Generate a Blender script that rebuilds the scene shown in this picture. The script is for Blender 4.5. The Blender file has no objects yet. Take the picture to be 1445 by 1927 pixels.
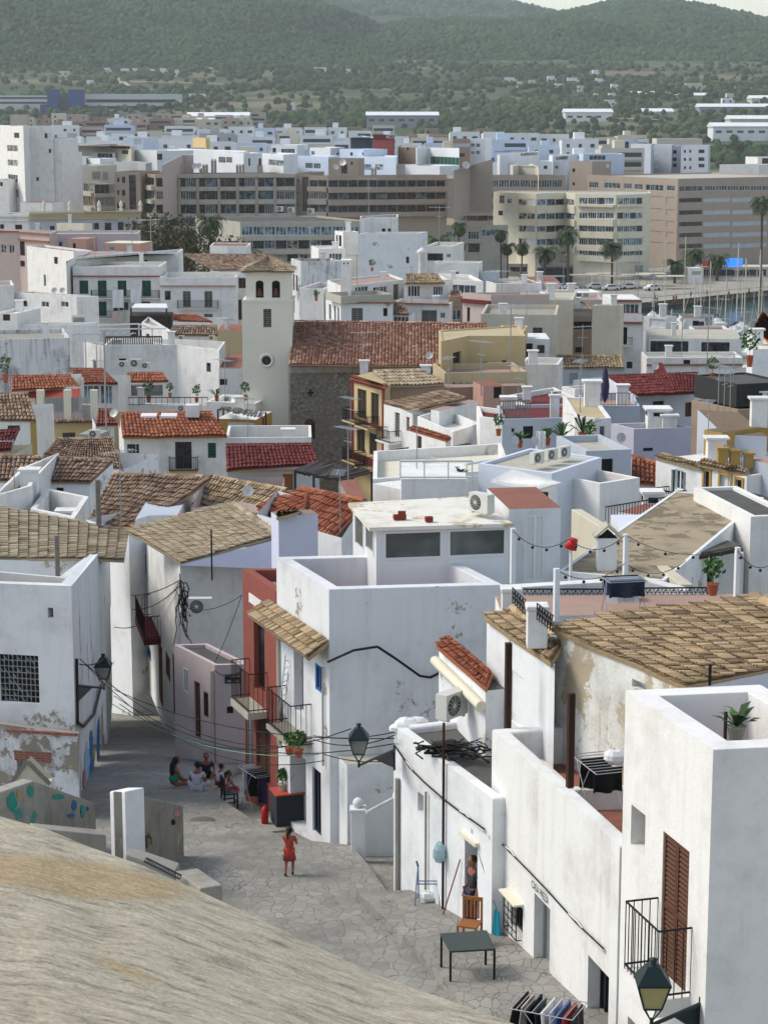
import bpy,math,random
import numpy as np
from mathutils import Vector as V
random.seed(7); rng = np.random.default_rng(7)
sc = bpy.context.scene
R = math.radians
# ---- camera
FPX,CX,CY,HC = 3895.0,722.5,963.5,45.0  # focal length and centre in photo pixels, eye height over the sea
PIT = math.atan((963.5 - 206) / FPX)
cam = bpy.data.objects.new('camera',bpy.data.cameras.new('camera'))
sc.collection.objects.link(cam); sc.camera = cam
cam.location = (0,0,HC); cam.rotation_euler = (math.pi / 2 - PIT,0,0)
cam.data.sensor_fit = 'HORIZONTAL'; cam.data.sensor_width = 36.0
cam.data.lens = 36.0 * FPX / 1445.0
cam.data.clip_start = 0.1; cam.data.clip_end = 30000
# ---- world, sun, exposure
SUN = V((-0.66,0.10,0.74)).normalized()
w = bpy.data.worlds.new('World'); sc.world = w; w.use_nodes = True
nt = w.node_tree; bg = nt.nodes['Background']
sky = nt.nodes.new('ShaderNodeTexSky'); sky.sky_type = 'NISHITA'; sky.sun_disc = False
sky.sun_elevation = math.asin(SUN.z); sky.sun_rotation = math.atan2(SUN.x,SUN.y)
sky.air_density = 1.2; sky.dust_density = 1.0; sky.ozone_density = 1.0
hs_ = nt.nodes.new('ShaderNodeHueSaturation'); hs_.inputs['Saturation'].default_value = .7; nt.links.new(sky.outputs[0],hs_.inputs['Color']); nt.links.new(hs_.outputs[0],bg.inputs[0]); bg.inputs[1].default_value = 0.15
sl = bpy.data.lights.new('sun','SUN'); sun = bpy.data.objects.new('sun',sl); sc.collection.objects.link(sun)
sl.energy = 2.0; sl.angle = R(20); sl.color = (1.0,0.92,0.80)
sun.rotation_euler = (-SUN).to_track_quat('-Z','Y').to_euler()
sun.location = (0,0,400)
sc.view_settings.view_transform = 'Standard'; sc.view_settings.look = 'None'
sc.view_settings.gamma = 1.0; sc.view_settings.exposure = 0.45
sc.cycles.max_bounces = 6; sc.cycles.diffuse_bounces = 3; sc.cycles.glossy_bounces = 3
sc.cycles.transmission_bounces = 4; sc.cycles.volume_bounces = 1; sc.cycles.transparent_max_bounces = 6
try: sc.cycles.use_denoising = True
except Exception: pass
# ---- pixel <-> place (photo measured at 1445 x 1927)
cp,sp = math.cos(PIT),math.sin(PIT)
def ray(px,py):
 v = -(py - CY) / FPX
 return ((px - CX) / FPX,cp + v * sp,-sp + v * cp)
def P(px,py,d):
 a,b,c = ray(px,py); k = d / b
 return V((a * k,d,HC + c * k))
def PZ(px,py,z):
 a,b,c = ray(px,py); k = (z - HC) / c
 return V((a * k,b * k,z))
def gz(y):  # street and town level by distance
 pts = [(0,29.3),(30,28.9),(35.5,28.5),(39.5,28.15),(45,27.3),(48,26.9),(59,25.0),(71,22.2),(90,18.3),(110,16),(150,13),(190,9),(250,5),(330,2.2),(1000,2.2),(1400,10),(1700,20),(2100,40),(2500,72),(2800,100),(3600,150),(6500,220)]
 for (a,p),(b,q) in zip(pts,pts[1:]):
  if y <= b: return p + (q - p) * (y - a) / (b - a)
 return pts[-1][1]
def PG(px,py):  # where the ray meets the ground
 lo,hi = 5.0,6000.0
 d = 20.0
 while d < 6000:
  p = P(px,py,d)
  if p.z < gz(d): return V((p.x,p.y,gz(d)))
  d *= 1.004
 return P(px,py,6000)
# ---- materials
MATS = {}
def lin(c):
 if isinstance(c,str):
  c = tuple(int(c[i:i + 2],16) / 255 for i in (0,2,4))
  c = tuple(x / 12.92 if x < .04045 else ((x + .055) / 1.055) ** 2.4 for x in c)
 return (c[0],c[1],c[2],1.0)
def base_mat(name):
 m = bpy.data.materials.new(name); m.use_nodes = True
 t = m.node_tree; b = t.nodes['Principled BSDF']; return m,t,b
def plain(name,col,rough=.6,metal=0.0,var=.12,scale=3.0,spec=.3,bump=0.0):
 m,t,b = base_mat(name)
 b.inputs['Roughness'].default_value = rough; b.inputs['Metallic'].default_value = metal
 b.inputs['Specular IOR Level'].default_value = spec
 g = t.nodes.new('ShaderNodeNewGeometry'); n = t.nodes.new('ShaderNodeTexNoise')
 n.inputs['Scale'].default_value = scale; n.inputs['Detail'].default_value = 5; n.inputs['Roughness'].default_value = .65
 t.links.new(g.outputs['Position'],n.inputs['Vector'])
 mx = t.nodes.new('ShaderNodeMix'); mx.data_type = 'RGBA'
 c = lin(col); mx.inputs[6].default_value = tuple(x * (1 - var) for x in c[:3]) + (1,)
 mx.inputs[7].default_value = tuple(min(1,x * (1 + var)) for x in c[:3]) + (1,)
 t.links.new(n.outputs[0],mx.inputs[0]); t.links.new(mx.outputs[2],b.inputs['Base Color'])
 if bump:
  bp = t.nodes.new('ShaderNodeBump'); bp.inputs['Strength'].default_value = bump; bp.inputs['Distance'].default_value = .02
  t.links.new(n.outputs[0],bp.inputs['Height']); t.links.new(bp.outputs[0],b.inputs['Normal'])
 MATS[name] = m; return m
def plaster(name,col,dirt='8a8272',amt=.35,scale=.5,streak=.35,patch=None,patch_amt=0.0,bump=.25,rough=.85):
 """limewashed wall: blotches, rain streaks, optional patches of bare render, fine relief"""
 m,t,b = base_mat(name); L = t.links.new; N = t.nodes.new
 b.inputs['Roughness'].default_value = rough; b.inputs['Specular IOR Level'].default_value = .15
 g = N('ShaderNodeNewGeometry')
 def noise(sc_,det,vec=None,ro=.6):
  n = N('ShaderNodeTexNoise'); n.inputs['Scale'].default_value = sc_; n.inputs['Detail'].default_value = det
  n.inputs['Roughness'].default_value = ro; L(vec or g.outputs['Position'],n.inputs['Vector']); return n.outputs[0]
 def ramp(v,a,b_):
  r = N('ShaderNodeMapRange'); r.inputs[1].default_value = a; r.inputs[2].default_value = b_; L(v,r.inputs[0]); r.clamp = True
  return r.outputs[0]
 def math_(op,a,k):
  q = N('ShaderNodeMath'); q.operation = op
  for i,x in enumerate((a,k)):
   if isinstance(x,(int,float)): q.inputs[i].default_value = x
   else: L(x,q.inputs[i])
  return q.outputs[0]
 mp = N('ShaderNodeMapping'); mp.inputs['Scale'].default_value = (3.2,3.2,.22); L(g.outputs['Position'],mp.inputs[0])
 blot = ramp(noise(scale,8,ro=.7),.48,.78); st = ramp(noise(1.0,6,mp.outputs[0],.7),.5,.82)
 fine = noise(scale * 22,4,ro=.7)
 k = math_('ADD',math_('MULTIPLY',blot,amt),math_('MULTIPLY',st,streak * amt * 1.1))
 k = math_('MULTIPLY',k,math_('ADD',fine,.45))
 mx = N('ShaderNodeMix'); mx.data_type = 'RGBA'; mx.inputs[6].default_value = lin(col); mx.inputs[7].default_value = lin(dirt)
 L(k,mx.inputs[0]); out = mx.outputs[2]
 if patch:
  pn = ramp(math_('ADD',noise(scale * .9,9,ro=.66),math_('MULTIPLY',fine,.12)),.70 - patch_amt * .2,.72 - patch_amt * .2)
  m2 = N('ShaderNodeMix'); m2.data_type = 'RGBA'; L(pn,m2.inputs[0]); L(out,m2.inputs[6]); m2.inputs[7].default_value = lin(patch); out = m2.outputs[2]
 L(out,b.inputs['Base Color'])
 if bump:
  bp = N('ShaderNodeBump'); bp.inputs['Strength'].default_value = bump; bp.inputs['Distance'].default_value = .03
  hh = math_('ADD',fine,math_('MULTIPLY',noise(scale * 5,3),1.5)); L(hh,bp.inputs['Height']); L(bp.outputs[0],b.inputs['Normal'])
 MATS[name] = m; return m
def tilemat(name,cols,lichen='5c564a',lam=.5,lscale=.8):
 """clay tiles: one tone per tile (attribute 'tint') and lichen blotches"""
 m,t,b = base_mat(name); L = t.links.new; N = t.nodes.new
 b.inputs['Roughness'].default_value = .85; b.inputs['Specular IOR Level'].default_value = .15
 a = N('ShaderNodeAttribute'); a.attribute_name = 'tint'
 r = N('ShaderNodeValToRGB'); els = r.color_ramp.elements
 n_ = len(cols)
 els[0].color = lin(cols[0]); els[1].color = lin(cols[-1])
 for i in range(1,n_ - 1):
  e = els.new(i / (n_ - 1)); e.color = lin(cols[i])
 L(a.outputs['Fac'],r.inputs[0])
 g = N('ShaderNodeNewGeometry'); n = N('ShaderNodeTexNoise'); n.inputs['Scale'].default_value = lscale; n.inputs['Detail'].default_value = 9; n.inputs['Roughness'].default_value = .75
 L(g.outputs['Position'],n.inputs['Vector'])
 mr = N('ShaderNodeMapRange'); mr.inputs[1].default_value = .5; mr.inputs[2].default_value = .72; mr.inputs[4].default_value = lam; L(n.outputs[0],mr.inputs[0])
 mx = N('ShaderNodeMix'); mx.data_type = 'RGBA'; L(mr.outputs[0],mx.inputs[0]); L(r.outputs[0],mx.inputs[6]); mx.inputs[7].default_value = lin(lichen)
 n2 = N('ShaderNodeTexNoise'); n2.inputs['Scale'].default_value = 18; n2.inputs['Detail'].default_value = 4; L(g.outputs['Position'],n2.inputs['Vector'])
 m3 = N('ShaderNodeMix'); m3.data_type = 'RGBA'; m3.blend_type = 'MULTIPLY'; m3.inputs[0].default_value = .5
 cr = N('ShaderNodeMapRange'); cr.inputs[1].default_value = .3; cr.inputs[2].default_value = .7; cr.inputs[3].default_value = .55; cr.inputs[4].default_value = 1.25; cr.clamp = False; L(n2.outputs[0],cr.inputs[0])
 L(mx.outputs[2],m3.inputs[6]); L(cr.outputs[0],m3.inputs[7]); L(m3.outputs[2],b.inputs['Base Color'])
 MATS[name] = m; return m
def cellmat(name,c1,c2,joint,scale,width=.05,stretch=(1,1,1),bump=.5,rough=.8,big=.3):
 """irregular stones with joints, in world space"""
 m,t,b = base_mat(name); L = t.links.new; N = t.nodes.new
 b.inputs['Roughness'].default_value = rough; b.inputs['Specular IOR Level'].default_value = .25
 g = N('ShaderNodeNewGeometry'); mp = N('ShaderNodeMapping'); mp.inputs['Scale'].default_value = stretch
 wn = N('ShaderNodeTexNoise'); wn.inputs['Scale'].default_value = scale * .8; wn.inputs['Detail'].default_value = 4
 va = N('ShaderNodeVectorMath'); va.operation = 'SCALE'; va.inputs[3].default_value = .45 / scale
 vb = N('ShaderNodeVectorMath'); vb.operation = 'ADD'
 L(g.outputs['Position'],wn.inputs['Vector']); L(wn.outputs['Color'],va.inputs[0]); L(va.outputs[0],vb.inputs[0]); L(g.outputs['Position'],vb.inputs[1]); L(vb.outputs[0],mp.inputs[0])
 v1 = N('ShaderNodeTexVoronoi'); v1.feature = 'DISTANCE_TO_EDGE'; v1.inputs['Scale'].default_value = scale; L(mp.outputs[0],v1.inputs['Vector'])
 v2 = N('ShaderNodeTexVoronoi'); v2.inputs['Scale'].default_value = scale; L(mp.outputs[0],v2.inputs['Vector'])
 n = N('ShaderNodeTexNoise'); n.inputs['Scale'].default_value = scale * 6; n.inputs['Detail'].default_value = 6; L(g.outputs['Position'],n.inputs['Vector'])
 n3 = N('ShaderNodeTexNoise'); n3.inputs['Scale'].default_value = .5; n3.inputs['Detail'].default_value = 6; L(g.outputs['Position'],n3.inputs['Vector'])
 sep = N('ShaderNodeSeparateColor'); L(v2.outputs['Color'],sep.inputs[0])
 ad = N('ShaderNodeMath'); ad.operation = 'MULTIPLY_ADD'; L(n.outputs[0],ad.inputs[0]); ad.inputs[1].default_value = .8
 m1 = N('ShaderNodeMath'); m1.operation = 'MULTIPLY'; L(sep.outputs[0],m1.inputs[0]); m1.inputs[1].default_value = .45; L(m1.outputs[0],ad.inputs[2])
 mx = N('ShaderNodeMix'); mx.data_type = 'RGBA'; mx.inputs[6].default_value = lin(c1); mx.inputs[7].default_value = lin(c2); L(ad.outputs[0],mx.inputs[0])
 jt = N('ShaderNodeMapRange'); jt.inputs[1].default_value = 0; jt.inputs[2].default_value = width; jt.inputs[3].default_value = 1; jt.inputs[4].default_value = 0; L(v1.outputs[0],jt.inputs[0])
 # the joint fades in and out where mortar has worn
 jm = N('ShaderNodeMath'); jm.operation = 'MULTIPLY'; L(jt.outputs[0],jm.inputs[0])
 jn = N('ShaderNodeMapRange'); jn.inputs[1].default_value = .35; jn.inputs[2].default_value = .6; jn.inputs[3].default_value = .25; L(n3.outputs[0],jn.inputs[0]); L(jn.outputs[0],jm.inputs[1])
 m2 = N('ShaderNodeMix'); m2.data_type = 'RGBA'; L(jm.outputs[0],m2.inputs[0]); L(mx.outputs[2],m2.inputs[6]); m2.inputs[7].default_value = lin(joint)
 m4 = N('ShaderNodeMix'); m4.data_type = 'RGBA'; m4.blend_type = 'MULTIPLY'; m4.inputs[0].default_value = big; L(m2.outputs[2],m4.inputs[6])
 mr = N('ShaderNodeMapRange'); mr.inputs[1].default_value = .3; mr.inputs[2].default_value = .7; mr.inputs[3].default_value = .4; mr.inputs[4].default_value = 1.3; mr.clamp = False; L(n3.outputs[0],mr.inputs[0]); L(mr.outputs[0],m4.inputs[7])
 L(m4.outputs[2],b.inputs['Base Color'])
 bp = N('ShaderNodeBump'); bp.inputs['Strength'].default_value = bump; bp.inputs['Distance'].default_value = .05
 hb = N('ShaderNodeMath'); hb.operation = 'MULTIPLY_ADD'; L(jt.outputs[0],hb.inputs[0]); hb.inputs[1].default_value = -1.0; L(n.outputs[0],hb.inputs[2])
 L(hb.outputs[0],bp.inputs['Height']); L(bp.outputs[0],b.inputs['Normal'])
 MATS[name] = m; return m
def glassmat(name,c1,c2,rough=.12,scale=1.2):
 m,t,b = base_mat(name); L = t.links.new; N = t.nodes.new
 b.inputs['Roughness'].default_value = rough; b.inputs['Specular IOR Level'].default_value = .5
 g = N('ShaderNodeNewGeometry'); n = N('ShaderNodeTexNoise'); n.inputs['Scale'].default_value = scale; n.inputs['Detail'].default_value = 2; L(g.outputs['Position'],n.inputs['Vector'])
 mr = N('ShaderNodeMapRange'); mr.inputs[1].default_value = .42; mr.inputs[2].default_value = .62; L(n.outputs[0],mr.inputs[0])
 mx = N('ShaderNodeMix'); mx.data_type = 'RGBA'; mx.inputs[6].default_value = lin(c1); mx.inputs[7].default_value = lin(c2); L(mr.outputs[0],mx.inputs[0]); L(mx.outputs[2],b.inputs['Base Color'])
 MATS[name] = m; return m
WH = 'e6e8e9'
plaster('white','dfdeda','8a8578',.5,.6,.6); plaster('white_clean','e4e2dd','948e80',.42,.8,.5)
plaster('white_dirty','dfe1e1','857f72',.38,.7,.35,'a99f8d',.12)
plaster('white_old','d9dadb','77736a',.42,.55,.5,'9a9484',.1)
plaster('white_stained','cfd0d0','3f3d3a',1.0,.25,1.1,'7d7a72',.1)
plaster('limewash_peel','dcdcd6','9b8f7a',.8,.8,.9,'b3a68e',.38,.4)
plaster('cream','d8d2bd','9a9078',.35); plaster('tower_white','dddacb','a79f8b',.22,.3)
plaster('ochre','b7a888','80745b',.4); plaster('mustard','ab8b4a','7d6839',.3); plaster('yellow','c0ac82','8f7f5f',.3)
plaster('pink','c0aea6','8b7a74',.3); plaster('pink_grey','c2b4b4','8b7c79',.4); plaster('salmon','b58f80','87695f',.3)
plaster('red_wall','8f5248','643c36',.35); plaster('maroon','6c3030','452322',.4)
plaster('brick_tan','a6988a','7f7365',.3,.3); plaster('brown_tan','9f9080','6f6558',.35,.3)
plaster('concrete','9a968b','5f5b52',.6,.6,.6); plaster('concrete_pale','b4b0a2','77725f',.5,.5,.6)
plaster('beige_wall','c4bda9','8c8470',.45,.5,.7); plaster('grey_blue','b4bac2','7f858c',.3)
plaster('lilac','cdd0e0','a6a6b4',.2); plaster('dark_roof','5a5955','34332f',.6,.5,.2); plaster('brown_plaster','9c8774','6b5d50',.5)
plaster('terrace_red','8c5f50','64463c',.5,1.0,.1); plaster('terrace_pink','a58b7e','7b685e',.4,1.0,.1)
plaster('render_grey','8d8a80','5a574d',.8,.9,.8,'a59b86',.3,.5); plaster('kerb_stone','9f9b90','6c675b',.5)
plaster('far_white','dcdedf','a9a69c',.35,.12,.4,bump=0); plaster('far_cream','c8c2b2','a0957d',.35,.12,.4,bump=0)
plaster('far_tan','9a8675','75665a',.3,.12,.4,bump=0); plaster('far_blue','c4d0df','98a3b2',.3,.12,.4,bump=0)
plaster('far_pink','b9a59b','8b7a73',.3,.12,.4,bump=0); plaster('far_grey','a7aaa9','7c7f7f',.4,.12,.4,bump=0)
tilemat('tile_old',['796854','9f8a6c','b49d7b','c4ac88','8f785c','b89f7e','6b5c4b'],'6d6450',.55)
tilemat('tile_pale',['8f8069','ab9a80','b9a98e','978469','c4b69c','7f725f'],'6f6a5c',.6,1.1)
tilemat('tile_mixed',['6b5546','8f7762','a98f78','7e6650','b49c86','5b4a3f'],'4d4840',.5)
tilemat('tile_orange',['94563e','a6664a','b07558','834a36','a15f46'],'7a5a45',.3)
tilemat('tile_red',['7d4536','8d5342','733d31','99614d','854c3c'],'5b4337',.35)
tilemat('tile_crimson',['743a37','82433f','683331','7c3f3b'],'5c3330',.25)
tilemat('tile_church',['8a5a47','a87762','bf9580','99674f','d6bda6','a0705b','80523f'],'7d5b4e',.25,.3)
cellmat('street_stone','77756e','9a978e','5f5c55',4.0,.035,(1.0,.6,1),.5,big=.45)
cellmat('rubble','6b6660','8f8a80','4c4843',2.4,.10,(1,1,1.2),.8)
plain('dark_glass','1f262b',.18,0,.5,1.1,.6); glassmat('glass','20282d','5b6a72'); glassmat('glass_room','474d4a','6a706b',.15,.9); glassmat('glass_dark','171b1f','3b4348')
glassmat('glass_blue','2f4450','7f98a8',.1,.8); glassmat('glass_curtain','2b2f30','a9aaa4',.2,.9)
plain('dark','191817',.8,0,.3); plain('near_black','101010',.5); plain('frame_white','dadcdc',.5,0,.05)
plain('frame_brown','4b3022',.6,0,.2,6); plain('shutter_green','12513a',.6,0,.2,2); plain('shutter_brown','5a3a28',.55,0,.25,9)
plain('wood_dark','3a2f28',.8,0,.4,8,bump=.3); plain('wood_grey','77726a',.85,0,.4,8,bump=.3); plain('wood_orange','8f5a30',.6,0,.25,9)
plain('iron','1d1d1e',.5,.3,.2); plain('iron_rust','3b241c',.7,.3,.4,8); plain('metal_grey','9a9d9f',.4,.6,.1); plain('alu','b9bdc2',.35,.7,.08)
plain('pole_grey','a8aaa6',.5,.3,.1); plain('cable','191919',.6,0,.2); plain('cable_green','5f9a7d',.6); plain('cable_white','cfcfca',.6)
plain('plastic_white','d5d6d2',.45,0,.05); plain('ac_body','cbcac2',.45,0,.08); plain('ac_fan','4c4c4a',.5,0,.2)
plain('dish','c3c2bd',.45,.1,.08); plain('rust','7d4a35',.8,.2,.5,9); plain('pot','a5593c',.8,0,.15)
plain('palm_leaf','3c4a2c',.7,0,.5,3); plain('palm_leaf_light','566b38',.7,0,.4,3); plain('bark','5c4c3e',.9,0,.3,6,bump=.5)
plain('leaf','35472a',.75,0,.5,2); plain('leaf_brown','5b4f31',.8,0,.4,2); plain('leaf_bright','4c7233',.6,0,.4,4)
plain('reed','6f6a60',.9,0,.4,6); plain('cloth_white','d9dad9',.9,0,.08); plain('cloth_black','141416',.9,0,.3)
plain('sail_blue','1d3557',.7,0,.2); plain('skin','8a5a43',.6,0,.1); plain('hair','17110e',.6,0,.3)
plain('red_plastic','b3201f',.4); plain('blue_paint','2a5f9e',.5); plain('navy','1d2336',.5,0,.15); plain('awning','c7beaa',.8); plain('awning_red','9a4436',.8)
plaster('roof_sheet','dcd8cc','8f7b5c',.7,.9,0,'b9ab90',.3,.2); plaster('peeled_brick','d5d7da','6d675c',.8,.9,.8,'8f8778',.75,.4); plaster('graffiti_wall','a3a096','5f5b52',.7,.9,.7,'4d8f86',.0)
plaster('lichen_roof','a1937a','5f5646',.9,1.0,0,'776c58',.5,.3)
plaster('lilac_grey','b9b6c2','8d8a95',.3); plaster('grey_blue_pale','ced5de','a2a9b3',.25); plain('screen_dark','2f302d',.8,0,.5,3,bump=.3); plain('pool_water','6fa3a8',.1,0,.1,3)
plain('far_glass','3c454c',.3,0,.35,.15); plaster('far_yellow','d0b586','97825c',.3,.12,.4,bump=0)
plain('screen_blue','2a78d8',.4); _b = MATS['screen_blue'].node_tree.nodes['Principled BSDF']; _b.inputs['Emission Color'].default_value = lin('2f86ee'); _b.inputs['Emission Strength'].default_value = .8
plain('table_green','2e3a36',.35); plain('walker_blue','6d83a0',.4,.5); plain('bag_blue','9fb9bd',.35,0,.2,12); plain('red_handle','7c2430',.5); plain('red_top','b04a3c',.6,0,.2); plain('lamp_green','1c2a2b',.45,.2,.15,9); plain('lamp_pane','a39a6a',.3,0,.1); plain('kerb_dark','5f5b54',.8,0,.3,12)
def brickmat(name,c1,c2,mo,w_=.24,h_=.07):
 m,t,b = base_mat(name); g = t.nodes.new('ShaderNodeNewGeometry'); sp_ = t.nodes.new('ShaderNodeSeparateXYZ'); cb = t.nodes.new('ShaderNodeCombineXYZ'); ad = t.nodes.new('ShaderNodeMath'); k = t.nodes.new('ShaderNodeTexBrick'); L = t.links.new
 L(g.outputs['Position'],sp_.inputs[0]); L(sp_.outputs[0],ad.inputs[0]); L(sp_.outputs[1],ad.inputs[1]); L(ad.outputs[0],cb.inputs[0]); L(sp_.outputs[2],cb.inputs[1]); L(cb.outputs[0],k.inputs[0])
 k.inputs['Color1'].default_value = lin(c1); k.inputs['Color2'].default_value = lin(c2); k.inputs['Mortar'].default_value = lin(mo); k.inputs['Scale'].default_value = 1; k.inputs['Brick Width'].default_value = w_; k.inputs['Row Height'].default_value = h_; k.inputs['Mortar Size'].default_value = .008
 L(k.outputs[0],b.inputs['Base Color']); b.inputs['Roughness'].default_value = .9; MATS[name] = m
brickmat('bricks','8c4a38','6f3a2e','8a8072'); plain('brick_red','7a3029',.8)
# ---- mesh building
ORG = {}
class MB:
 def __init__(s): s.v = []; s.f = []; s.m = []; s.k = 0; s.t = []; s.sm = []
 def add(s,vs,fs,k=None,tint=None,smooth=False):
  o = len(s.v); s.v += [tuple(x) for x in vs]; k = s.k if k is None else k
  for f in fs: s.f.append(tuple(o + i for i in f)); s.m.append(k); s.sm.append(smooth)
  if tint is not None or s.t: s.t += [tint if tint is not None else .5] * len(vs)
  return s
 def quad(s,a,b,c,d,k=None): return s.add((a,b,c,d),((0,1,2,3),),k)
 def hexa(s,lo,hi,k=None,bottom=True):  # lo/hi: matching rings
  n = len(lo); fs = [(i,(i + 1) % n,n + (i + 1) % n,n + i) for i in range(n)] + [tuple(range(n,2 * n))]
  if bottom: fs.append(tuple(reversed(range(n))))
  return s.add(list(lo) + list(hi),fs,k)
 def box(s,c,sx,sy,sz,rz=0.0,k=None):  # c = centre of the bottom
  ca,sa = math.cos(rz),math.sin(rz); r = []
  for dx,dy in ((-.5,-.5),(.5,-.5),(.5,.5),(-.5,.5)):
   x,y = dx * sx,dy * sy; r.append((c[0] + x * ca - y * sa,c[1] + x * sa + y * ca))
  return s.hexa([(x,y,c[2]) for x,y in r],[(x,y,c[2] + sz) for x,y in r],k)
 def prism(s,pts,z0,z1,k=None):  # plan polygon extruded
  return s.hexa([(p[0],p[1],z0) for p in pts],[(p[0],p[1],z1) for p in pts],k)
 def bar(s,a,b,r,n=6,r2=None,k=None,cap=True,smooth=True):
  a,b = V(a),V(b); d = b - a
  if d.length < 1e-6: return s
  d.normalize(); u = d.orthogonal().normalized(); w_ = d.cross(u); r2 = r if r2 is None else r2; vs = []
  for q,rr in ((a,r),(b,r2)):
   for i in range(n):
    t = 2 * math.pi * i / n; vs.append(q + (u * math.cos(t) + w_ * math.sin(t)) * rr)
  fs = [(i,(i + 1) % n,n + (i + 1) % n,n + i) for i in range(n)]
  s.add(vs,fs,k,smooth=smooth and n > 4)
  if cap: s.add(vs,(tuple(reversed(range(n))),tuple(range(n,2 * n))),k)
  return s
 def tube(s,pts,r,n=5,k=None):
  pts = [V(p) for p in pts]; rr = r if isinstance(r,(list,tuple)) else [r] * len(pts); vs = []; up = None
  for i,p in enumerate(pts):
   d = (pts[min(i + 1,len(pts) - 1)] - pts[max(i - 1,0)]).normalized()
   u = d.orthogonal().normalized() if up is None else (up - d * up.dot(d)).normalized()
   up = u; w_ = d.cross(u)
   for j in range(n):
    t = 2 * math.pi * j / n; vs.append(p + (u * math.cos(t) + w_ * math.sin(t)) * rr[i])
  fs = [(i * n + j,i * n + (j + 1) % n,(i + 1) * n + (j + 1) % n,(i + 1) * n + j) for i in range(len(pts) - 1) for j in range(n)]
  fs += [tuple(reversed(range(n))),tuple(range((len(pts) - 1) * n,len(pts) * n))]
  return s.add(vs,fs,k,smooth=True)
 def lathe(s,c,prof,n=14,k=None,axis=(0,0,1)):  # prof = [(r, h)...]
  ax = V(axis).normalized(); u = ax.orthogonal().normalized(); w_ = ax.cross(u); c = V(c); vs = []
  for r,h in prof:
   for j in range(n):
    t = 2 * math.pi * j / n; vs.append(c + ax * h + (u * math.cos(t) + w_ * math.sin(t)) * r)
  fs = [(i * n + j,i * n + (j + 1) % n,(i + 1) * n + (j + 1) % n,(i + 1) * n + j) for i in range(len(prof) - 1) for j in range(n)]
  return s.add(vs,fs,k,smooth=True)
 def ball(s,c,rx,ry=None,rz=None,n=8,k=None,jit=0):
  ry = rx if ry is None else ry; rz = rx if rz is None else rz; m_ = max(4,n // 2); vs = []
  for i in range(m_ + 1):
   a = math.pi * i / m_
   for j in range(n):
    b = 2 * math.pi * j / n; q = 1 + (random.uniform(-jit,jit) if jit else 0)
    vs.append((c[0] + rx * q * math.sin(a) * math.cos(b),c[1] + ry * q * math.sin(a) * math.sin(b),c[2] + rz * q * math.cos(a)))
  fs = [(i * n + j,(i + 1) * n + j,(i + 1) * n + (j + 1) % n,i * n + (j + 1) % n) for i in range(m_) for j in range(n)]
  return s.add(vs,fs,k,smooth=not jit)
 def build(s,name,mats,parent=None,org=None,smooth=None,bev=0):
  mats = mats if isinstance(mats,(list,tuple)) else [mats]
  o = ORG.get(parent.name,V((0,0,0))) if parent else (V(org) if org is not None else V((0,0,0)))
  va = np.array(s.v,dtype=np.float64).reshape(-1,3) - np.array(o)
  me = bpy.data.meshes.new(name)
  me.from_pydata(va.tolist(),[],s.f)
  for q in mats: me.materials.append(MATS[q])
  if len(mats) > 1: me.polygons.foreach_set('material_index',s.m)
  if any(s.sm): me.polygons.foreach_set('use_smooth',s.sm)
  if s.t:
   at = me.attributes.new('tint','FLOAT','POINT'); at.data.foreach_set('value',s.t)
  me.update(); ob = bpy.data.objects.new(name,me); sc.collection.objects.link(ob)
  if parent: ob.parent = parent
  else: ob.location = o
  ORG[ob.name] = o
  if bev:
   md = ob.modifiers.new('soft','BEVEL'); md.width = bev; md.segments = 3; md.limit_method = 'ANGLE'; md.angle_limit = R(40)
  return ob
def tag(o,label=None,cat=None,group=None,kind=None):
 if label: o['label'] = label
 if cat: o['category'] = cat
 if group: o['group'] = group
 if kind: o['kind'] = kind
 return o
def thing(name,label,cat,org=(0,0,0),group=None,rz=0):
 o = bpy.data.objects.new(name,None); o.empty_display_size = .2; sc.collection.objects.link(o); o.location = org; o.rotation_euler = (0,0,rz)
 ORG[o.name] = V(org); return tag(o,label,cat,group)
KIDS = {}
def copy_tree(o,parent=None,loc=None,rz=None,label=None,scale=None,group=None):
 c = o.copy(); sc.collection.objects.link(c); ORG[c.name] = ORG.get(o.name,V((0,0,0)))
 if parent: c.parent = parent
 for ch in list(o.children): copy_tree(ch,c)
 if loc is not None: c.location = loc
 if rz is not None: c.rotation_euler = (0,0,rz)
 if scale is not None: c.scale = (scale,) * 3 if isinstance(scale,(int,float)) else scale
 if label: c['label'] = label
 if group: c['group'] = group
 return c
class Proto:
 """first use moves the prototype itself, later uses copy it"""
 def __init__(s,fn): s.fn = fn; s.o = None
 def put(s,loc,rz=0,label=None,scale=1,group=None):
  if s.o is None:
   s.o = s.fn(); c = s.o; c.location = loc; c.rotation_euler = (0,0,rz); c.scale = (scale,) * 3
   if label: c['label'] = label
   if group: c['group'] = group
   return c
  return copy_tree(s.o,loc=loc,rz=rz,label=label,scale=scale,group=group or s.o.get('group'))
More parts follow.
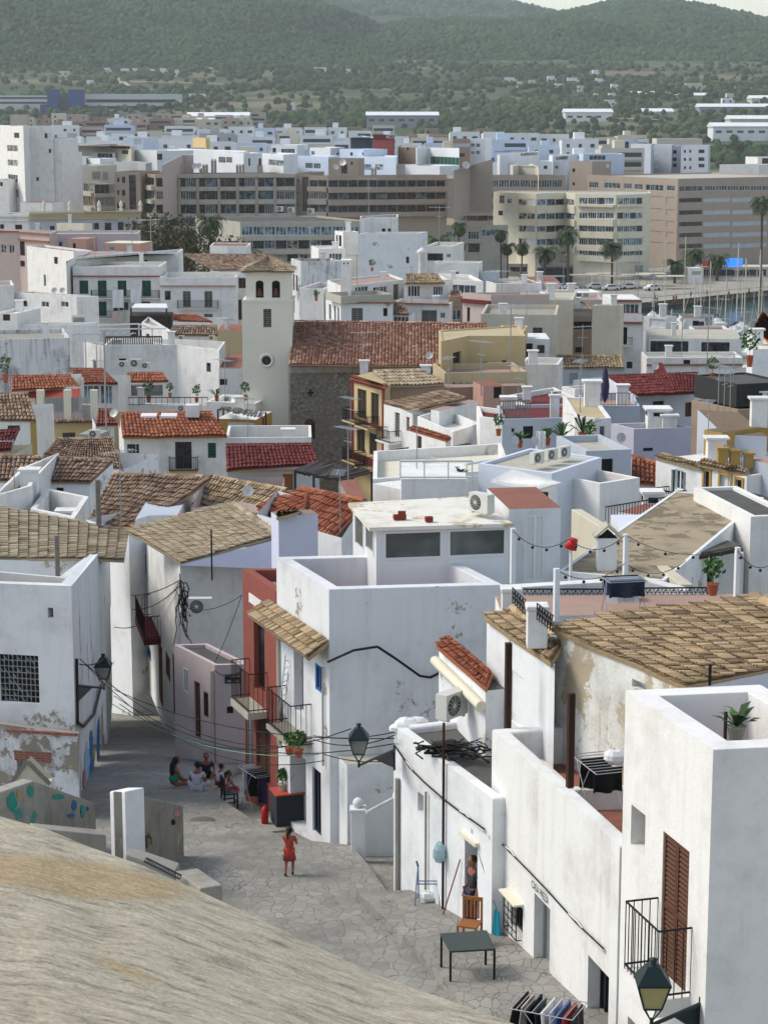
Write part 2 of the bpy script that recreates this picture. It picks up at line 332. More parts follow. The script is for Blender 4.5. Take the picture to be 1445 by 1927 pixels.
# ---- clay roofs
def tile_mesh(E0,E1,R1,R0,w_=.24,l_=.42,k=4,slab=.10,jit=.012):
 """barrel tiles over the sloping quad eave E0-E1, ridge R0-R1: covers, channels and a slab under them"""
 E0,E1,R1,R0 = (np.array(q,dtype=float) for q in (E0,E1,R1,R0))
 We = max(np.linalg.norm(E1 - E0),np.linalg.norm(R1 - R0)); Ls = max(np.linalg.norm(R0 - E0),np.linalg.norm(R1 - E1))
 nc = max(3,int(round(We / w_))); nr = max(2,int(round(Ls / l_)))
 up = np.cross(E1 - E0 if np.linalg.norm(E1 - E0) > .01 else R1 - R0,(R0 + R1) / 2 - (E0 + E1) / 2); up /= np.linalg.norm(up)
 if up[2] < 0: up = -up
 ph = rng.uniform(0,6,4); am = min(.05,Ls * .012)
 def at(s,t): s = s[...,None]; t = t[...,None]; return up * (am * np.sin(s * We * .9 + ph[0]) * np.sin(t * Ls * .8 + ph[1]) + am * .6 * np.sin(s * We * 2.3 + ph[2])) + (E0 * (1 - s) + E1 * s) * (1 - t) + (R0 * (1 - s) + R1 * s) * t
 ci,ri = np.meshgrid(np.arange(nc),np.arange(nr),indexing='ij'); ci = ci.ravel(); ri = ri.ravel(); n = len(ci)
 th = np.linspace(0,math.pi,k); sag = rng.normal(0,jit,n); sag2 = rng.normal(0,jit,n); lat = rng.normal(0,.03,n)
 rows = []
 for t,rad,hh in ((ri / nr,.47,.05),(np.minimum(1,(ri + 1.12) / nr),.40,.0)):
  for q in th:
   s = (ci + .5 + lat - rad * math.cos(q)) / nc
   rows.append(at(s,t + 0 * s) + up * (hh + w_ * rad * .85 * math.sin(q) + .01 + sag)[:,None])
 Vc = np.stack(rows,1)  # n, 2k, 3
 fl = [(j,j + 1,k + j + 1,k + j) for j in range(k - 1)]
 base = (np.arange(n) * 2 * k)[:,None,None]
 Fc = (np.array(fl)[None] + base).reshape(-1,4)
 tc = rng.random(n)
 # channel tiles
 rows = []
 for t,hh in ((ri / nr,.03),(np.minimum(1,(ri + 1) / nr),-.01)):
  for a in (-.5,.5):
   rows.append(at((ci + 1.0 * 0 + .5 + a) / nc,t + 0. * ci) + up * (hh + sag2)[:,None])
 Vd = np.stack(rows,1); Fd = (np.array([(0,1,3,2)])[None] + (np.arange(n) * 4)[:,None,None]).reshape(-1,4) + n * 2 * k
 td = rng.random(n)
 v = np.concatenate([Vc.reshape(-1,3),Vd.reshape(-1,3)]); f = np.concatenate([Fc,Fd]); t = np.concatenate([np.repeat(tc,2 * k),np.repeat(td * .7,4)])
 o = len(v); G = 6; gs,gt = np.meshgrid(np.arange(G + 1) / G,np.arange(G + 1) / G); gp = at(gs.ravel(),gt.ravel()) - up * .03
 ring = [j for j in range(G)] + [j * (G + 1) + G for j in range(G)] + [G * (G + 1) + G - j for j in range(G)] + [(G - j) * (G + 1) for j in range(G)]
 v = np.concatenate([v,gp,gp[ring] - up * slab]); t = np.concatenate([t,np.full(len(gp) + len(ring),.3)])
 f2 = [(o + j * (G + 1) + i,o + j * (G + 1) + i + 1,o + (j + 1) * (G + 1) + i + 1,o + (j + 1) * (G + 1) + i) for j in range(G) for i in range(G)]
 q = o + len(gp); n4 = len(ring); f2 += [(o + ring[i],q + i,q + (i + 1) % n4,o + ring[(i + 1) % n4]) for i in range(n4)]
 return v,np.concatenate([f,np.array(f2)]),t
def tiles(E0,E1,R1,R0,mat='tile_old',parent=None,name='roof',ridge=True,w_=.24,l_=.42,k=4,gable=None,ends=True,slab=.10,drop=0.0,jit=.012,org=None):
 v,f,t = tile_mesh(E0,E1,R1,R0,w_,l_,k,slab,jit)
 if ridge:  # row of ridge tiles
  m = MB(); a,b = V(R0),V(R1); n = max(2,int((b - a).length / .4))
  for i in range(n):
   p,q = a.lerp(b,i / n),a.lerp(b,(i + 1.08) / n); d = (q - p).normalized(); sd = d.cross(V((0,0,1))).normalized(); up = sd.cross(d)
   vs = []
   for z,rr in ((p,.14),(q,.11)):
    for j in range(5): an = math.pi * j / 4; vs.append(z + sd * (rr * math.cos(an)) + up * (rr * .8 * math.sin(an) + .03))
   m.add(vs,[(j,j + 1,6 + j,5 + j) for j in range(4)],tint=random.random())
  if m.v:
   f = np.concatenate([f,np.array(m.f) + len(v)]); v = np.concatenate([v,np.array([list(q) for q in m.v])]); t = np.concatenate([t,np.array(m.t)])
 o = ORG.get(parent.name,V((0,0,0))) if parent else (V(org) if org is not None else V(E0))
 me = bpy.data.meshes.new(name); me.from_pydata((v - np.array(o)).tolist(),[],f.tolist()); me.materials.append(MATS[mat])
 at = me.attributes.new('tint','FLOAT','POINT'); at.data.foreach_set('value',t.astype(np.float32))
 me.update(); ob = bpy.data.objects.new(name,me); sc.collection.objects.link(ob)
 if parent: ob.parent = parent
 else: ob.location = o
 ORG[ob.name] = o
 if gable and parent:  # wall under the slope
  E0,E1,R0,R1 = V(E0),V(E1),V(R0),V(R1); e = V((0,0,-.13)); g = MB(); zb = min(E0.z,E1.z) - .15
  def dn(p): return V((p.x,p.y,zb))
  g.add([E0 + e,R0 + e,dn(R0),dn(E0)],((0,1,2,3),)); g.add([R1 + e,E1 + e,dn(E1),dn(R1)],((0,1,2,3),)); g.add([R0 + e,R1 + e,dn(R1),dn(R0)],((0,1,2,3),))
  if ends: g.build('gable_wall',gable,parent)
 return ob
def pix(p):
 x,y,z = p[0],p[1],p[2] - HC; f = y * cp - z * sp; v = y * sp + z * cp
 return CX + FPX * x / f,CY - FPX * v / f
# ---- houses
def louvre(m,O,u,n,L,H,k=0,step=.09,t=.03,leaves=2,fk=1):
 """slatted leaves in the plane at O spanned by u (length L) and up (H), facing n"""
 up = V((0,0,1)); lw = L / leaves
 for i in range(leaves):
  a = O + u * (i * lw); fr = min(.07,lw * .14)
  for q0,q1,h0,h1 in ((0,fr,0,H),(lw - fr,lw,0,H),(fr,lw - fr,0,fr),(fr,lw - fr,H - fr,H),(fr,lw - fr,H * .48,H * .48 + fr)):
   panel(m,a,u,n,q0 + .004,q1 - .004,h0,h1,t,fk)
  z = fr
  while z < H - fr - step * .5:
   b = a + up * z; p = [b + u * fr,b + u * (lw - fr)]
   m.add([p[0] + n * (t * .7),p[1] + n * (t * .7),p[1] + up * step * .62 + n * .004,p[0] + up * step * .62 + n * .004],((0,1,2,3),),k); z += step
  m.add([a + u * fr - n * .01,a + u * (lw - fr) - n * .01,a + u * (lw - fr) + up * H - n * .01,a + u * fr + up * H - n * .01],((0,1,2,3),),1)  # near-black backing paints in the shade between the slats
def panel(m,O,u,n,q0,q1,h0,h1,t,k=0):
 up = V((0,0,1)); a = O + u * q0 + up * h0; b = O + u * q1 + up * h0; c = O + u * q1 + up * h1; d = O + u * q0 + up * h1
 return m.hexa([a,b,c,d],[x + n * t for x in (a,b,c,d)],k)
STY = {  # kind: (frame, pane, mullions)
 'g': ('frame_white','glass',1),'g1': ('frame_white','glass',0),'gc': ('frame_white','glass_curtain',1),'d': ('frame_brown','glass_dark',1),'d1': ('frame_brown','glass_dark',0),
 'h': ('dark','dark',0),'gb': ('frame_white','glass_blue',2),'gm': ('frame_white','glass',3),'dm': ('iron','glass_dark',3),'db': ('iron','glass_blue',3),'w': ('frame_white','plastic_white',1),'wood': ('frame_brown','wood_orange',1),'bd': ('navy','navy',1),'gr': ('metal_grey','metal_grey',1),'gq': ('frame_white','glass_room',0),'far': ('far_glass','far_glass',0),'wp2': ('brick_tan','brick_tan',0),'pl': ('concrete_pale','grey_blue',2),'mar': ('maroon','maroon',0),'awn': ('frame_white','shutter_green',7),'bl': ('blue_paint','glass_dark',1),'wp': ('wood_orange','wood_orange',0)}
LV = {'green': 'shutter_green','brown': 'shutter_brown','dbrown': 'frame_brown','wgrey': 'wood_grey','wwood': 'wood_dark'}
class House:
 def __init__(s,name,label,C,d=None,base=None,mat='white',ref=0,cat='house',deep=8,par=.5,pt=.2,roof='concrete_pale',slope=False,group=None,near=False,rv=.14,bev=0,trim=None,close=None):
  s.mat = mat; s.near = near; s.rv = rv
  if d is None and len(C[ref]) < 3: ref = [len(c) > 2 for c in C].index(True)
  r = C[ref]; d = r[2] if len(r) > 2 else d; s.z = P(r[0],r[1],d).z; pts = []
  for c in C:
   if len(c) > 2: p = P(*c)
   elif c is r: p = P(c[0],c[1],d)
   else:
    p = PZ(c[0],c[1],s.z); yc = min(max(p.y,d * .94),d * 1.08) if d > 350 else p.y
    if yc != p.y: p = P(c[0],c[1],yc)
   if not slope: p.z = s.z
   pts.append(p)
  if len(pts) == 2 and pts[0].y > 100:
   q = pts[1 - ref]; r_ = pts[ref]; lm = .22 * abs(q.x - r_.x); yc = min(max(q.y,r_.y - lm),r_.y + lm); q.x *= yc / q.y; q.y = yc
  s.C = pts; cx = sum(p.x for p in pts) / len(pts); cy = sum(p.y for p in pts) / len(pts)
  s.zb = base if base is not None else gz(min(p.y for p in pts)) - 1.5
  s.root = thing(name,label,cat,(cx,cy,s.zb),group)
  s.faces = [dict(A=pts[i],B=pts[i + 1],op=[]) for i in range(len(pts) - 1)]
  for f in s.faces:
   u = V((f['B'].x - f['A'].x,f['B'].y - f['A'].y,0)); f['L'] = u.length; f['u'] = u.normalized(); f['n'] = V((f['u'].y,-f['u'].x,0))
  if len(pts) == 2:
   bk = -s.faces[0]['n'] * deep; back = [pts[1] + bk,pts[0] + bk]
  elif len(pts) == 3:
   q = pts[0] + pts[2] - pts[1]; back = [q]
   if q.y < max(pts[1].y,(pts[0].y + pts[2].y) / 2) + .5 and not slope: dd = V((0,deep,0)); back = [pts[2] + dd,pts[0] + dd]
  else: back = []
  if close: back = [q if slope else V((q.x,q.y,s.z)) for q in (P(*c) for c in close)]
  s.plan = pts + back; s.par = par; s.pt = pt; s.roofmat = roof; s.bev = bev; s.trim = trim; s.done = False
 def uv(s,fi,px,py):
  f = s.faces[fi]; a,b,c = ray(px,py); o = V((0,0,HC)); dr = V((a,b,c)); n = f['n']
  k = n.dot(f['A'] - V((0,0,HC))) / n.dot(dr) if abs(n.dot(dr)) > 1e-6 else 1
  p = o + dr * k; return (p - f['A']).dot(f['u']),p.z
 def rect(s,fi,x0,y0,x1,y1):
  ym,xm = (y0 + y1) / 2,(x0 + x1) / 2
  u0,u1 = s.uv(fi,x0,ym)[0],s.uv(fi,x1,ym)[0]; z1,z0 = s.uv(fi,xm,y0)[1],s.uv(fi,xm,y1)[1]
  L = s.faces[fi]['L']; return max(.03,min(u0,u1)),min(L - .03,max(u0,u1)),z0,z1
 def win(s,fi,x0,y0,x1,y1,kind='g',name=None,label=None,px=True,rv=None,sill=False):
  u0,u1,z0,z1 = s.rect(fi,x0,y0,x1,y1) if px else (x0,x1,y0,y1)
  z1 = min(z1,s.z - .05); 
  if u1 - u0 < .1 or z1 - z0 < .1: return None
  rv = s.rv if rv is None else rv
  f = s.faces[fi]
  for q in f['op']:
   if u0 < q[1] - .01 and q[0] < u1 - .01 and z0 < q[3] - .01 and q[2] < z1 - .01: return None
  f['op'].append((u0,u1,z0,z1,rv)); n = f['n']
  O = f['A'] + f['u'] * u0 - n * rv; O.z = z0; L,H = u1 - u0,z1 - z0; m = MB()
  if kind in LV:
   louvre(m,O,f['u'],n,L,H,0,leaves=2 if L > .7 else 1,step=.085 if s.near else .2,fk=0)
   o = m.build(name or 'shutter',[LV[kind],'near_black'],s.root)
  else:
   fr,pn,mu = STY[kind]; t = min(.07,L * .12)
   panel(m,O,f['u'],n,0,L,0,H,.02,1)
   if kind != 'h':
    for q0,q1,h0,h1 in [(0,t,0,H),(L - t,L,0,H),(t,L - t,0,t),(t,L - t,H - t,H)] + [(L * (i + 1) / (mu + 1) - t / 2,L * (i + 1) / (mu + 1) + t / 2,t,H - t) for i in range(mu)]:
     panel(m,O + n * .02,f['u'],n,q0,q1,h0,h1,.04,0)
   o = m.build(name or ('door' if H > 1.85 and L < 1.8 else 'window'),[fr,pn],s.root)
  if label: o['label'] = label
  if sill:
   g = MB(); panel(g,f['A'] * 1 + f['u'] * u0 + V((0,0,z0 - s.z + 0)) if False else V((O.x,O.y,0)) + n * rv,f['u'],n,-.06,L + .06,z0 - .07,z0 - .005,.07); g.build('sill',s.trim or s.mat,o)
  return o
 def grid(s,fi,xs,ys,kind='g',**k):
  for j,(y0,y1) in enumerate(ys):
   for i,(x0,x1) in enumerate(xs):
    kk = kind[(i * 7 + j * 3 + (i * j) % 5) % len(kind)] if isinstance(kind,(list,tuple)) else kind
    s.win(fi,x0,y0,x1,y1,kk,**k)
 def band(s,fi,y0,y1,out=.3,mat=None,name='cornice',x0=None,x1=None):
  """horizontal slab standing proud of the wall"""
  f = s.faces[fi]
  if x0 is None: xm = pix(f['A'].lerp(f['B'],.5))[0]; u0,u1 = -.02,f['L'] + .02
  else: xm = (x0 + x1) / 2; u0,u1 = s.uv(fi,x0,(y0 + y1) / 2)[0],s.uv(fi,x1,(y0 + y1) / 2)[0]
  z1,z0 = s.uv(fi,xm,y0)[1],s.uv(fi,xm,y1)[1]
  m = MB(); panel(m,V((f['A'].x,f['A'].y,0)),f['u'],f['n'],u0,u1,z0,z1,out); return m.build(name,mat or s.mat,s.root)
 def balcony(s,fi,x0,x1,yf,yr,dep=.9,mat='iron',slab=None,gap=.13,solid=False,st=.12):
  f = s.faces[fi]; ym = (yf + yr) / 2; u0,u1 = s.uv(fi,x0,ym)[0],s.uv(fi,x1,ym)[0]; xm = (x0 + x1) / 2
  z0,z1 = s.uv(fi,xm,yf)[1],s.uv(fi,xm,yr)[1]
  O = V((f['A'].x,f['A'].y,0)); u,n = f['u'],f['n']
  m = MB(); panel(m,O,u,n,u0,u1,z0 - st,z0,dep); fl = m.build('balcony',slab or s.mat,s.root)
  m = MB(); r = .012 if s.near else .02
  c = [O + u * u0,O + u * u0 + n * (dep - .04),O + u * u1 + n * (dep - .04),O + u * u1]
  for a,b in zip(c,c[1:]):
   a,b = V(a),V(b); Ln = (b - a).length
   if solid:
    dd = (b - a).normalized(); nn = V((dd.y,-dd.x,0)); m.hexa([a + V((0,0,z0)),b + V((0,0,z0)),b + V((0,0,z1)),a + V((0,0,z1))],[q + nn * .08 for q in (a + V((0,0,z0)),b + V((0,0,z0)),b + V((0,0,z1)),a + V((0,0,z1)))])
    continue
   for z in (z1,z0 + .08): m.bar((a.x,a.y,z),(b.x,b.y,z),r * 1.6,4)
   k = max(1,int(Ln / gap))
   for i in range(k + 1):
    q = a.lerp(b,i / k); m.bar((q.x,q.y,z0),(q.x,q.y,z1),r,4,cap=False)
  m.build('railing',mat,fl); return fl
 def proj(s,fi,u,z,out=0.0):
  f = s.faces[fi]; q = f['A'] + f['u'] * u + f['n'] * out; q.z = z; return q
 def at(s,fi,px,py,out=0.0):
  u,z = s.uv(fi,px,py); return s.proj(fi,u,z,out)
 def chimney(s,px,py,ph,w_=.5,mat=None,cap=True,z=None,d=None):
  p = PZ(px,py,z if z is not None else s.z - s.par) if d is None else P(px,py,d); q = P(px,ph,p.y).z; m = MB()
  m.box((p.x,p.y,p.z - .3),w_,w_ * .8,q - p.z + .3 - (.12 if cap else 0),k=0)
  if cap:
   m.box((p.x,p.y,q - .12),w_ * 1.35,w_ * 1.15,.08,k=0)
   m.box((p.x,p.y,q - .04),w_ * .8,w_ * .7,.1,k=0)
   m.box((p.x,p.y - w_ * .4 - .004,q - .34),w_ * .5,.02,.16,k=1)
  return m.build('chimney',[mat or s.mat,'dark'],s.root)
 def finish(s):
  if s.done: return s.root
  s.done = True; m = MB(); zb = s.zb
  for f in s.faces:
   A,B,L = f['A'],f['B'],f['L']; us = sorted({0.0,L,*[o[0] for o in f['op']],*[o[1] for o in f['op']]}); zt = min(A.z,B.z)
   zs = sorted({zb,zt - .04,*[o[2] for o in f['op'] if o[2] > zb],*[min(o[3],zt - .04) for o in f['op']]}); 
   def pt(u,z,dpt=0.0):
    q = A + f['u'] * u - f['n'] * dpt; q.z = z; return q
   for u0,u1 in zip(us,us[1:]):
    for z0,z1 in zip(zs,zs[1:]):
     um,zm = (u0 + u1) / 2,(z0 + z1) / 2
     if any(o[0] < um < o[1] and o[2] < zm < o[3] for o in f['op']): continue
     m.quad(pt(u0,z0),pt(u1,z0),pt(u1,z1),pt(u0,z1))
   for u0,u1 in zip(us,us[1:]):
    ta,tb = A.z + (B.z - A.z) * u0 / L,A.z + (B.z - A.z) * u1 / L
    m.quad(pt(u0,zt - .04),pt(u1,zt - .04),pt(u1,tb),pt(u0,ta))
   for u0,u1,z0,z1,rv in f['op']:
    z0 = max(z0,zb); z1 = min(z1,zt - .04)
    m.quad(pt(u0,z0),pt(u1,z0),pt(u1,z0,rv),pt(u0,z0,rv)); m.quad(pt(u0,z1),pt(u0,z1,rv),pt(u1,z1,rv),pt(u1,z1))
    m.quad(pt(u0,z0),pt(u0,z0,rv),pt(u0,z1,rv),pt(u0,z1)); m.quad(pt(u1,z0),pt(u1,z1),pt(u1,z1,rv),pt(u1,z0,rv))
  pl = s.plan; n = len(pl); k = len(s.C)
  for i in range(k - 1,n):
   a,b = pl[i],pl[(i + 1) % n]; m.quad(V((a.x,a.y,zb)),V((b.x,b.y,zb)),b,a)
  if s.roofmat:
   if s.par > 0:
    ins = []
    for i in range(n):
     p0,p1,p2 = pl[i - 1],pl[i],pl[(i + 1) % n]
     d1 = V((p1.x - p0.x,p1.y - p0.y,0)).normalized(); d2 = V((p2.x - p1.x,p2.y - p1.y,0)).normalized()
     n1 = V((-d1.y,d1.x,0)); n2 = V((-d2.y,d2.x,0)); bs = n1 + n2; cr = bs.length ** 2
     ins.append(p1 + bs * (2 * s.pt / max(cr,.4)) if cr > .01 else p1 + n1 * s.pt)
    for i in range(n):
     j = (i + 1) % n; m.quad(pl[i],pl[j],ins[j],ins[i])
     lo = [ins[q] - V((0,0,s.par)) for q in (i,j)]
     m.quad(ins[i],ins[j],lo[1],lo[0])
    r = MB(); r.add([q - V((0,0,s.par)) for q in ins],(tuple(range(n)),)); r.build('roof',s.roofmat,s.root)
   else:
    r = MB(); r.add([q + V((0,0,.004)) for q in pl],(tuple(range(n)),)); r.build('roof',s.roofmat,s.root)
  if s.bev:
   # wall shell stays open at the base; rounding softens the limewashed edges
   o = m.build('wall',s.mat,s.root)
   import bmesh
   bm = bmesh.new(); bm.from_mesh(o.data); bmesh.ops.remove_doubles(bm,verts=bm.verts,dist=.002); bm.to_mesh(o.data); bm.free()
   md = o.modifiers.new('soft','BEVEL'); md.width = s.bev; md.segments = 3; md.limit_method = 'ANGLE'; md.angle_limit = R(50); md.use_clamp_overlap = True
   for p in o.data.polygons: p.use_smooth = False
  else: m.build('wall',s.mat,s.root)
  return s.root
def hz(name,label,C,d,mat='white',wins=(),**k):
 """house with its openings in one go; wins = (face, x0, y0, x1, y1, kind)"""
 h = House(name,label,C,d,mat=mat,**k)
 for q in wins: h.win(*q)
 return h
# ---- repeated small things
def mk_ac():
 r = thing('air_conditioner','grey outdoor air conditioner unit','air conditioner',group='outdoor air conditioner units')
 m = MB(); m.box((0,0,.06),.85,.32,.6); m.box((-.3,0,0),.06,.3,.06); m.box((.3,0,0),.06,.3,.06); m.build('casing','ac_body',r)
 m = MB(); m.lathe((-.12,-.161,.36),[(.0,.012),(.235,.012),(.25,.0)],18,axis=(0,-1,0)); m.build('fan_guard','ac_fan',r)
 m = MB(); m.lathe((-.12,-.172,.36),[(0,.012),(.05,.01),(.06,0)],10,axis=(0,-1,0))
 for i in range(6):
  a = i * math.pi / 6; m.bar((-.12 - .23 * math.cos(a),-.178,.36 - .23 * math.sin(a)),(-.12 + .23 * math.cos(a),-.178,.36 + .23 * math.sin(a)),.006,4,cap=False)
 m.build('fan','ac_body',r); return r
def mk_dish():
 r = thing('satellite_dish','satellite dish','satellite dish',group='satellite dishes on the roofs')
 ax = V((0,-.93,.36)).normalized(); m = MB(); prof = [(.45 * q,.13 * q * q) for q in (0,.25,.5,.75,1)]
 m.lathe((0,0,.7),prof,18,axis=ax); m.lathe((0,.01,.695),[(a,b - .012) for a,b in prof],18,axis=ax); m.build('reflector','dish',r)
 m = MB(); m.bar((0,.05,0),(0,.05,.7),.025,6); m.build('mast','metal_grey',r)
 m = MB(); e = V((0,0,.7)) + ax * .45; m.bar(V((0,-.02,.3)),e,.012,4); m.bar(e - ax * .06,e + ax * .05,.035,6); m.build('receiver_arm','metal_grey',r); return r
def mk_aerial():
 r = thing('tv_aerial','thin television aerial on a pole','aerial',group='television aerials on the roofs')
 m = MB(); m.bar((0,0,0),(0,0,2.6),.022,5); m.build('pole','metal_grey',r)
 m = MB(); m.bar((-.7,0,2.5),(.7,.2,2.5),.015,4)
 for i in range(8):
  x = -.65 + i * .18; m.bar((x,-.28 + .1 * i / 8,2.5),(x,.3 + .1 * i / 8,2.5),.009,4,cap=False)
 m.bar((-.3,0,1.9),(.3,0,1.9),.012,4); m.build('antenna','alu',r); return r
def palm(seed,h,nf=34,fl=3.0,tr=.22,name='palm_tree',droop=1.0,skirt=0):
 rn = random.Random(seed)
 def f():
  r = thing(name,'palm tree','palm tree',group='palm trees along the waterfront')
  m = MB(); lean = rn.uniform(-.4,.4); m.tube([(lean * (t ** 2),0,h * t) for t in (0,.1,.3,.5,.7,.85,1)],[tr * 1.35,tr * 1.05,tr,tr * .92,tr * .9,tr,tr * 1.25],8); m.build('trunk','bark',r)
  m = MB(); top = V((lean,0,h))
  for i in range(nf):
   a = rn.uniform(0,6.283); e = rn.uniform(-.55 - .3 * skirt,1.25); L = fl * rn.uniform(.8,1.1); sp_ = []; p = top.copy(); an = e
   for j in range(8):
    sp_.append(p.copy()); p = p + V((math.cos(a) * math.cos(an),math.sin(a) * math.cos(an),math.sin(an))) * (L / 7); an -= .24 * droop * (1 + .2 * j)
   sd = V((-math.sin(a),math.cos(a),0)); k = 0 if rn.random() < .7 else 1
   for j in range(1,8):
    d = (sp_[j] - sp_[j - 1]); 
    for q in range(2):
     b = sp_[j - 1] + d * (q / 2); ln = L * .17 * math.sin(math.pi * min(1,(j + q / 2 + 1.2) / 9.4)) + .08
     for sg in (-1,1):
      t = b + sd * sg * ln + V((0,0,-ln * .45)) + d.normalized() * ln * .5
      m.add([b,b + d * .42,t],((0,1,2),),k)
   m.tube(sp_,.02,3,k=0)
  m.build('crown',['palm_leaf','palm_leaf_light'],r); return r
 return Proto(f)
def leafball(m,c,rx,ry,rz,n,s,rn,k=None,shell=.55):
 """n leaf faces of size s scattered through an ellipsoid, gaps left between"""
 for _ in range(n):
  d = V((rn.gauss(0,1),rn.gauss(0,1),rn.gauss(0,1))).normalized() * (shell + (1 - shell) * rn.random()) * rn.uniform(.8,1.08)
  p = V((c[0] + d.x * rx,c[1] + d.y * ry,c[2] + d.z * rz)); q = V((rn.gauss(0,1),rn.gauss(0,1),rn.gauss(0,1))).normalized(); u = q.orthogonal().normalized(); w_ = q.cross(u); z = s * rn.uniform(.6,1.3)
  m.add([p - u * z,p + w_ * z * .5,p + u * z,p - w_ * z * .5],((0,1,2,3),),k if k is not None else (0 if rn.random() < .6 else 1))
def mk_tree(seed,h,r,leaf=('leaf','leaf_bright'),n=900,s=.28,name='tree',cat='tree',lobes=7):
 rn = random.Random(seed); t = thing(name,'tree',cat)
 m = MB(); m.tube([(0,0,0),(.1,0,h * .25),(0,.1,h * .55)],[h * .035,h * .027,h * .018],7); tips = []
 for i in range(lobes):
  a = i * 6.28 / lobes + rn.uniform(-.3,.3); q = rn.uniform(.35,.75) * r; c = V((q * math.cos(a),q * math.sin(a),h * rn.uniform(.55,.85))); tips.append(c)
  m.tube([(0,0,h * .3),c * .6 + V((0,0,h * .12)),c],[h * .016,h * .011,h * .005],5)
 m.build('trunk','bark',t); m = MB(); tips.append(V((0,0,h * .88)))
 for c in tips: leafball(m,c,r * rn.uniform(.4,.6),r * rn.uniform(.4,.6),h * rn.uniform(.14,.22),n // len(tips),s,rn)
 m.build('crown',list(leaf),t); return t
def potplant(name,label,loc,h=.9,kind='bush',pot='pot',leaf=('leaf_bright','leaf'),seed=1,pr=.16):
 rn = random.Random(seed); t = thing(name,label,'potted plant',loc)
 o = V(loc); m = MB(); m.lathe(o,[(pr * .7,0),(pr,h * .28),(pr * 1.1,h * .3),(pr * .9,h * .3),(pr * .8,h * .26),(0,h * .26)],10); m.build('pot',pot,t); m = MB()
 if kind == 'bush':
  m.bar(o + V((0,0,h * .25)),o + V((0,0,h * .7)),.02,5,k=0); leafball(m,o + V((0,0,h * .72)),h * .28,h * .28,h * .3,90,.05 * (1 + h),rn)
 else:
  for i in range(16):
   a = rn.uniform(0,6.28); e = rn.uniform(.5,1.4); L = h * rn.uniform(.5,.8); b = o + V((0,0,h * .28)); t1 = b + V((math.cos(a) * math.cos(e),math.sin(a) * math.cos(e),math.sin(e))) * L * .6
   t2 = t1 + V((math.cos(a) * .7,math.sin(a) * .7,.15)) * L * .45; sd = V((-math.sin(a),math.cos(a),0)) * .05 * (1 + h * .5)
   m.add([b - sd * .3,b + sd * .3,t1 + sd,t1 - sd],((0,1,2,3),),i % 2); m.add([t1 - sd,t1 + sd,t2],((0,1,2),),i % 2)
 m.build('foliage',list(leaf),t); return t
AC,DISH,AERIAL = Proto(mk_ac),Proto(mk_dish),Proto(mk_aerial)
def ac(px,py,d,label,rz=0,s=1.0): return AC.put(P(px,py,d),rz,label,s)
def dish(px,py,d,label,rz=0,s=1.0):  # px, py = foot of the mast
 return DISH.put(P(px,py,d),rz,label,s)
def aerial(px,py,d,label,rz=0,s=1.0): return AERIAL.put(P(px,py,d),rz,label,s)
def cable(label,pts,r=.018,mat='cable',sag=0.0,name='cable',group=None,n=10):
 pts = [V(p) for p in pts]; out = []
 for a,b in zip(pts,pts[1:]):
  for i in range(n): t = i / n; q = a.lerp(b,t); q.z -= sag * 4 * t * (1 - t); out.append(q)
 out.append(pts[-1]); m = MB(); m.tube(out,r,5); o = m.build(name,mat,org=pts[0]); return tag(o,label,'cable',group)
def post(label,p,z1,r,mat,name='post',cat='post',n=8,sq=False,group=None):
 m = MB(); p = V(p)
 if sq: m.box(p,r * 2,r * 2,z1 - p.z,.3)
 else: m.bar(p,(p.x,p.y,z1),r,n)
 return tag(m.build(name,mat,org=p),label,cat,group)
# ---- setting: land, water, hills, street
from mathutils import noise as mn
def smat(name,cols,scale,stretch=(1,1,1),det=8,lo=.3,hi=.7,bump=0,rough=.9,ro=.65):
 m,t,b = base_mat(name); L = t.links.new; N = t.nodes.new; b.inputs['Roughness'].default_value = rough; b.inputs['Specular IOR Level'].default_value = .1
 g = N('ShaderNodeNewGeometry'); mp = N('ShaderNodeMapping'); mp.inputs['Scale'].default_value = stretch; L(g.outputs['Position'],mp.inputs[0])
 n = N('ShaderNodeTexNoise'); n.inputs['Scale'].default_value = scale; n.inputs['Detail'].default_value = det; n.inputs['Roughness'].default_value = ro; L(mp.outputs[0],n.inputs['Vector'])
 r = N('ShaderNodeValToRGB'); e = r.color_ramp.elements; e[0].position = lo; e[1].position = hi; e[0].color = lin(cols[0]); e[1].color = lin(cols[-1])
 for i in range(1,len(cols) - 1): q = e.new(lo + (hi - lo) * i / (len(cols) - 1)); q.color = lin(cols[i])
 L(n.outputs[0],r.inputs[0]); L(r.outputs[0],b.inputs['Base Color'])
 if bump:
  bp = N('ShaderNodeBump'); bp.inputs['Strength'].default_value = bump; bp.inputs['Distance'].default_value = .03; L(n.outputs[0],bp.inputs['Height']); L(bp.outputs[0],b.inputs['Normal'])
 MATS[name] = m; return m
smat('plain_land',['2c3a28','384730','445238','5f5f48','7d735c','445238'],.008,(.5,1.6,1),10,.34,.68)
smat('hill_land',['232d20','2c3726','36402c','4a4c38','5e594a'],.006,(1,1,1),10,.3,.75)
smat('town_ground',['6d6a63','88847a','9a958a'],.05); smat('quay_paving',['8a867c','9d988c','aaa598'],.08)
smat('sea_water',['3b5250','4a6260','587270'],.15,(1,1,1),4,rough=.12,bump=.3); MATS['sea_water'].node_tree.nodes['Principled BSDF'].inputs['Specular IOR Level'].default_value = .5
smat('path_pale',['a39a86','b8ae98'],.05)
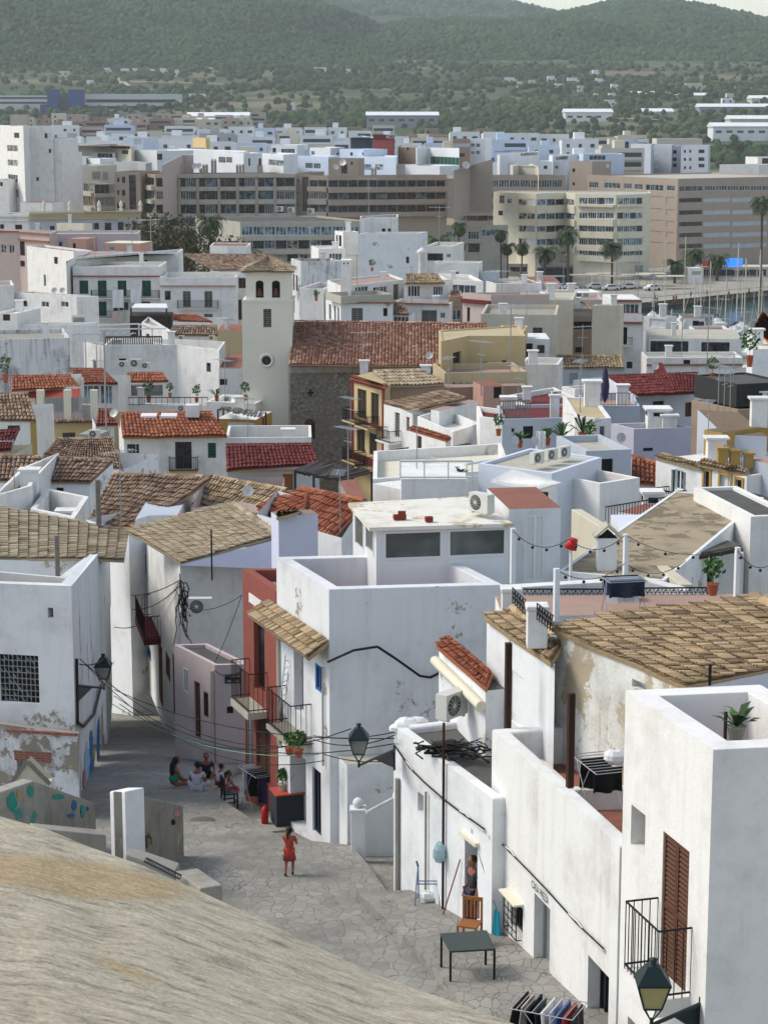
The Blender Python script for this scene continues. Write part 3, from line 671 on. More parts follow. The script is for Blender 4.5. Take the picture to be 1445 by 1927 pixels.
def grid(name,xs,ys,zf,mat,kind='structure'):
 xs,ys = list(xs),list(ys); v = [(x,y,zf(x,y)) for y in ys for x in xs]; n = len(xs)
 f = [(j * n + i,j * n + i + 1,(j + 1) * n + i + 1,(j + 1) * n + i) for j in range(len(ys) - 1) for i in range(n - 1)]
 m = MB(); m.add(v,f); o = m.build(name,mat); o['kind'] = kind; return o
QL,QR = PZ(1180,573,2.2),PZ(1445,547,2.2)
def qy(x): return QL.y + (QR.y - QL.y) * max(-.3,(x - QL.x) / (QR.x - QL.x))
# one land sheet from behind the rampart to the foot of the hills; the harbour basin is cut out of it
m = MB(); XH = 30.0
def patch(xs,yrow,zf):
 o = []; 
 for k,yf in enumerate(yrow):
  for x in xs: y = yf(x) if callable(yf) else yf; o.append((x,y,zf(x,y)))
 n = len(xs); m.add(o,[(j * n + i,j * n + i + 1,(j + 1) * n + i + 1,(j + 1) * n + i) for j in range(len(yrow) - 1) for i in range(n - 1)])
ysn = [-40,0,20,30] + [31 + i for i in range(70)] + [105,110,120,130,150,170,190,220,250,290,330,345]
patch([-160,-60,-30,-12,XH,60,160],ysn,lambda x,y: gz(y) - (.35 if y < 110 else 0))
patch([-260,-60,XH],[345,400,440,lambda x: qy(x)],lambda x,y: gz(y))
patch([-260,-60,XH,300],[lambda x: qy(x),620,1000],lambda x,y: gz(y))
o = m.build('ground','town_ground'); o['kind'] = 'structure'
def land_z(x,y): return gz(y) + (mn.fractal(V((x * .002,y * .002,3)),1,2,4) * 6 if y > 1300 else 0)
grid('fields',np.linspace(-1100,1100,90),[1000,1200,1350] + list(np.linspace(1450,3700,90)),lambda x,y: land_z(x,y) - (.02 if y > 1000 else 0),'plain_land')
m = MB(); m.add([(XH - 1,340,.05),(320,340,.05),(320,qy(320) + .3,.05),(XH - 1,qy(XH) + .3,.05)],((0,1,2,3),)); o = m.build('water','sea_water'); o['kind'] = 'structure'
m = MB()
for a,b in ((XH,320),): m.hexa([(a,qy(a) - .3,-2),(b,qy(b) - .3,-2),(b,qy(b) + 1.2,-2),(a,qy(a) + 1.2,-2)],[(a,qy(a) - .3,2.35),(b,qy(b) - .3,2.35),(b,qy(b) + 1.2,2.35),(a,qy(a) + 1.2,2.35)])
m.hexa([(XH - .5,344,-2),(320,344,-2),(320,345.2,-2),(XH - .5,345.2,-2)],[(XH - .5,344,2.3),(320,344,2.3),(320,345.2,2.3),(XH - .5,345.2,2.3)])
o = m.build('quay_edge','concrete'); o['kind'] = 'structure'
grid('quay',np.linspace(XH,260,12),[0,1],lambda x,y: 0,'quay_paving')
q = bpy.data.objects['quay'].data
for i,v_ in enumerate(q.vertices): v_.co = (v_.co.x,qy(v_.co.x) + (1.2 if v_.co.y < .5 else 90),2.23)
# hills
def interp(T,x):
 for (a,p),(b,q_) in zip(T,T[1:]):
  if x <= b: return p + (q_ - p) * max(0,(x - a)) / (b - a)
 return T[-1][1]
def hill(name,crest,df,dc,amp,seed,x0,x1,nx=150,ny=46):
 XS = np.linspace(x0,x1,nx); T = np.linspace(0,1.25,ny)
 def pt(px,t):
  d = df + (dc - df) * t; zc = P(px,interp(crest,px),dc).z; zf = gz(df) - 20; tt = min(t,1)
  z = zf + (zc - zf) * (tt ** .85 if t <= 1 else 1 - (t - 1) * .8); x = (px - CX) / FPX * d
  n_ = mn.fractal(V((x * .0018 + seed,d * .0009,seed)),.8,2,6); rg = 1 - abs(mn.noise(V((x * .0035 + seed * 3,d * .0012,1)))) * 2
  return (x,d,z + amp * (n_ * .8 + rg * .5) * math.sin(math.pi * min(1,t)) * 1.0 + amp * .12 * mn.fractal(V((x * .01,d * .01,seed)),.8,2,3))
 v = [pt(px,t) for t in T for px in XS]; f = [(j * nx + i,j * nx + i + 1,(j + 1) * nx + i + 1,(j + 1) * nx + i) for j in range(ny - 1) for i in range(nx - 1)]
 mm = MB(); mm.add(v,f); o = mm.build(name,'hill_land'); o['kind'] = 'structure'
 for p in o.data.polygons: p.use_smooth = True
 return pt
CREST_BACK = [(300,-60),(600,-45),(800,-35),(880,-18),(940,0),(1030,26),(1120,60),(1300,90)]
CREST_R = [(500,130),(640,85),(720,62),(780,42),(850,38),(950,36),(1030,25),(1100,12),(1160,4),(1200,2),(1270,5),(1330,17),(1445,38),(1600,70),(1900,110)]
CREST_L = [(-500,-190),(-200,-170),(0,-130),(300,-100),(480,-50),(600,0),(700,52),(800,98),(900,126),(1000,145),(1100,170)]
hb = hill('back_hill',CREST_BACK,4300,6200,40,4.0,250,1350,70,24)
hr = hill('right_hill',CREST_R,2900,4300,34,7.3,450,1900)
hl = hill('left_hill',CREST_L,2700,3800,42,2.1,-500,1120)
def tintmat(name,cols):
 m_,t,b = base_mat(name); a = t.nodes.new('ShaderNodeAttribute'); a.attribute_name = 'tint'; r = t.nodes.new('ShaderNodeValToRGB'); e = r.color_ramp.elements
 e[0].color = lin(cols[0]); e[1].color = lin(cols[-1])
 for i in range(1,len(cols) - 1): q_ = e.new(i / (len(cols) - 1)); q_.color = lin(cols[i])
 t.links.new(a.outputs['Fac'],r.inputs[0]); t.links.new(r.outputs[0],b.inputs['Base Color']); b.inputs['Roughness'].default_value = .9; b.inputs['Specular IOR Level'].default_value = .05; MATS[name] = m_
tintmat('forest_leaf',['1f301e','294027','334c2e','3b5534','455c3a','546343'])
tintmat('scrub_leaf',['26331f','314229','3b4c2f','485737','5c6344'])
def forest(name,pts,mat,r0,r1,label=None,hf=(.8,1.25)):
 n = len(pts); pts = np.array(pts); r = rng.uniform(r0,r1,n); h = r * rng.uniform(hf[0],hf[1],n) * 1.5; a0 = rng.uniform(0,6.28,n); K = 5; vs = []
 for z,rr,tw in ((-.15,.75,0),(.45,1.0,.5),(.8,.62,.2)):
  for j in range(K):
   a = a0 + (j + tw) * 6.2832 / K; q_ = rr * rng.uniform(.75,1.2,n); vs.append(np.stack([pts[:,0] + r * q_ * np.cos(a),pts[:,1] + r * q_ * np.sin(a),pts[:,2] + h * z * rng.uniform(.9,1.1,n)],1))
 vs.append(np.stack([pts[:,0],pts[:,1],pts[:,2] + h],1)); vs = np.stack(vs,1); fs = []
 for L_ in (0,K):
  for j in range(K): fs += [(L_ + j,L_ + (j + 1) % K,L_ + K + (j + 1) % K),(L_ + j,L_ + K + (j + 1) % K,L_ + K + j)]
 fs += [(2 * K + j,2 * K + (j + 1) % K,3 * K) for j in range(K)]
 f = (np.array(fs)[None] + (np.arange(n) * (3 * K + 1))[:,None,None]).reshape(-1,3); v = vs.reshape(-1,3)
 me = bpy.data.meshes.new(name); me.vertices.add(len(v)); me.vertices.foreach_set('co',v.ravel()); me.loops.add(f.size); me.loops.foreach_set('vertex_index',f.ravel().astype(np.int32))
 me.polygons.add(len(f)); me.polygons.foreach_set('loop_start',np.arange(0,f.size,3,dtype=np.int32)); me.materials.append(MATS[mat])
 big = np.array([mn.noise(V((p[0] * .004,p[1] * .004,9))) for p in pts]); tn = np.clip(.42 + big * .35 + rng.normal(0,.2,n),0,1)
 at = me.attributes.new('tint','FLOAT','POINT'); at.data.foreach_set('value',np.repeat(tn,3 * K + 1).astype(np.float32)); me.update(calc_edges=True); me.validate()
 o = bpy.data.objects.new(name,me); sc.collection.objects.link(o); o['kind'] = 'stuff'; 
 if label: o['label'] = label
 return o
rr = random.Random(11)
def hillpts(pt,n,x0,x1,t0=0.0,t1=1.02,thin=.62):
 out = []
 while len(out) < n:
  px,t = rr.uniform(x0,x1),rr.uniform(t0,t1)
  q_ = pt(px,t)
  if mn.noise(V((q_[0] * .006,q_[1] * .006,5))) > thin * rr.uniform(.4,1.4): continue
  out.append((q_[0],q_[1],q_[2] - 1))
 return out
forest('pine_forest',hillpts(hl,30000,-120,1010,.0,1.0),'forest_leaf',2.6,5.2,'dense green pine forest covering the left hillside')
forest('pine_forest',hillpts(hr,24000,600,1600,.0,1.02),'forest_leaf',3.2,6.2,'dark green pine forest covering the right hill')
forest('pine_forest',hillpts(hb,4000,560,1150,.35,1.02),'forest_leaf',6,10,'hazy pine forest on the farthest ridge')
pts = []
while len(pts) < 9500:
 y = rr.uniform(1350,2950); x = rr.uniform(-.215,.22) * y; nn = mn.fractal(V((x * .006,y * .0035,2.2)),.8,2,4)
 dens = .5 if y < 2300 else .9
 if y < 1500 and x < 0: continue
 if y < 1900 and x < .015 * y: continue
 if nn < -.12 + (1 - dens) * .15 and rr.random() > .14: continue
 pts.append((x,y,land_z(x,y) - .5))
forest('woodland',pts,'scrub_leaf',2.2,5.2,'scattered dark green trees and scrub on the plain under the hills')
# street: raised stone paving with lower strips along the house fronts
ST = [PG(*q_) for q_ in ((300,1287),(330,1300),(520,1405),(440,1440),(398,1470),(392,1489),(460,1535),(530,1579),(660,1592),(700,1640),(737,1692))]
def xr(y):
 if y > ST[0].y: return ST[0].x
 for a,b in zip(ST,ST[1:]):
  if a.y >= y >= b.y: return b.x + (a.x - b.x) * (y - b.y) / max(1e-6,a.y - b.y)
 return 6.0
ys = sorted({*[28 + .8 * i for i in range(95)],*[p.y for p in ST],ST[-1].y - .01}); m = MB(); k = 0
for a,b in zip(ys,ys[1:]):
 xa,xb = xr(a + 1e-4),xr(b - 1e-4)
 for i in range(6):
  s0,s1 = i / 6,(i + 1) / 6; m.quad((-16 + (xa + 16) * s0,a,gz(a)),(-16 + (xa + 16) * s1,a,gz(a)),(-16 + (xb + 16) * s1,b,gz(b)),(-16 + (xb + 16) * s0,b,gz(b)),0)
 if a > ST[-1].y - .02: m.quad((xa,a,gz(a) - .4),(xb,b,gz(b) - .4),(xb,b,gz(b)),(xa,a,gz(a)),1)
o = m.build('street',['street_stone','kerb_stone']); o['kind'] = 'structure'
grid('lower_street',[-8,-4,0,4,7],[30 + i for i in range(66)],lambda x,y: gz(y) - .342,'street_stone')
# terrace beside the white houses, one step up
TP = [PG(668,1738),PG(742,1731)]
m = MB(); pl = [P(668,1738,44.2),P(760,1733,45),(5.6,35.5,0),(1.9,29,0),]
pl = [(PG(668,1745).x,44.3),(1.4,44.6),(6.8,30.5),(2.9,30.5)]
def tz(y): return gz(y) + .22
n = 14; 
for i in range(n):
 t0,t1 = i / n,(i + 1) / n
 def L_(t): return (pl[0][0] + (pl[3][0] - pl[0][0]) * t,pl[0][1] + (pl[3][1] - pl[0][1]) * t)
 def R_(t): return (pl[1][0] + (pl[2][0] - pl[1][0]) * t,pl[1][1] + (pl[2][1] - pl[1][1]) * t)
 a,b,c,d = L_(t0),R_(t0),R_(t1),L_(t1); m.quad(*[(q_[0],q_[1],tz(q_[1])) for q_ in (d,c,b,a)],0); m.quad((a[0],a[1],gz(a[1]) - .3),(a[0],a[1],tz(a[1])),(d[0],d[1],tz(d[1])),(d[0],d[1],gz(d[1]) - .3),0)
m.quad(*[(q_[0],q_[1],z_) for q_,z_ in ((pl[0],26),(pl[1],26),(pl[1],tz(pl[1][1])),(pl[0],tz(pl[0][1])))],1)
o = m.build('terrace',['street_stone','kerb_stone']); o['kind'] = 'structure'
# rampart top in the foreground
mt,t,b = base_mat('rampart_stone'); L = t.links.new; N = t.nodes.new; b.inputs['Roughness'].default_value = .95; b.inputs['Specular IOR Level'].default_value = .1
at = N('ShaderNodeAttribute'); at.attribute_name = 'strk'; pa = N('ShaderNodeAttribute'); pa.attribute_name = 'patch'
mp = N('ShaderNodeMapping'); mp.inputs['Scale'].default_value = (.9,10,1); L(at.outputs['Vector'],mp.inputs[0])
n1 = N('ShaderNodeTexNoise'); n1.inputs['Scale'].default_value = 2.2; n1.inputs['Detail'].default_value = 12; n1.inputs['Roughness'].default_value = .82; n1.inputs['Distortion'].default_value = .15; L(mp.outputs[0],n1.inputs['Vector'])
r1 = N('ShaderNodeValToRGB'); e = r1.color_ramp.elements; e[0].position = .33; e[0].color = lin('6f6a62'); e[1].position = .68; e[1].color = lin('ece4d0')
for p_,c_ in ((.42,'a89f8d'),(.47,'c3b8a0'),(.52,'cfc4ac'),(.59,'dacfb8')): q_ = e.new(p_); q_.color = lin(c_)
L(n1.outputs[0],r1.inputs[0])
mx = N('ShaderNodeMix'); mx.data_type = 'RGBA'; L(r1.outputs[0],mx.inputs[6])
n2 = N('ShaderNodeTexNoise'); n2.inputs['Scale'].default_value = 5; n2.inputs['Detail'].default_value = 10; n2.inputs['Roughness'].default_value = .7; L(mp.outputs[0],n2.inputs['Vector'])
r2 = N('ShaderNodeValToRGB'); e = r2.color_ramp.elements; e[0].position = .35; e[0].color = lin('ad9a78'); e[1].position = .6; e[1].color = lin('d0b893'); L(n2.outputs[0],r2.inputs[0]); L(r2.outputs[0],mx.inputs[7])
ad = N('ShaderNodeMath'); ad.operation = 'MULTIPLY_ADD'; L(n1.outputs[0],ad.inputs[0]); ad.inputs[1].default_value = 1.6; L(pa.outputs['Fac'],ad.inputs[2])
mr = N('ShaderNodeMapRange'); mr.inputs[1].default_value = 1.32; mr.inputs[2].default_value = 1.5; L(ad.outputs[0],mr.inputs[0]); L(mr.outputs[0],mx.inputs[0]); 
n4 = N('ShaderNodeTexNoise'); n4.inputs['Scale'].default_value = 60; n4.inputs['Detail'].default_value = 5; n4.inputs['Roughness'].default_value = .7
g4 = N('ShaderNodeNewGeometry'); L(g4.outputs['Position'],n4.inputs['Vector'])
m4 = N('ShaderNodeMix'); m4.data_type = 'RGBA'; m4.blend_type = 'MULTIPLY'; m4.inputs[0].default_value = .55; L(mx.outputs[2],m4.inputs[6]); r4 = N('ShaderNodeMapRange'); r4.inputs[1].default_value = .35; r4.inputs[2].default_value = .62; r4.inputs[3].default_value = .6; r4.inputs[4].default_value = 1.25; L(n4.outputs[0],r4.inputs[0]); L(r4.outputs[0],m4.inputs[7]); L(m4.outputs[2],b.inputs['Base Color'])
bp = N('ShaderNodeBump'); bp.inputs['Strength'].default_value = .8; bp.inputs['Distance'].default_value = .03; L(n1.outputs[0],bp.inputs['Height']); bp2 = N('ShaderNodeBump'); bp2.inputs['Strength'].default_value = .5; bp2.inputs['Distance'].default_value = .006; L(n4.outputs[0],bp2.inputs['Height']); L(bp.outputs[0],bp2.inputs['Normal']); L(bp2.outputs[0],b.inputs['Normal']); MATS['rampart_stone'] = mt
SIL = [(-500,1400),(-200,1490),(0,1537),(90,1562),(170,1595),(270,1630),(370,1675),(520,1745),(700,1832),(830,1878),(960,1925),(1150,2000),(1500,2140)]
us = np.linspace(-500,1500,161); vv = list(np.linspace(0,1,60)); pts = []; strk = []; pat = []
for j,v_ in enumerate([-3,-2,-1] + vv):
 for px in us:
  s0 = interp(SIL,px); 
  if v_ < 0:
   p = P(px,s0,7.6) + {-1: V((.05,.15,-.12)),-2: V((.1,.3,-.5)),-3: V((.3,.6,-16))}[v_]; py = s0
  else:
   py = s0 + (2500 - s0) * v_ ** 1.15; p = P(px,py,7.6 + (2.3 - 7.6) * v_); p.z += .012 * mn.fractal(p * 2.5,.9,2,4) * min(1,v_ * 8)
  pts.append(p); q_ = px * .92 + py * .39; r_ = -px * .39 + py * .92; strk.append((px * .004,(py - s0) * .004 + px * .0005,0))
  e1 = ((px - 120) / 330) ** 2 + ((py - (1650 + (px - 120) * .13)) / 48) ** 2; e2 = ((px - 230) / 120) ** 2 + ((py - (1825 + (px - 230) * .34)) / 16) ** 2
  pat.append(max(0.0,1.0 - e1 * .8,(.9 - e2 * .7)) if v_ >= 0 else 0)
n = len(us); f = [(j * n + i + n,j * n + i + n + 1,j * n + i + 1,j * n + i) for j in range(len(vv) + 2) for i in range(n - 1)]
m = MB(); m.add(pts,f,smooth=True); o = m.build('rampart_wall','rampart_stone',org=(0,5,30)); tag(o,'weathered grey and ochre stone rampart top sloping across the near corner','rampart wall')
a_ = o.data.attributes.new('strk','FLOAT_VECTOR','POINT'); a_.data.foreach_set('vector',np.array(strk,dtype=np.float32).ravel()); a_ = o.data.attributes.new('patch','FLOAT','POINT'); a_.data.foreach_set('value',np.array(pat,dtype=np.float32))

# haze: even pale air over the town, plain and hills
m = MB(); m.hexa([(-2600,-60,-6),(2600,-60,-6),(2600,7400,-6),(-2600,7400,-6)],[(-2600,-60,620),(2600,-60,620),(2600,7400,620),(-2600,7400,620)])
hm,t,b = base_mat('haze_air'); t.nodes.remove(b); pv = t.nodes.new('ShaderNodeVolumePrincipled'); pv.inputs['Density'].default_value = .00007; pv.inputs['Color'].default_value = (.93,.97,1.0,1); pv.inputs['Anisotropy'].default_value = .2
t.links.new(pv.outputs[0],t.nodes['Material Output'].inputs['Volume']); MATS['haze_air'] = hm; o = m.build('haze','haze_air'); o['kind'] = 'stuff'
# ---- near houses around the street
def rq(parent,e0,e1,r1,r0,d,rise,mat='tile_old',ref=1,**k):
 """roof from four photo points: eave e0-e1 at one level, ridge r0-r1 on the same pitched plane; d = distance of e1 (ref 1) or e0"""
 z = P(*(e1 if ref else e0),d).z; E0,E1 = PZ(*e0,z),PZ(*e1,z); sl = k.pop('pitch',.36)
 h = V((-(E1.y - E0.y),E1.x - E0.x,0)).normalized(); h = -h if h.y < 0 else h; nn = V((h.x * -sl,h.y * -sl,1.0)); o = V((0,0,HC))
 R = []
 for q in (r1,r0): dr = V(ray(*q)); R.append(o + dr * (nn.dot(E0 - o) / nn.dot(dr)))
 return tiles(E0,E1,R[0],R[1],mat=mat,parent=parent,**k)
def text3(s,O,u,up,size,mat,parent,name='lettering',ext=.004,sx=1.0):
 cu = bpy.data.curves.new(name,'FONT'); cu.body = s; cu.size = 1; cu.extrude = 0; cu.resolution_u = 2
 to = bpy.data.objects.new('tmp',cu); sc.collection.objects.link(to); dg = bpy.context.evaluated_depsgraph_get(); me = bpy.data.meshes.new_from_object(to.evaluated_get(dg)); bpy.data.objects.remove(to)
 org = ORG.get(parent.name,V((0,0,0))); n = u.cross(up)
 for v in me.vertices: q = O + u * (v.co.x * size * sx) + up * (v.co.y * size) + n * ext - org; v.co = q
 me.name = name; me.materials.clear(); me.materials.append(MATS[mat]); o = bpy.data.objects.new(name,me); sc.collection.objects.link(o); o.parent = parent; ORG[o.name] = org; return o
UP = V((0,0,1))
# corner house, right edge
h = House('corner_house','tall smooth white corner house with a brown louvred balcony door',[(1177,1299),(1342,1411,31),(1620,1398)],mat='white_clean',par=1.15,pt=.42,roof='terrace_red',near=True,rv=.3,bev=.09)
h.win(0,1187,1524,1214,1601,'d1',rv=.42); h.win(0,1244,1581,1294,1857,'brown',name='shutter_door',rv=.05)
h.win(0,1180,1925,1206,2010,'d'); h.balcony(0,1236,1301,1848,1717,dep=.62,gap=.13,st=.3,mat='iron'); H1 = h; h.finish()
# casa preza house
h = House('terrace_house','long white house with the CASA PREZA doorway and a red tiled roof terrace',[(926,1372),(1166,1593,34.4)],ref=1,mat='white',par=.78,pt=.32,roof='terrace_red',deep=4.6,near=True,rv=.22,bev=.06)
h.win(0,958,1700,982,1757,'dm',name='window'); h.win(0,1004,1695,1034,1884,'gr',name='door',rv=.25); h.win(0,934,1782,950,1824,'h',rv=.3)
h.win(0,1105,1818,1145,1960,'dm',name='barred_door',rv=.3); f = h.faces[0]; H2 = h
n_ = f['n']; m = MB(); u0,u1,z0,z1 = h.rect(0,958,1700,982,1757); O = h.proj(0,0,0)
for i in range(4): q = u0 + (u1 - u0) * i / 3; m.bar(h.proj(0,q,z0,.12),h.proj(0,q,z1,.12),.012,5)
for i in range(5): q = z0 + (z1 - z0) * i / 4; m.bar(h.proj(0,u0,q,.12),h.proj(0,u1,q,.12),.012,5)
for q in (u0,u1):
 for w_ in (z0,z1): m.bar(h.proj(0,q,w_,0),h.proj(0,q,w_,.12),.012,5)
m.build('window_grille','iron',h.root)
m = MB(); panel(m,V((f['A'].x,f['A'].y,0)),f['u'],n_,u0 - .05,u1 + .1,z1 + .12,z1 + .16,.22); m.build('window_ledge','cream',h.root)
a,b = h.uv(0,1003,1672)[0],h.uv(0,1033,1700)[0]; za = h.uv(0,1003,1677)[1]
text3('CASA PREZA',h.proj(0,a - .06,za + .06,.012),f['u'],UP,.23,'near_black',h.root,sx=(b - a) / 1.25)
h.finish()
# inner parapet and step of the terrace
zt = H2.z - .35
m = MB(); a,b = PZ(1068,1487,zt),PZ(1180,1484,zt); m.hexa([V((a.x,a.y,zt - 1.6)),V((b.x,b.y,zt - 1.6)),V((b.x,b.y + .22,zt - 1.6)),V((a.x,a.y + .22,zt - 1.6))],[a,b,b + V((0,.22,0)),a + V((0,.22,0))]); m.build('parapet','white',H2.root,bev=.03)
m = MB(); a = PZ(1000,1440,zt - .3); m.hexa([PZ(998,1452,zt - .8),PZ(1060,1505,zt - .8),PZ(1085,1490,zt - .8),PZ(1022,1438,zt - .8)],[PZ(993,1436,zt - .25),PZ(1052,1490,zt - .25),PZ(1075,1478,zt - .25),PZ(1020,1428,zt - .25)]); m.build('bench','white',H2.root)
# low end house with asphalt roof
h = House('low_end_house','low white house with dark flat asphalt roof tangled in cables beside the green street lamp',[(741,1366),(927,1503,40.4)],ref=1,mat='white_dirty',par=.16,pt=.28,roof='dark_roof',deep=5.2,near=True,rv=.35,bev=.07)
h.win(0,874,1583,898,1752,'h',name='doorway',rv=.9); h.win(0,786,1494,797,1530,'gr',name='window'); f = h.faces[0]; H3 = h
u0,u1,z0,z1 = h.rect(0,870,1570,902,1580); m = MB(); panel(m,V((f['A'].x,f['A'].y,0)),f['u'],f['n'],u0,u1,z0 - .02,z0 + .06,.1); m.build('lintel','cream',h.root)
text3('10',h.proj(0,h.uv(0,885,1564)[0],h.uv(0,885,1567)[1]),f['u'],UP,.14,'metal_grey',h.root)
for (x,y0,y1,r,mt) in ((752,1465,1725,.055,'concrete'),(806,1490,1716,.028,'concrete'),(840,1360,1712,.03,'iron_rust')):
 u,z = h.uv(0,x,y0); z2 = h.uv(0,x,y1)[1]; m = MB(); m.bar(h.proj(0,u,z,.06),h.proj(0,u,z2,.06),r,7); m.build('drain_pipe',mt,h.root)
h.finish()
m = MB(); c = PZ(775,1362,H3.z + .1)
for px,py,r in ((752,1374,.22),(766,1366,.26),(786,1362,.22)): p = PZ(px,py,H3.z); m.ball((p.x,p.y + .3,p.z - .05),r * 1.2,r * .8,r * .6,10,jit=.08)
m.build('rendered_hump','white_dirty',H3.root)
# central house with glazed roof room
h = House('central_house','big white house with an open roof terrace in the middle of the old quarter',[(520,1048),(619,1109,51.5),(946,1100)],mat='white_old',par=1.0,pt=.32,roof='terrace_red',near=True,rv=.2,bev=.07); H4 = h
h.win(0,553,1226,571,1342,'gr',name='door',rv=.3); h.win(0,593,1252,607,1302,'bl',rv=.08); h.win(0,588,1449,604,1570,'bd',name='door',rv=.12); h.win(0,546,1418,576,1560,'h',name='doorway',rv=.6)
h.balcony(0,541,586,1376,1308,dep=.62,gap=.12,st=.14,slab='concrete'); f = h.faces[0]
ua,ub = h.uv(0,500,1130)[0],f['L']; za,zb_ = h.uv(0,524,1148)[1],h.uv(0,612,1214)[1]; za = min(za,zb_) + .1
tiles(h.proj(0,max(.0,ua) - .7,za - .3,.62),h.proj(0,ub,za - .3,.62),h.proj(0,ub,za + .1,.02),h.proj(0,max(0,ua) - .7,za + .1,.02),'tile_old',h.root,'pent_roof',ridge=False,l_=.26,w_=.14,k=6)
for fi,(x,y0,y1,r,mt) in ((0,(611,1255,1440,.03,'pole_grey')),(0,(527,1200,1400,.05,'concrete_pale'))):
 u,z = h.uv(fi,x,y0); z2 = h.uv(fi,x,y1)[1]; m = MB(); m.bar(h.proj(fi,u,z,.06),h.proj(fi,u,z2,.06),r,6); m.build('drain_pipe',mt,h.root)
h.finish()
# annex wall beside its door
h = House('low_annex','low white walled annex with sloping top next to the dark blue street door',[(606,1388,53.4),(653,1440,50.6),(760,1437)],ref=1,mat='white_dirty',par=0,roof='concrete_pale',near=True,bev=.05,slope=True); h.finish()
# glazed roof room
zf = H4.z - 1.0
h = House('roof_room','glazed white roof room with large dark windows standing on the central house',[(664,957),(708,997,54.2),(958,988)],base=zf - .05,cat='roof room',mat='frame_white',par=0,roof=None,near=True,rv=.04)
for a in ((0,668,966,685,1032),(0,688,978,704,1040),(1,721,997,833,1053),(1,842,994,953,1048)): h.win(*a,'gq')
for a in ((1,719,1058,833,1100),(1,841,1054,953,1098)): u0,u1,z0,z1 = h.rect(*a); m = MB(); panel(m,V((h.faces[1]['A'].x,h.faces[1]['A'].y,0)),h.faces[1]['u'],h.faces[1]['n'],u0 + .03,u1 - .03,z0,z1,.015); m.build('panel','frame_white',h.root)
h.finish(); RR = h; pl = h.plan; zt = h.z
c = [PZ(655,946,zt + .12),PZ(695,993,zt + .1),PZ(966,985,zt + .1),PZ(884,934,zt + .12)]; m = MB(); m.hexa([q - V((0,0,.1)) for q in c],c); m.build('roof','roof_sheet' if 'roof_sheet' in MATS else 'concrete_pale',h.root)
# stair head with white door beside it
h = House('door_hut','white stair hut with a panelled white door beside the glazed roof room',[(958,958,55.2),(1055,962,55.4)],base=zf - .05,cat='roof hut',mat='white_old',par=0,roof='terrace_red',deep=3.2,near=True,rv=.08); h.win(0,987,968,1026,1095,'w',name='door'); h.finish(); SH = h
for (px,py,s,l) in ((752,977,.34,'dark red brick lying left on the white roof sheet'),(807,981,.2,'small dark red brick lying right on the white roof sheet')):
 p = PZ(px,py,zt + .13); m = MB(); m.box(p,s,.16,.13,.2); 
 if s > .3: m.box((p.x + .06,p.y,p.z + .13),.2,.14,.09,-.1)
 tag(m.build('brick','brick_red' if 'brick_red' in MATS else 'red_wall',org=p),l,'brick')
# red house with balcony
h = House('red_house','narrow dark red house with an iron balcony beside the white central house',[(456,1070),(519,1113,56.8),(640,1112)],ref=1,mat='red_wall',par=.35,pt=.25,roof='concrete',near=True,rv=.18); H5 = h
h.win(0,478,1174,498,1302,'d1',name='door',rv=.2); h.win(0,463,1345,477,1450,'gr',name='door',rv=.1); h.win(0,482,1345,508,1466,'dbrown',name='garage_door',rv=.1)
h.band(0,1128,1145,.03,'white','white_band',470,505); h.balcony(0,470,503,1325,1253,dep=.6,gap=.12,st=.2,slab='concrete_pale',mat='iron_rust'); h.finish()
# pink house with the street sign
h = House('pink_house','low pinkish house corner with the dark street name sign and a cream side wall',[(327,1213),(404,1252,69),(470,1250)],mat='pink_grey',par=.12,pt=.15,roof='dark_roof',near=True,rv=.05)
h.win(0,346,1258,355,1303,'g',name='window'); h.win(0,366,1284,377,1388,'wood',name='door',rv=.12); h.win(0,384,1303,392,1348,'d',name='window'); h.win(1,427,1330,439,1343,'h'); h.finish()
f = h.faces[1]; m = MB(); u0,u1,z0,z1 = h.rect(1,423,1269,453,1286); panel(m,V((f['A'].x,f['A'].y,0)),f['u'],f['n'],u0,u1,z0,z1,.03); sg = m.build('street_name_sign','navy',h.root)
text3('CARRERÓ',h.proj(1,u0 + (u1 - u0) * .32,z0 + (z1 - z0) * .68,.032),f['u'],UP,.1,'cloth_white',h.root); text3('CARLES TUR',h.proj(1,u0 + (u1 - u0) * .12,z0 + (z1 - z0) * .14,.032),f['u'],UP,.125,'cloth_white',h.root,sx=.62)
m = MB(); u,z = h.uv(0,402,1262); m.bar(h.proj(0,u,z,.08),h.proj(0,u,gz(70) - .3,.08),.06,7); m.build('drain_pipe','concrete_pale',h.root)
# white house behind it
h = House('alley_house','alley house with a sun-bleached tiled roof and a lilac side wall',[(238,1000,98),(339,1058,76),(524,1040)],ref=1,slope=True,mat='white',par=0,roof=None,near=True,rv=.2); H7 = h
h.rv = .04
for a in ((270,1038,275,1072,'d1'),(265,1183,272,1224,'d1'),(279,1220,284,1238,'bl'),(300,1215,306,1322,'wood'),(313,1234,320,1274,'wood'),(327,1242,336,1350,'d1')): h.win(0,*a)
h.finish(); rq(h.root,(232,996),(338,1057),(523,1008),(440,948),75.8,1.5,'tile_pale',w_=.13,l_=.34,k=5,gable='lilac')
h.balcony(0,284,302,1180,1140,dep=.7,mat='iron_rust',slab='maroon',st=.25)
h = House('chimney_wall','free standing lilac parapet wall with a tiled cap and a clay pot on top',[(524,972,72),(598,963,72.5)],base=27,mat='lilac',par=0,roof='tile_pale',deep=.9,near=True,cat='wall'); h.finish()
tiles(P(519,972,71.7),P(560,962,71.7),P(562,956,73.0),P(521,966,73.0),'tile_old',h.root,'tile_cap',ridge=False,w_=.2)
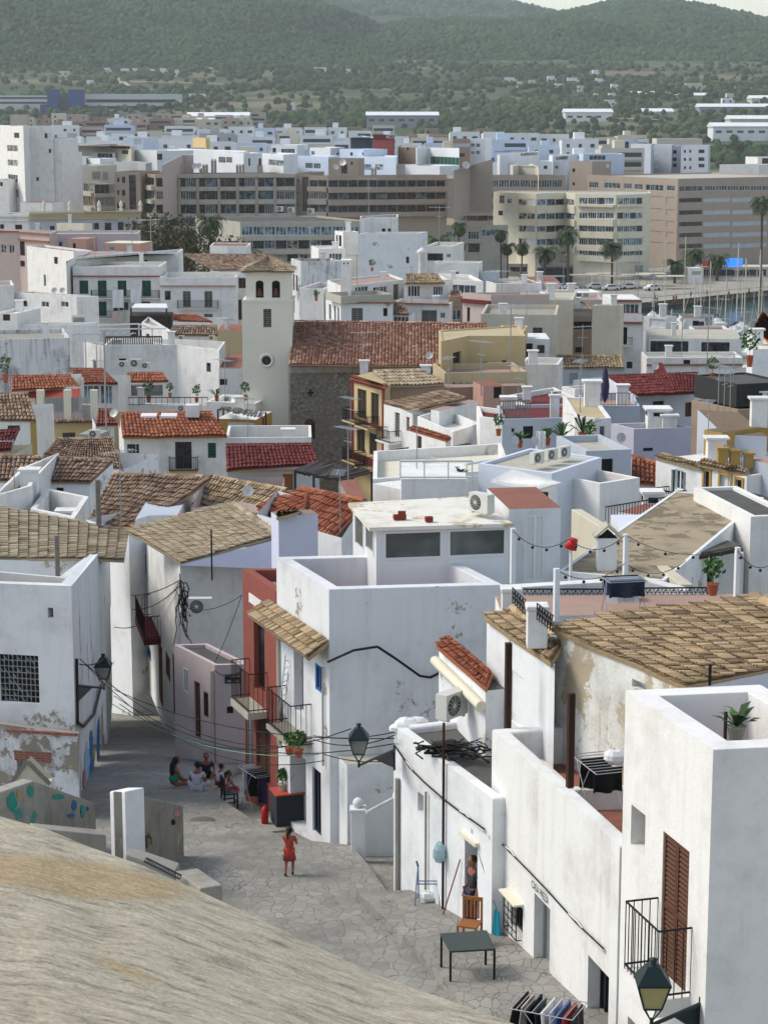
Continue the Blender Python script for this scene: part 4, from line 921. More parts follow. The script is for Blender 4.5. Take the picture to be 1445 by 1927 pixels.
m = MB(); p = P(578,958,72.3); m.lathe(p,[(.1,0),(.13,.1),(.09,.25),(.1,.5),(.0,.5)],9); m.build('clay_pot','rust',h.root)
# left house
h = House('left_house','big weathered white house with a barred glass block window at the left edge',[(-60,1096,57.6),(134,1103,57),(206,1017,88)],ref=1,close=[(192,1024,88.2),(112,1085,62.5),(-60,1070,62)],mat='white_old',par=.45,pt=.3,roof='ochre',near=True,rv=.12,slope=True,bev=.08); H8 = h
h.win(0,0,1233,73,1322,'h',name='window',rv=.1); h.win(0,90,1144,100,1163,'h',rv=.4)
for a in ((193,1124,198,1190),(172,1230,177,1280)): h.win(1,*a,'g1')
u0,u1,z0,z1 = h.rect(0,0,1233,73,1322); m = MB()
for i in range(10):
 q = u0 + (u1 - u0) * i / 9; m.bar(h.proj(0,q,z0,-.05),h.proj(0,q,z1,-.05),.014,4)
for i in range(9): q = z0 + (z1 - z0) * i / 8; m.bar(h.proj(0,u0,q,-.05),h.proj(0,u1,q,-.05),.014,4)
m.build('window_bars','metal_grey',h.root)
m = MB()
for i in range(9):
 for j in range(8):
  a_ = u0 + (u1 - u0) * (i + .08) / 9; b_ = u0 + (u1 - u0) * (i + .92) / 9; c_ = z0 + (z1 - z0) * (j + .08) / 8; d_ = z0 + (z1 - z0) * (j + .92) / 8; q = random.uniform(-.02,.02)
  m.add([h.proj(0,a_,c_,-.085 + q),h.proj(0,b_,c_,-.085),h.proj(0,b_,d_,-.085 - q),h.proj(0,a_,d_,-.085)],((0,1,2,3),))
m.build('glass_blocks','glass_blue',h.root)
zz = h.z; h.finish()
h = House('back_left_house','house under a wide sun-bleached patched clay roof at the left edge',[(-60,1052,74),(192,1058,76),(204,1012,86)],ref=1,mat='white_dirty',par=0,roof=None,near=True,slope=True); h.finish()
tiles(P(234,1053,75.9),P(242,1003,78),P(-60,942,79),P(-60,1046,74.2),'tile_pale',h.root,w_=.19,l_=.4,k=5,ridge=False)
h = House('ruined_annex','crumbling low annex with peeling plaster and exposed bricks below the left house',[(-50,1356,55),(146,1383,54.4),(150,1378,57)],ref=1,mat='peeled_brick',par=0,roof='concrete',near=True,slope=True,rv=.2); h.win(0,32,1418,84,1500,'gr',name='blocked_window'); h.finish()
f = h.faces[0]; m = MB(); u0,u1,z0,z1 = h.rect(0,28,1414,96,1432); panel(m,V((f['A'].x,f['A'].y,0)),f['u'],f['n'],u0,u1,z0,z1,.04); m.build('brick_lintel','bricks',h.root)
m = MB(); u0,u1 = h.uv(0,15,1366)[0],f['L']; panel(m,V((f['A'].x,f['A'].y,0)),f['u'],f['n'],u0,u1,h.z - .02,h.z + .05,.12); m.build('brick_coping','bricks',h.root)
# lower walls by the rampart
def wall(label,C,d,th,h0,mat,name='low_wall',cat='wall',ref=0,bev=.03,slope=True):
 pts = [P(c[0],c[1],c[2]) for c in C]; r = MB(); 
 for a,b in zip(pts,pts[1:]):
  u = V((b.x - a.x,b.y - a.y,0)).normalized(); n = V((-u.y,u.x,0)) * th; r.hexa([V((a.x,a.y,h0)),V((b.x,b.y,h0)),V((b.x,b.y,h0)) + n,V((a.x,a.y,h0)) + n],[a,b,b + n,a + n])
 o = r.build(name,mat,org=(pts[0].x,pts[0].y,h0),bev=bev); return tag(o,label,cat)
o = wall('grey stone wall with green and blue graffiti at the lower left',[(-40,1505,45),(64,1470,46.5),(180,1512,50)],0,.35,24,'graffiti_wall')
o = wall('lit white end pillar of the dark grey low wall',[(206,1490,45.4),(235,1490,44.8)],0,.5,24,'white_dirty',name='wall_pillar')  # white beside the grey paints in the light on this end face
o = wall('dark grey low wall beside its white end pillar with a small painted face',[(236,1491,44.9),(345,1517,49)],0,.3,24,'render_grey')
o = wall('low concrete ledge with a metal grating at the foot of the grey wall',[(236,1608,42.5),(330,1640,42.4),(376,1672,40.8)],0,.5,24,'concrete',name='ledge')
m = MB(); a,b = P(272,1622,42.2),P(338,1655,41.3)
for i in range(16):
 t = i / 15; p = a.lerp(b,t); m.bar(p,p + V((0,.35,-.05)),.012,4)
m.bar(a,b,.02,4); m.bar(a + V((0,.35,-.05)),b + V((0,.35,-.05)),.02,4); tag(m.build('metal_grating','iron',org=a),'narrow dark metal grating in the concrete ledge by the rampart','grating')
o = wall('low pale kerb wall running down from the graffiti wall',[(75,1560,43.5),(200,1572,44.5)],0,.5,24,'concrete',name='kerb_wall')
m = MB(); a,b,c = P(14,1484,50),P(52,1434,50),P(94,1476,50); dd = V((0,.5,0))
m.add([a,c,b,a + dd,c + dd,b + dd],((0,1,2),(3,5,4),(0,3,4,1)),0); m.bar(a,b + V((0,0,.03)),.06,4,k=1); m.bar(b,c,.06,4,k=1)
tag(m.build('roof_hatch',['beige_wall','wood_grey'],org=a),'small beige pointed gable with grey wooden edges in front of the ruined annex','gable')
# gate pillar with ball and garden wall handrail
p = PG(674,1600); zt = P(674,1523,p.y).z; m = MB(); m.box(p - V((0,0,.4)),.36,.36,zt - p.z + .4); m.box((p.x,p.y,zt - .02),.42,.42,.07)
r = thing('gate_pillar','square white gate pillar topped by a round white ball','pillar',p); m.build('pillar','white_dirty',r,bev=.02); m = MB(); m.ball((p.x,p.y,zt + .16),.14,n=14); m.build('ball','white',r)
m = MB(); m.bar(P(689,1530,49.3),P(742,1502,49.8),.045,8); m.bar(P(742,1502,49.8),P(742,1502,49.8) + V((0,.3,0)),.04,6); tag(m.build('handrail','white',org=P(689,1530,49.3)),'sloping white handrail rising from the ball-topped pillar','handrail')
# middle right: peeling house with barrel tiled roof
h = House('peeling_house','old house with blotchy peeling wall under a wide barrel tiled roof',[(1040,1186),(1286,1292,37.6),(1560,1250)],ref=1,mat='limewash_peel',par=0,roof=None,near=True,rv=.25); h.win(0,1189,1283,1216,1298,'g1'); h.finish()
rq(h.root,(1036,1182),(1286,1287),(1600,1222),(1418,1124),37.5,1.3,'tile_old',w_=.13,l_=.33,k=6,gable='grey_blue',jit=.016)
m = MB(); u,z = h.uv(0,1040,1195); p = h.proj(0,.12,h.z - .1,.09); m.bar(p,(p.x,p.y,p.z - 3.5),.065,9); m.build('drain_pipe','pole_grey',h.root)
h = House('white_side_house','narrow white side wall with a dark doorway under a strip of barrel tiles',[(916,1160),(1034,1246,41),(1044,1250)],ref=1,mat='white_dirty',par=0,roof=None,near=True,rv=.3); h.win(0,960,1268,985,1366,'d1',name='door',rv=.4); h.finish()
rq(h.root,(909,1160),(1034,1247),(1060,1206),(966,1148),40.8,.35,'tile_old',w_=.15,l_=.3,k=6,ridge=True)
h = House('orange_eave_house','small white house with a strip of orange clay tiles and a dark asphalt roof',[(826,1216),(914,1300,43.5),(960,1296)],ref=1,mat='white_dirty',par=0,roof='dark_roof',near=True,bev=0); h.finish()
rq(h.root,(820,1214),(912,1294),(924,1262),(846,1199),43.3,.3,'tile_orange',w_=.15,l_=.3,k=6,ridge=False)
m = MB(); f = h.faces[0]; m.bar(f['A'] + f['n'] * .1 - V((0,0,.35)),f['B'] + f['n'] * .1 - V((0,0,.35)),.12,8); m.build('gutter_roll','cream',h.root)
# terrace house with iron railings
h = House('railing_house','white terrace house with scrolled iron railings between square white pillars',[(946,1160,45.4),(1480,1150,45.6)],mat='white',par=0,roof='terrace_pink',deep=2.0,near=True,slope=False); h.finish(); H11 = h; zr = H11.z
def pillar(px,py,d,w_,hh,label,mat='white',cap=.03):
 p = P(px,py,d); z = P(px,hh,d).z; m = MB(); m.box((p.x,p.y,p.z - .3),w_,w_,z - p.z + .3 - .1); m.box((p.x,p.y,z - .1),w_ * 1.12,w_ * 1.12,.1); return tag(m.build('terrace_pillar',mat,org=p,bev=.02),label,'pillar')
pillar(961,1165,45,.42,1104,'square white terrace pillar at the left end of the scrolled railing'); pillar(1010,1190,41.6,.42,1137,'square white terrace pillar above the tile strip'); pillar(1181,1130,47,.38,1104,'square white terrace pillar behind the drying clothes')
def scrollrail(a,b,hgt,label,n=12,dens='heart'):
 a,b = V(a),V(b); u = (b - a) / n; r = thing('iron_railing',label,'railing',a); m = MB(); m.bar(a + UP * hgt,b + UP * hgt,.018,5); m.bar(a + UP * .05,b + UP * .05,.014,5); m.build('rails','iron',r); m = MB()
 for i in range(n):
  o = a + u * i
  if dens == 'heart':
   for sg in (0,1):
    pts = []
    for j in range(11):
     t = j / 10; s = 1 - 2 * sg; x = .5 + s * (-.42 * math.sin(math.pi * t * .9) + .12 * t); pts.append(o + u * x + UP * (.08 + (hgt - .12) * (t if t < .9 else .9)))
    m.tube(pts,.011,4)
    c = o + u * (.5 + (.22 if sg else -.22)) + UP * (hgt * .8); m.tube([c + u.normalized() * .055 * math.cos(q) + UP * .055 * math.sin(q) for q in np.linspace(0,5.2,9)],.01,4)
  else:
   m.bar(o + UP * .06,o + u + UP * hgt,.012,4); m.bar(o + u + UP * .06,o + UP * hgt,.012,4); m.bar(o,o + UP * hgt,.012,4)
 m.build('scrollwork','iron',r); return r
scrollrail(P(984,1135,47.5),P(1166,1135,47.5),.34,'scrolled iron railing left of the drying clothes',12); scrollrail(P(1200,1133,47.5),P(1350,1132,47.5),.34,'scrolled iron railing right of the drying clothes',10)
scrollrail(P(964,1136,44.6),P(988,1160,42.6),.36,'short criss-cross iron railing between the two left pillars',5,'x'); scrollrail(P(1010,1168,41.3),P(1040,1192,39.6),.36,'short criss-cross iron railing running down to the drain pipe',6,'x')
o = wall('long low white parapet behind the scrolled railings',[(958,1106,47.9),(1205,1091,48.1),(1290,1112,47.6)],0,.35,26,'white',bev=.02)
for (px,y0,y1,d,l) in ((170 * .3773 + 900,1098,994,50,'slim white lamp post left of the white panelled door'),(1046,1168,1070,43,'slim white post standing on the tile strip house'),(1176,1100,1005,49.2,'slim white post behind the drying clothes'),(1385,1130,1030,47.3,'slim white post at the right end of the terrace')):
 p = P(px,y0,d); post(l,p,P(px,y1,d).z,.055,'frame_white','light_post','post',sq=True)
# yellow flat roof with gabled chimney
h = House('lichen_roof_house','house with a yellow lichen-covered flat roof behind the iron railings',[(1050,1075),(1250,1092,54)],ref=1,mat='white_dirty',par=.02,pt=.1,roof='lichen_roof',deep=13,near=True); h.finish(); H12 = h
wall('sloping pale kerb of the lichen-covered roof',[(1075,958,68),(1175,1020,60),(1280,1100,53)],0,.35,27,'beige_wall',name='roof_kerb',cat='kerb')
p = P(1140,1076,55.5); zt = P(1140,1010,55.5).z; r = thing('gabled_chimney','square white chimney with a gabled tile cap on the lichen-covered roof','chimney',p); m = MB(); m.box((p.x,p.y,p.z - .4),.52,.52,zt - p.z + .4); m.build('shaft','white',r)
m = MB(); 
for sg in (-1,1): m.hexa([(p.x + sg * .36,p.y - .32,zt),(p.x,p.y - .32,zt + .32),(p.x,p.y + .32,zt + .32),(p.x + sg * .36,p.y + .32,zt)][::sg],[(p.x + sg * .36,p.y - .32,zt + .06),(p.x,p.y - .32,zt + .38),(p.x,p.y + .32,zt + .38),(p.x + sg * .36,p.y + .32,zt + .06)][::sg])
m.build('cap','concrete_pale',r); m = MB(); m.add([(p.x - .28,p.y - .2,zt),(p.x + .28,p.y - .2,zt),(p.x,p.y - .2,zt + .26)],((0,1,2),)); m.build('opening','dark',r)
h = House('reed_roof_terrace','white walled terrace under a grey reed mat roof',[(1190,1042,60),(1400,1044,60)],mat='white',par=0,roof='lilac',deep=6,near=True); h.finish()
m = MB(); c = [P(1155,1006,66),P(1262,1052,57),P(1395,1028,59),P(1285,992,68)]; n = 40
for i in range(n):
 a,b = c[0].lerp(c[1],i / n),c[3].lerp(c[2],i / n); a2,b2 = c[0].lerp(c[1],(i + .86) / n),c[3].lerp(c[2],(i + .86) / n); q = V((0,0,random.uniform(-.02,.02))); m.add([a + q,a2 + q,b2 - q,b - q],((0,1,2,3),))
 m.bar(a.lerp(a2,.5),b.lerp(b2,.5),.05,4)
r = thing('reed_canopy','grey reed mat canopy on dark poles behind the slim white posts','canopy',c[1]); m.build('mat','reed',r); m = MB(); m.bar(c[1] - V((0,0,.1)),c[2] - V((0,0,.1)),.07,6)
for t in (.15,.55,.95): q = c[1].lerp(c[2],t); m.bar(q,q - V((0,0,1.6)),.07,6)
m.build('frame','wood_dark',r)

h = House('alley_end_house','white house with a narrow iron balcony closing the far end of the alley',[(196,1075,101),(262,1080,99)],mat='white_dirty',par=.3,near=True,rv=.25,deep=6); h.win(0,222,1150,232,1228,'d'); h.win(0,224,1244,236,1290,'h'); h.balcony(0,212,243,1230,1188,dep=.7); h.finish()
# ---- the town between the street and the harbour
RW = random.Random(21); AE = []
class Z:
 """photo crops I measured on: origin and magnification"""
 def __init__(s,x0,y0,k=2.89): s.x0,s.y0,s.k = x0,y0,k
 def p(s,x,y): return (s.x0 + x / s.k,s.y0 + y / s.k)
 def c(s,C): return [s.p(*q[:2]) + tuple(q[2:]) for q in C]
 def w(s,W): return [(q[0],) + s.p(q[1],q[2]) + s.p(q[3],q[4]) + tuple(q[5:]) for q in W]
 def H(s,name,label,C,d=None,mat='white',wins=(),bal=(),bands=(),fin=True,**k):
  if k.get('close'): k['close'] = s.c(k['close'])
  h = House(name,label,s.c(C),d,mat=mat,**k)
  for q in s.w(wins): h.win(*q)
  for q in bal:
   a = s.p(q[1],q[3]); b = s.p(q[2],q[4]); h.balcony(q[0],a[0],b[0],a[1],b[1],**(q[5] if len(q) > 5 else {}))
  if not wins and not k.get('cat') and 95 < h.C[0].y < 420 and not k.get('slope'):
   for fi,f in enumerate(h.faces):
    n = int(f['L'] / 3.4)
    for i in range(n):
     for st in (0,1,2):
      if RW.random() < .42: u = f['L'] * (i + .5) / n; ww,wh = RW.choice(((.7,.9),(.9,1.2),(.8,1.9),(1.3,1.1))); zt = h.z - 1.0 - k.get('par',.5) * .6 - st * 3.0; h.win(fi,u - ww / 2,zt - wh,u + ww / 2,zt,RW.choice(('g','d1','dbrown','wgrey','h','g1')),px=False)
  if not k.get('cat') and h.roofmat and 95 < h.C[0].y < 420 and RW.random() < .6:
   c = sum(h.plan,V()) / len(h.plan); g_ = h.plan[RW.randrange(len(h.plan))]; c = c.lerp(g_,.45); zz = h.z - h.par; s_ = RW.uniform(.5,.9); m = MB(); hh = RW.uniform(.9,1.8); m.box((c.x,c.y,zz - .02),s_,s_ * .8,hh); m.box((c.x,c.y,zz + hh),s_ * 1.3,s_ * 1.1,.1); m.build('chimney',mat if mat in ('white','white_clean','white_dirty') else 'white',h.root)
  if '.' not in h.root.name and h.roofmat and 80 < h.C[0].y < 330 and RW.random() < .32: AE.append((h,RW.uniform(.2,.8),RW.uniform(0,3)))
  for q in bands: h.band(q[0],s.p(0,q[1])[1],s.p(0,q[2])[1],q[3],q[4] if len(q) > 4 else None)
  if fin: h.finish()
  return h
 def R(s,h,e0,e1,r1,r0,d,rise=1.5,mat='tile_mixed',ref=1,**k):
  return rq(h.root if h else None,s.p(*e0),s.p(*e1),s.p(*r1),s.p(*r0),d,rise,mat,ref,**k)
z3,z4,z5,z6,z7,z8 = Z(0,380),Z(480,380),Z(945,380),Z(0,680),Z(480,680),Z(945,680)
MK = dict(w_=.3,l_=.55,k=4)
# --- left, just behind the first roofs
z6.H('patio_house','small white house with an open walled flat roof and a lilac inner wall',[(165,802),(405,852,95),(482,735)],mat='white',par=1.0,pt=.25,roof='white')
z6.H('plain_house','plain white house wall at the left edge above the sun-bleached roof',[(-40,735),(170,677,99),(186,640)],ref=1,mat='white',par=.6,roof='dark_roof')
h = z6.H('small_window_house','white house with one small dark window under a long brown barrel tiled roof',[(-60,652),(487,657,106),(614,600)],mat='white_dirty',wins=[(0,305,687,346,725,'h')],par=0,roof=None,rv=.3); z6.R(h,(-60,648),(490,655),(614,540),(-60,512),105.8,1.9,w_=.26,l_=.45,k=5,gable='white_dirty')
h = z6.H('broad_roof_house','low house under the broad brown tiled roof with a tall wooden pole before it',[(470,860),(700,930,88),(1000,860)],mat='white_dirty',par=0,roof=None); z6.R(h,(476,890),(705,950),(1145,632),(615,616),90,2.4,w_=.26,l_=.45,k=5)
h = z6.H('dormer','small white gabled dormer with a grey roof on the broad brown tiled roof',[(735,862,89),(810,795,90),(965,820,90)],mat='white',par=0,roof='grey_blue',cat='dormer',slope=False)
h = z6.H('dark_tile_house','low house with a dark mottled tile roof left of the green-shuttered house',[(240,515),(670,590,122)],mat='white_dirty',par=0,roof=None,deep=6); z6.R(h,(235,505),(672,588),(610,420),(320,425),121.8,1.4,**MK)
z6.H('roof_vents','brown and grey vent boxes standing on the dark mottled tile roof',[(425,385),(535,400,132)],mat='concrete',par=0,roof='concrete',deep=2,base=16.5,cat='vent box')
h = z6.H('green_shutter_house','white house with green shutters, an iron balcony and a bright orange tiled roof',[(645,345),(673,413,150),(1234,408)],mat='white',wins=[(1,692,450,738,532,'d1'),(1,740,450,757,532,'green'),(1,953,437,1043,586,'d'),(1,1130,443,1175,526,'green')],bal=[(1,922,1075,588,516,dict(dep=.7,slab='mustard'))],bands=[(1,408,418,.15,'ochre')],par=0,roof=None,rv=.2)
z6.R(h,(665,412),(1236,406),(1152,276),(652,284),149.6,2.2,'tile_orange',w_=.3,l_=.5,k=5,gable='white')
for a,b,l in ((765,850,'left'),(873,960,'right')):
 q = [PZ(*z6.p(a,306),P(*z6.p(1236,406),149.6).z + 2.05),PZ(*z6.p(b,306),P(*z6.p(1236,406),149.6).z + 2.05)]; m = MB(); m.hexa([q[0],q[1],q[1] + V((0,.7,.12)),q[0] + V((0,.7,.12))],[x + V((0,0,.12)) for x in (q[0],q[1],q[1] + V((0,.7,.12)),q[0] + V((0,.7,.12)))]); m.build('skylight','frame_white',h.root)
m = MB(); p = P(*z6.p(1048,300),152); m.box(p,1.0,.8,.9); m.build('chimney','white',h.root)
h = z6.H('ochre_corner_house','house with an ochre corner strip and a brown tiled roof at the left edge',[(-60,324),(196,322,152),(200,310)],mat='white',wins=[(0,42,348,108,378,'d')],par=0,roof=None); z6.R(h,(-60,320),(196,320),(152,176),(-60,178),151.8,2.6,**MK)
h.finish(); m = MB(); u,z = h.uv(0,*z6.p(165,330)); panel(m,V((h.faces[0]['A'].x,h.faces[0]['A'].y,0)),h.faces[0]['u'],h.faces[0]['n'],u,h.faces[0]['L'] + .02,h.zb,h.z,.05); m.build('corner_strip','mustard',h.root)
h = z6.H('crimson_gable_house','low house with a faded crimson gable roof at the left edge',[(-60,515),(66,512,128),(176,452)],mat='beige_wall',par=0,roof=None); z6.R(h,(-60,500),(60,478),(105,372),(-60,385),127,1.0,'tile_crimson',**MK)
h = z6.H('terrace_bar_house','ochre walled house with a tile strip under its covered balustrade terrace',[(198,342),(520,332,166),(585,345)],mat='yellow',wins=[(0,340,387,410,424,'d'),(0,520,388,560,430,'d')],par=0,roof='terrace_pink'); z6.R(h,(196,340),(525,330),(525,316),(200,318),165.5,.25,'tile_mixed',w_=.3,l_=.4,k=4,ridge=False)
zb = h.z; 
for x in (225,372,515): m = MB(); p = P(*z6.p(x,318),166.5); m.box((p.x,p.y,zb),.6,.5,2.6); m.build('post','cream',h.root)
m = MB(); a,b = P(*z6.p(225,300),166.4),P(*z6.p(515,300),166.4)
for i in range(40): q = a.lerp(b,i / 40); m.bar((q.x,q.y,zb),(q.x,q.y,zb + 2.0),.05,4,cap=False)
m.build('balusters','metal_grey',h.root)
z6.H('covered_terrace_house','white terrace room with a red awning and a dark opening above the ochre wall',[(62,140),(440,135,173)],mat='white',wins=[(0,195,168,245,318,'h'),(0,252,170,425,318,'d')],par=0,roof=None,deep=6,fin=True,rv=1.2)
h = z6.H('red_roof_lean','long low building with a bright red tiled roof behind the covered terrace',[(60,100),(420,98,178)],mat='white',par=0,roof=None,deep=4); z6.R(h,(62,160),(435,138),(385,76),(62,80),173.4,1.6,'tile_orange',**MK)
m = MB(); a,b = P(*z6.p(160,150),173),P(*z6.p(437,150),173); c,d_ = a + V((0,-1.3,-.6)),b + V((0,-1.3,-.6)); m.hexa([c,d_,b,a],[q + V((0,0,.05)) for q in (c,d_,b,a)]); tag(m.build('awning','awning_red',org=a),'red striped awning over the dark terrace opening','awning')
h = z6.H('glass_porch_house','house with a glazed white porch under a faded red tiled roof',[(438,118),(640,120,185)],mat='white',wins=[(0,445,130,540,232,'gb'),(0,545,130,612,232,'gb')],par=0,roof=None,deep=6); z6.R(h,(425,120),(642,118),(560,42),(380,40),184.6,1.8,'tile_red',**MK)
h = z6.H('small_red_roof','tiny red tiled lean-to roof beside the television aerials',[(520,345),(620,342,160)],mat='white',par=0,roof=None,deep=4); z6.R(h,(520,345),(640,342),(610,262),(535,262),159.8,1.2,'tile_red',**MK)
# white terraced house with porch
h = z6.H('porch_house','large white house with an arched tile-roofed porch and potted trees on its terrace',[(525,238),(1140,238,190),(1400,228)],mat='white_clean',par=.0,roof='white',slope=False)
h = z6.H('porch','white porch with round columns and a small orange tiled roof',[(655,120),(905,118,196)],cat='porch',mat='white_clean',wins=[(0,710,128,885,190,'gr')],par=0,roof=None,deep=4,rv=1.5); z6.R(h,(670,112),(918,108),(885,62),(690,64),195.8,.9,'tile_orange',**MK)
z6.H('upper_white_house','tall white terrace block with a row of air conditioners at its foot',[(565,-90),(960,-92,206),(1192,-60)],mat='white',par=.6,roof='concrete_pale')
z6.H('blue_white_block','pale white block stepping down towards the church tower',[(958,-20),(1192,10,203),(1200,0)],mat='white_clean',par=0,roof='terrace_red')
z6.H('pergola_house','ochre and white house with a grey reed pergola below the church tower',[(1180,300),(1390,318,172)],mat='mustard',wins=[(0,1235,330,1385,382,'w'),(0,1262,358,1302,384,'h')],par=0,roof='white',deep=5)
z6.H('white_side_terrace','white rounded terrace wall beside the foot of the church tower',[(1120,165),(1390,228,184)],mat='white_clean',par=.4,roof='white',deep=5)
# crimson roof house right of it
h = z7.H('crimson_roof_house','bluish white house with a deep crimson tiled roof and an ochre framed door',[(-150,596),(215,594,142),(350,556)],mat='grey_blue',wins=[(0,150,612,206,700,'wp')],bands=[(0,590,602,.12,'yellow')],par=0,roof=None)
z7.R(h,(-155,592),(350,556),(305,450),(-160,455),141,2.1,'tile_crimson',w_=.3,l_=.5,k=5,gable='white')
z7.H('blue_parapet_house','white house with a pale blue roof terrace parapet behind the crimson roof',[(-160,415),(307,412,152)],mat='white_clean',par=.9,roof='concrete',deep=6)
# church
TWD = 186
h = House('church_tower','tall cream church bell tower with arched bell openings and a tiled pyramid roof',[(455,566,TWD),(549,566,TWD)],mat='tower_white',par=0,roof='tower_white',deep=4.6,cat='church tower',rv=.35)
h.win(0,495.5,581,510.5,616,'wgrey',name='louvred_opening'); h.finish(); T = h.root; f = h.faces[0]
b2 = House('tmp','x',[(462,515,TWD + .2),(546,515,TWD + .2)],base=h.z - .05,mat='tower_white',par=0,roof=None,deep=4.1,rv=.6)
for a,c in ((481,496),(511.5,527)): b2.win(0,a,532,c,560,'h',rv=.9)
b2.finish()
for o in list(b2.root.children): o.parent = T; o.location = ORG[o.name] - ORG[T.name] if False else V(ORG[b2.root.name]) - V(ORG[T.name]); o.name = 'belfry' if o.name.startswith('wall') else 'bell_opening'
zt2 = b2.z; bpl = [q.copy() for q in b2.plan]; bpy.data.objects.remove(b2.root)
m = MB(); c = sum(bpl,V()) / 4; m.prism([c + (q - c) * 1.13 for q in bpl],h.z - .12,h.z + .12); m.build('cornice','tower_white',T); m = MB(); m.prism([c + (q - c) * 1.08 for q in bpl],zt2 - .05,zt2 + .15); m.build('eave_cornice','tower_white',T)
e = [c + (q - c) * 1.2 for q in bpl]; 
for q in e: q.z = zt2 + .2
ap = V((c.x,c.y,P(505,484,c.y).z))
for i in range(4):
 a,b = e[i],e[(i + 1) % 4]; tiles(a,b,ap + (b - a) * .01,ap - (b - a) * .01,'tile_pale',T,'roof',ridge=False,w_=.26,l_=.4,k=5,slab=.06)
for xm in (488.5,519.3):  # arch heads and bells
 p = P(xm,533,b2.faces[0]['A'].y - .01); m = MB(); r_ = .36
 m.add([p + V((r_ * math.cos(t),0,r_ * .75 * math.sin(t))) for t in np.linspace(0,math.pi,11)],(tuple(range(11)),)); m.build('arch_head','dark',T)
 p = P(xm,556,TWD + .75); m = MB(); m.lathe(p,[(.33,0),(.26,.2),(.2,.5),(.12,.66),(0,.7)],12); m.build('bell','rust',T)
p = P(501.5,678,TWD - .03); m = MB(); m.lathe(p,[(.42,0),(.42,.06),(.66,.06),(.68,0)],24,axis=(0,-1,0)); m.build('oculus_ring','tower_white',T); m = MB(); m.lathe(p,[(0,.02),(.42,.02)],20,axis=(0,-1,0)); m.build('oculus','dark_glass',T)
h = House('church_nave','long church nave of dark grey rubble stone under a mottled red tiled roof',[(545,690,184),(920,692,186)],mat='rubble',par=0,roof=None,deep=9,cat='church',rv=.4)
h.win(0,573,796,593,826,'dbrown',name='door',rv=.35); h.finish()
zr = h.z; m = MB(); f = h.faces[0]; panel(m,V((f['A'].x,f['A'].y,0)),f['u'],f['n'],0,f['L'],zr - .55,zr + .02,.12); m.build('eave_band','concrete',h.root)
rq(h.root,(543,685),(922,690),(915,609),(554,604),183.6,0,'tile_church',0,pitch=.5,w_=.3,l_=.22,k=3,gable='rubble',jit=.02)
p = P(583,797,183.95); m = MB(); r_ = .47; m.add([p + V((r_ * math.cos(t),0,r_ * .9 * math.sin(t))) for t in np.linspace(0,math.pi,13)],(tuple(range(13)),)); m.build('door_arch','frame_brown',h.root)
m = MB(); p = P(584,739,183.96); m.box((p.x,p.y,p.z - .32),.16,.06,.64); m.box((p.x,p.y,p.z - .08),.58,.07,.18); m.build('cross_opening','dark',h.root)
# red and yellow balcony house
h = z7.H('red_trim_house','tall yellow house with dark red trim, black shuttered doors and iron balconies',[(522,92),(706,142,150),(735,132)],mat='yellow',wins=[(0,557,152,605,308,'wwood'),(0,630,172,672,345,'wwood'),(0,553,362,597,490,'wwood'),(0,620,392,662,512,'wwood')],bal=[(0,530,598,322,258),(0,600,672,352,288),(0,528,598,540,470),(0,600,672,580,505)],par=0,roof='terrace_red',fin=False)
for x0,x1 in ((523,537),(692,708)): u0,z = h.uv(0,*z7.p(x0,200)); u1 = h.uv(0,*z7.p(x1,200))[0]; m = MB(); panel(m,V((h.faces[0]['A'].x,h.faces[0]['A'].y,0)),h.faces[0]['u'],h.faces[0]['n'],max(0,u0),min(u1,h.faces[0]['L']),h.zb,h.z,.05); m.build('pilaster','maroon',h.root)
for y0,y1 in ((330,350),(92 + 16,118 + 14),(520,560)): h.band(0,z7.p(0,y0)[1],z7.p(0,y1)[1],.12,'maroon')
h.finish(); z7.R(h,(514,88),(708,140),(722,128),(545,78),149.5,.5,'tile_orange',w_=.3,l_=.4,k=4,ridge=False)
h = z7.H('diamond_tile_house','ochre gabled house with a pale and dark chequered tile roof beside the red trimmed house',[(735,132),(1028,128,152)],mat='brown_plaster',par=0,roof=None,deep=7); z7.R(h,(733,132),(1030,124),(906,46),(640,52),151.8,2.0,'tile_pale',**MK)
m = MB(); m.add([P(*z7.p(552,78),151),P(*z7.p(733,134),149.6),P(*z7.p(645,52),155)],((0,1,2),)); m.build('gable','yellow',h.root)
h = z7.H('white_balcony_house','narrow white house with an iron balcony and old brown roof by the red trimmed house',[(700,232),(856,274,139),(880,262)],mat='white',wins=[(0,760,278,786,412,'wgrey'),(0,822,302,839,380,'wgrey'),(0,755,482,781,552,'wgrey'),(0,820,505,836,545,'wgrey')],bal=[(0,716,795,430,366)],par=0,roof=None)
z7.R(h,(698,226),(858,272),(1145,200),(1025,164),138.8,1.0,'tile_mixed',**MK)
z7.H('lilac_gable_house','white house with a pink tiled edge and a plain lilac side behind the brown roof',[(956,262),(1000,270,136),(1210,215)],mat='white',par=0,roof='terrace_pink',fin=True)
z7.H('stepped_wall_house','white stepped parapet walls in front of the plain lilac side',[(878,300),(1075,385,130),(1220,335)],mat='white',par=.6,roof='white')
h = z7.H('terracotta_edge_house','white house with a brown door under a sloping terracotta tile edge',[(836,372),(1036,432,125),(1065,425)],mat='white',wins=[(0,880,405,905,500,'dbrown')],par=0,roof=None); z7.R(h,(834,368),(1040,430),(1065,412),(870,352),124.8,.4,'tile_orange',w_=.3,l_=.35,k=4,ridge=False)
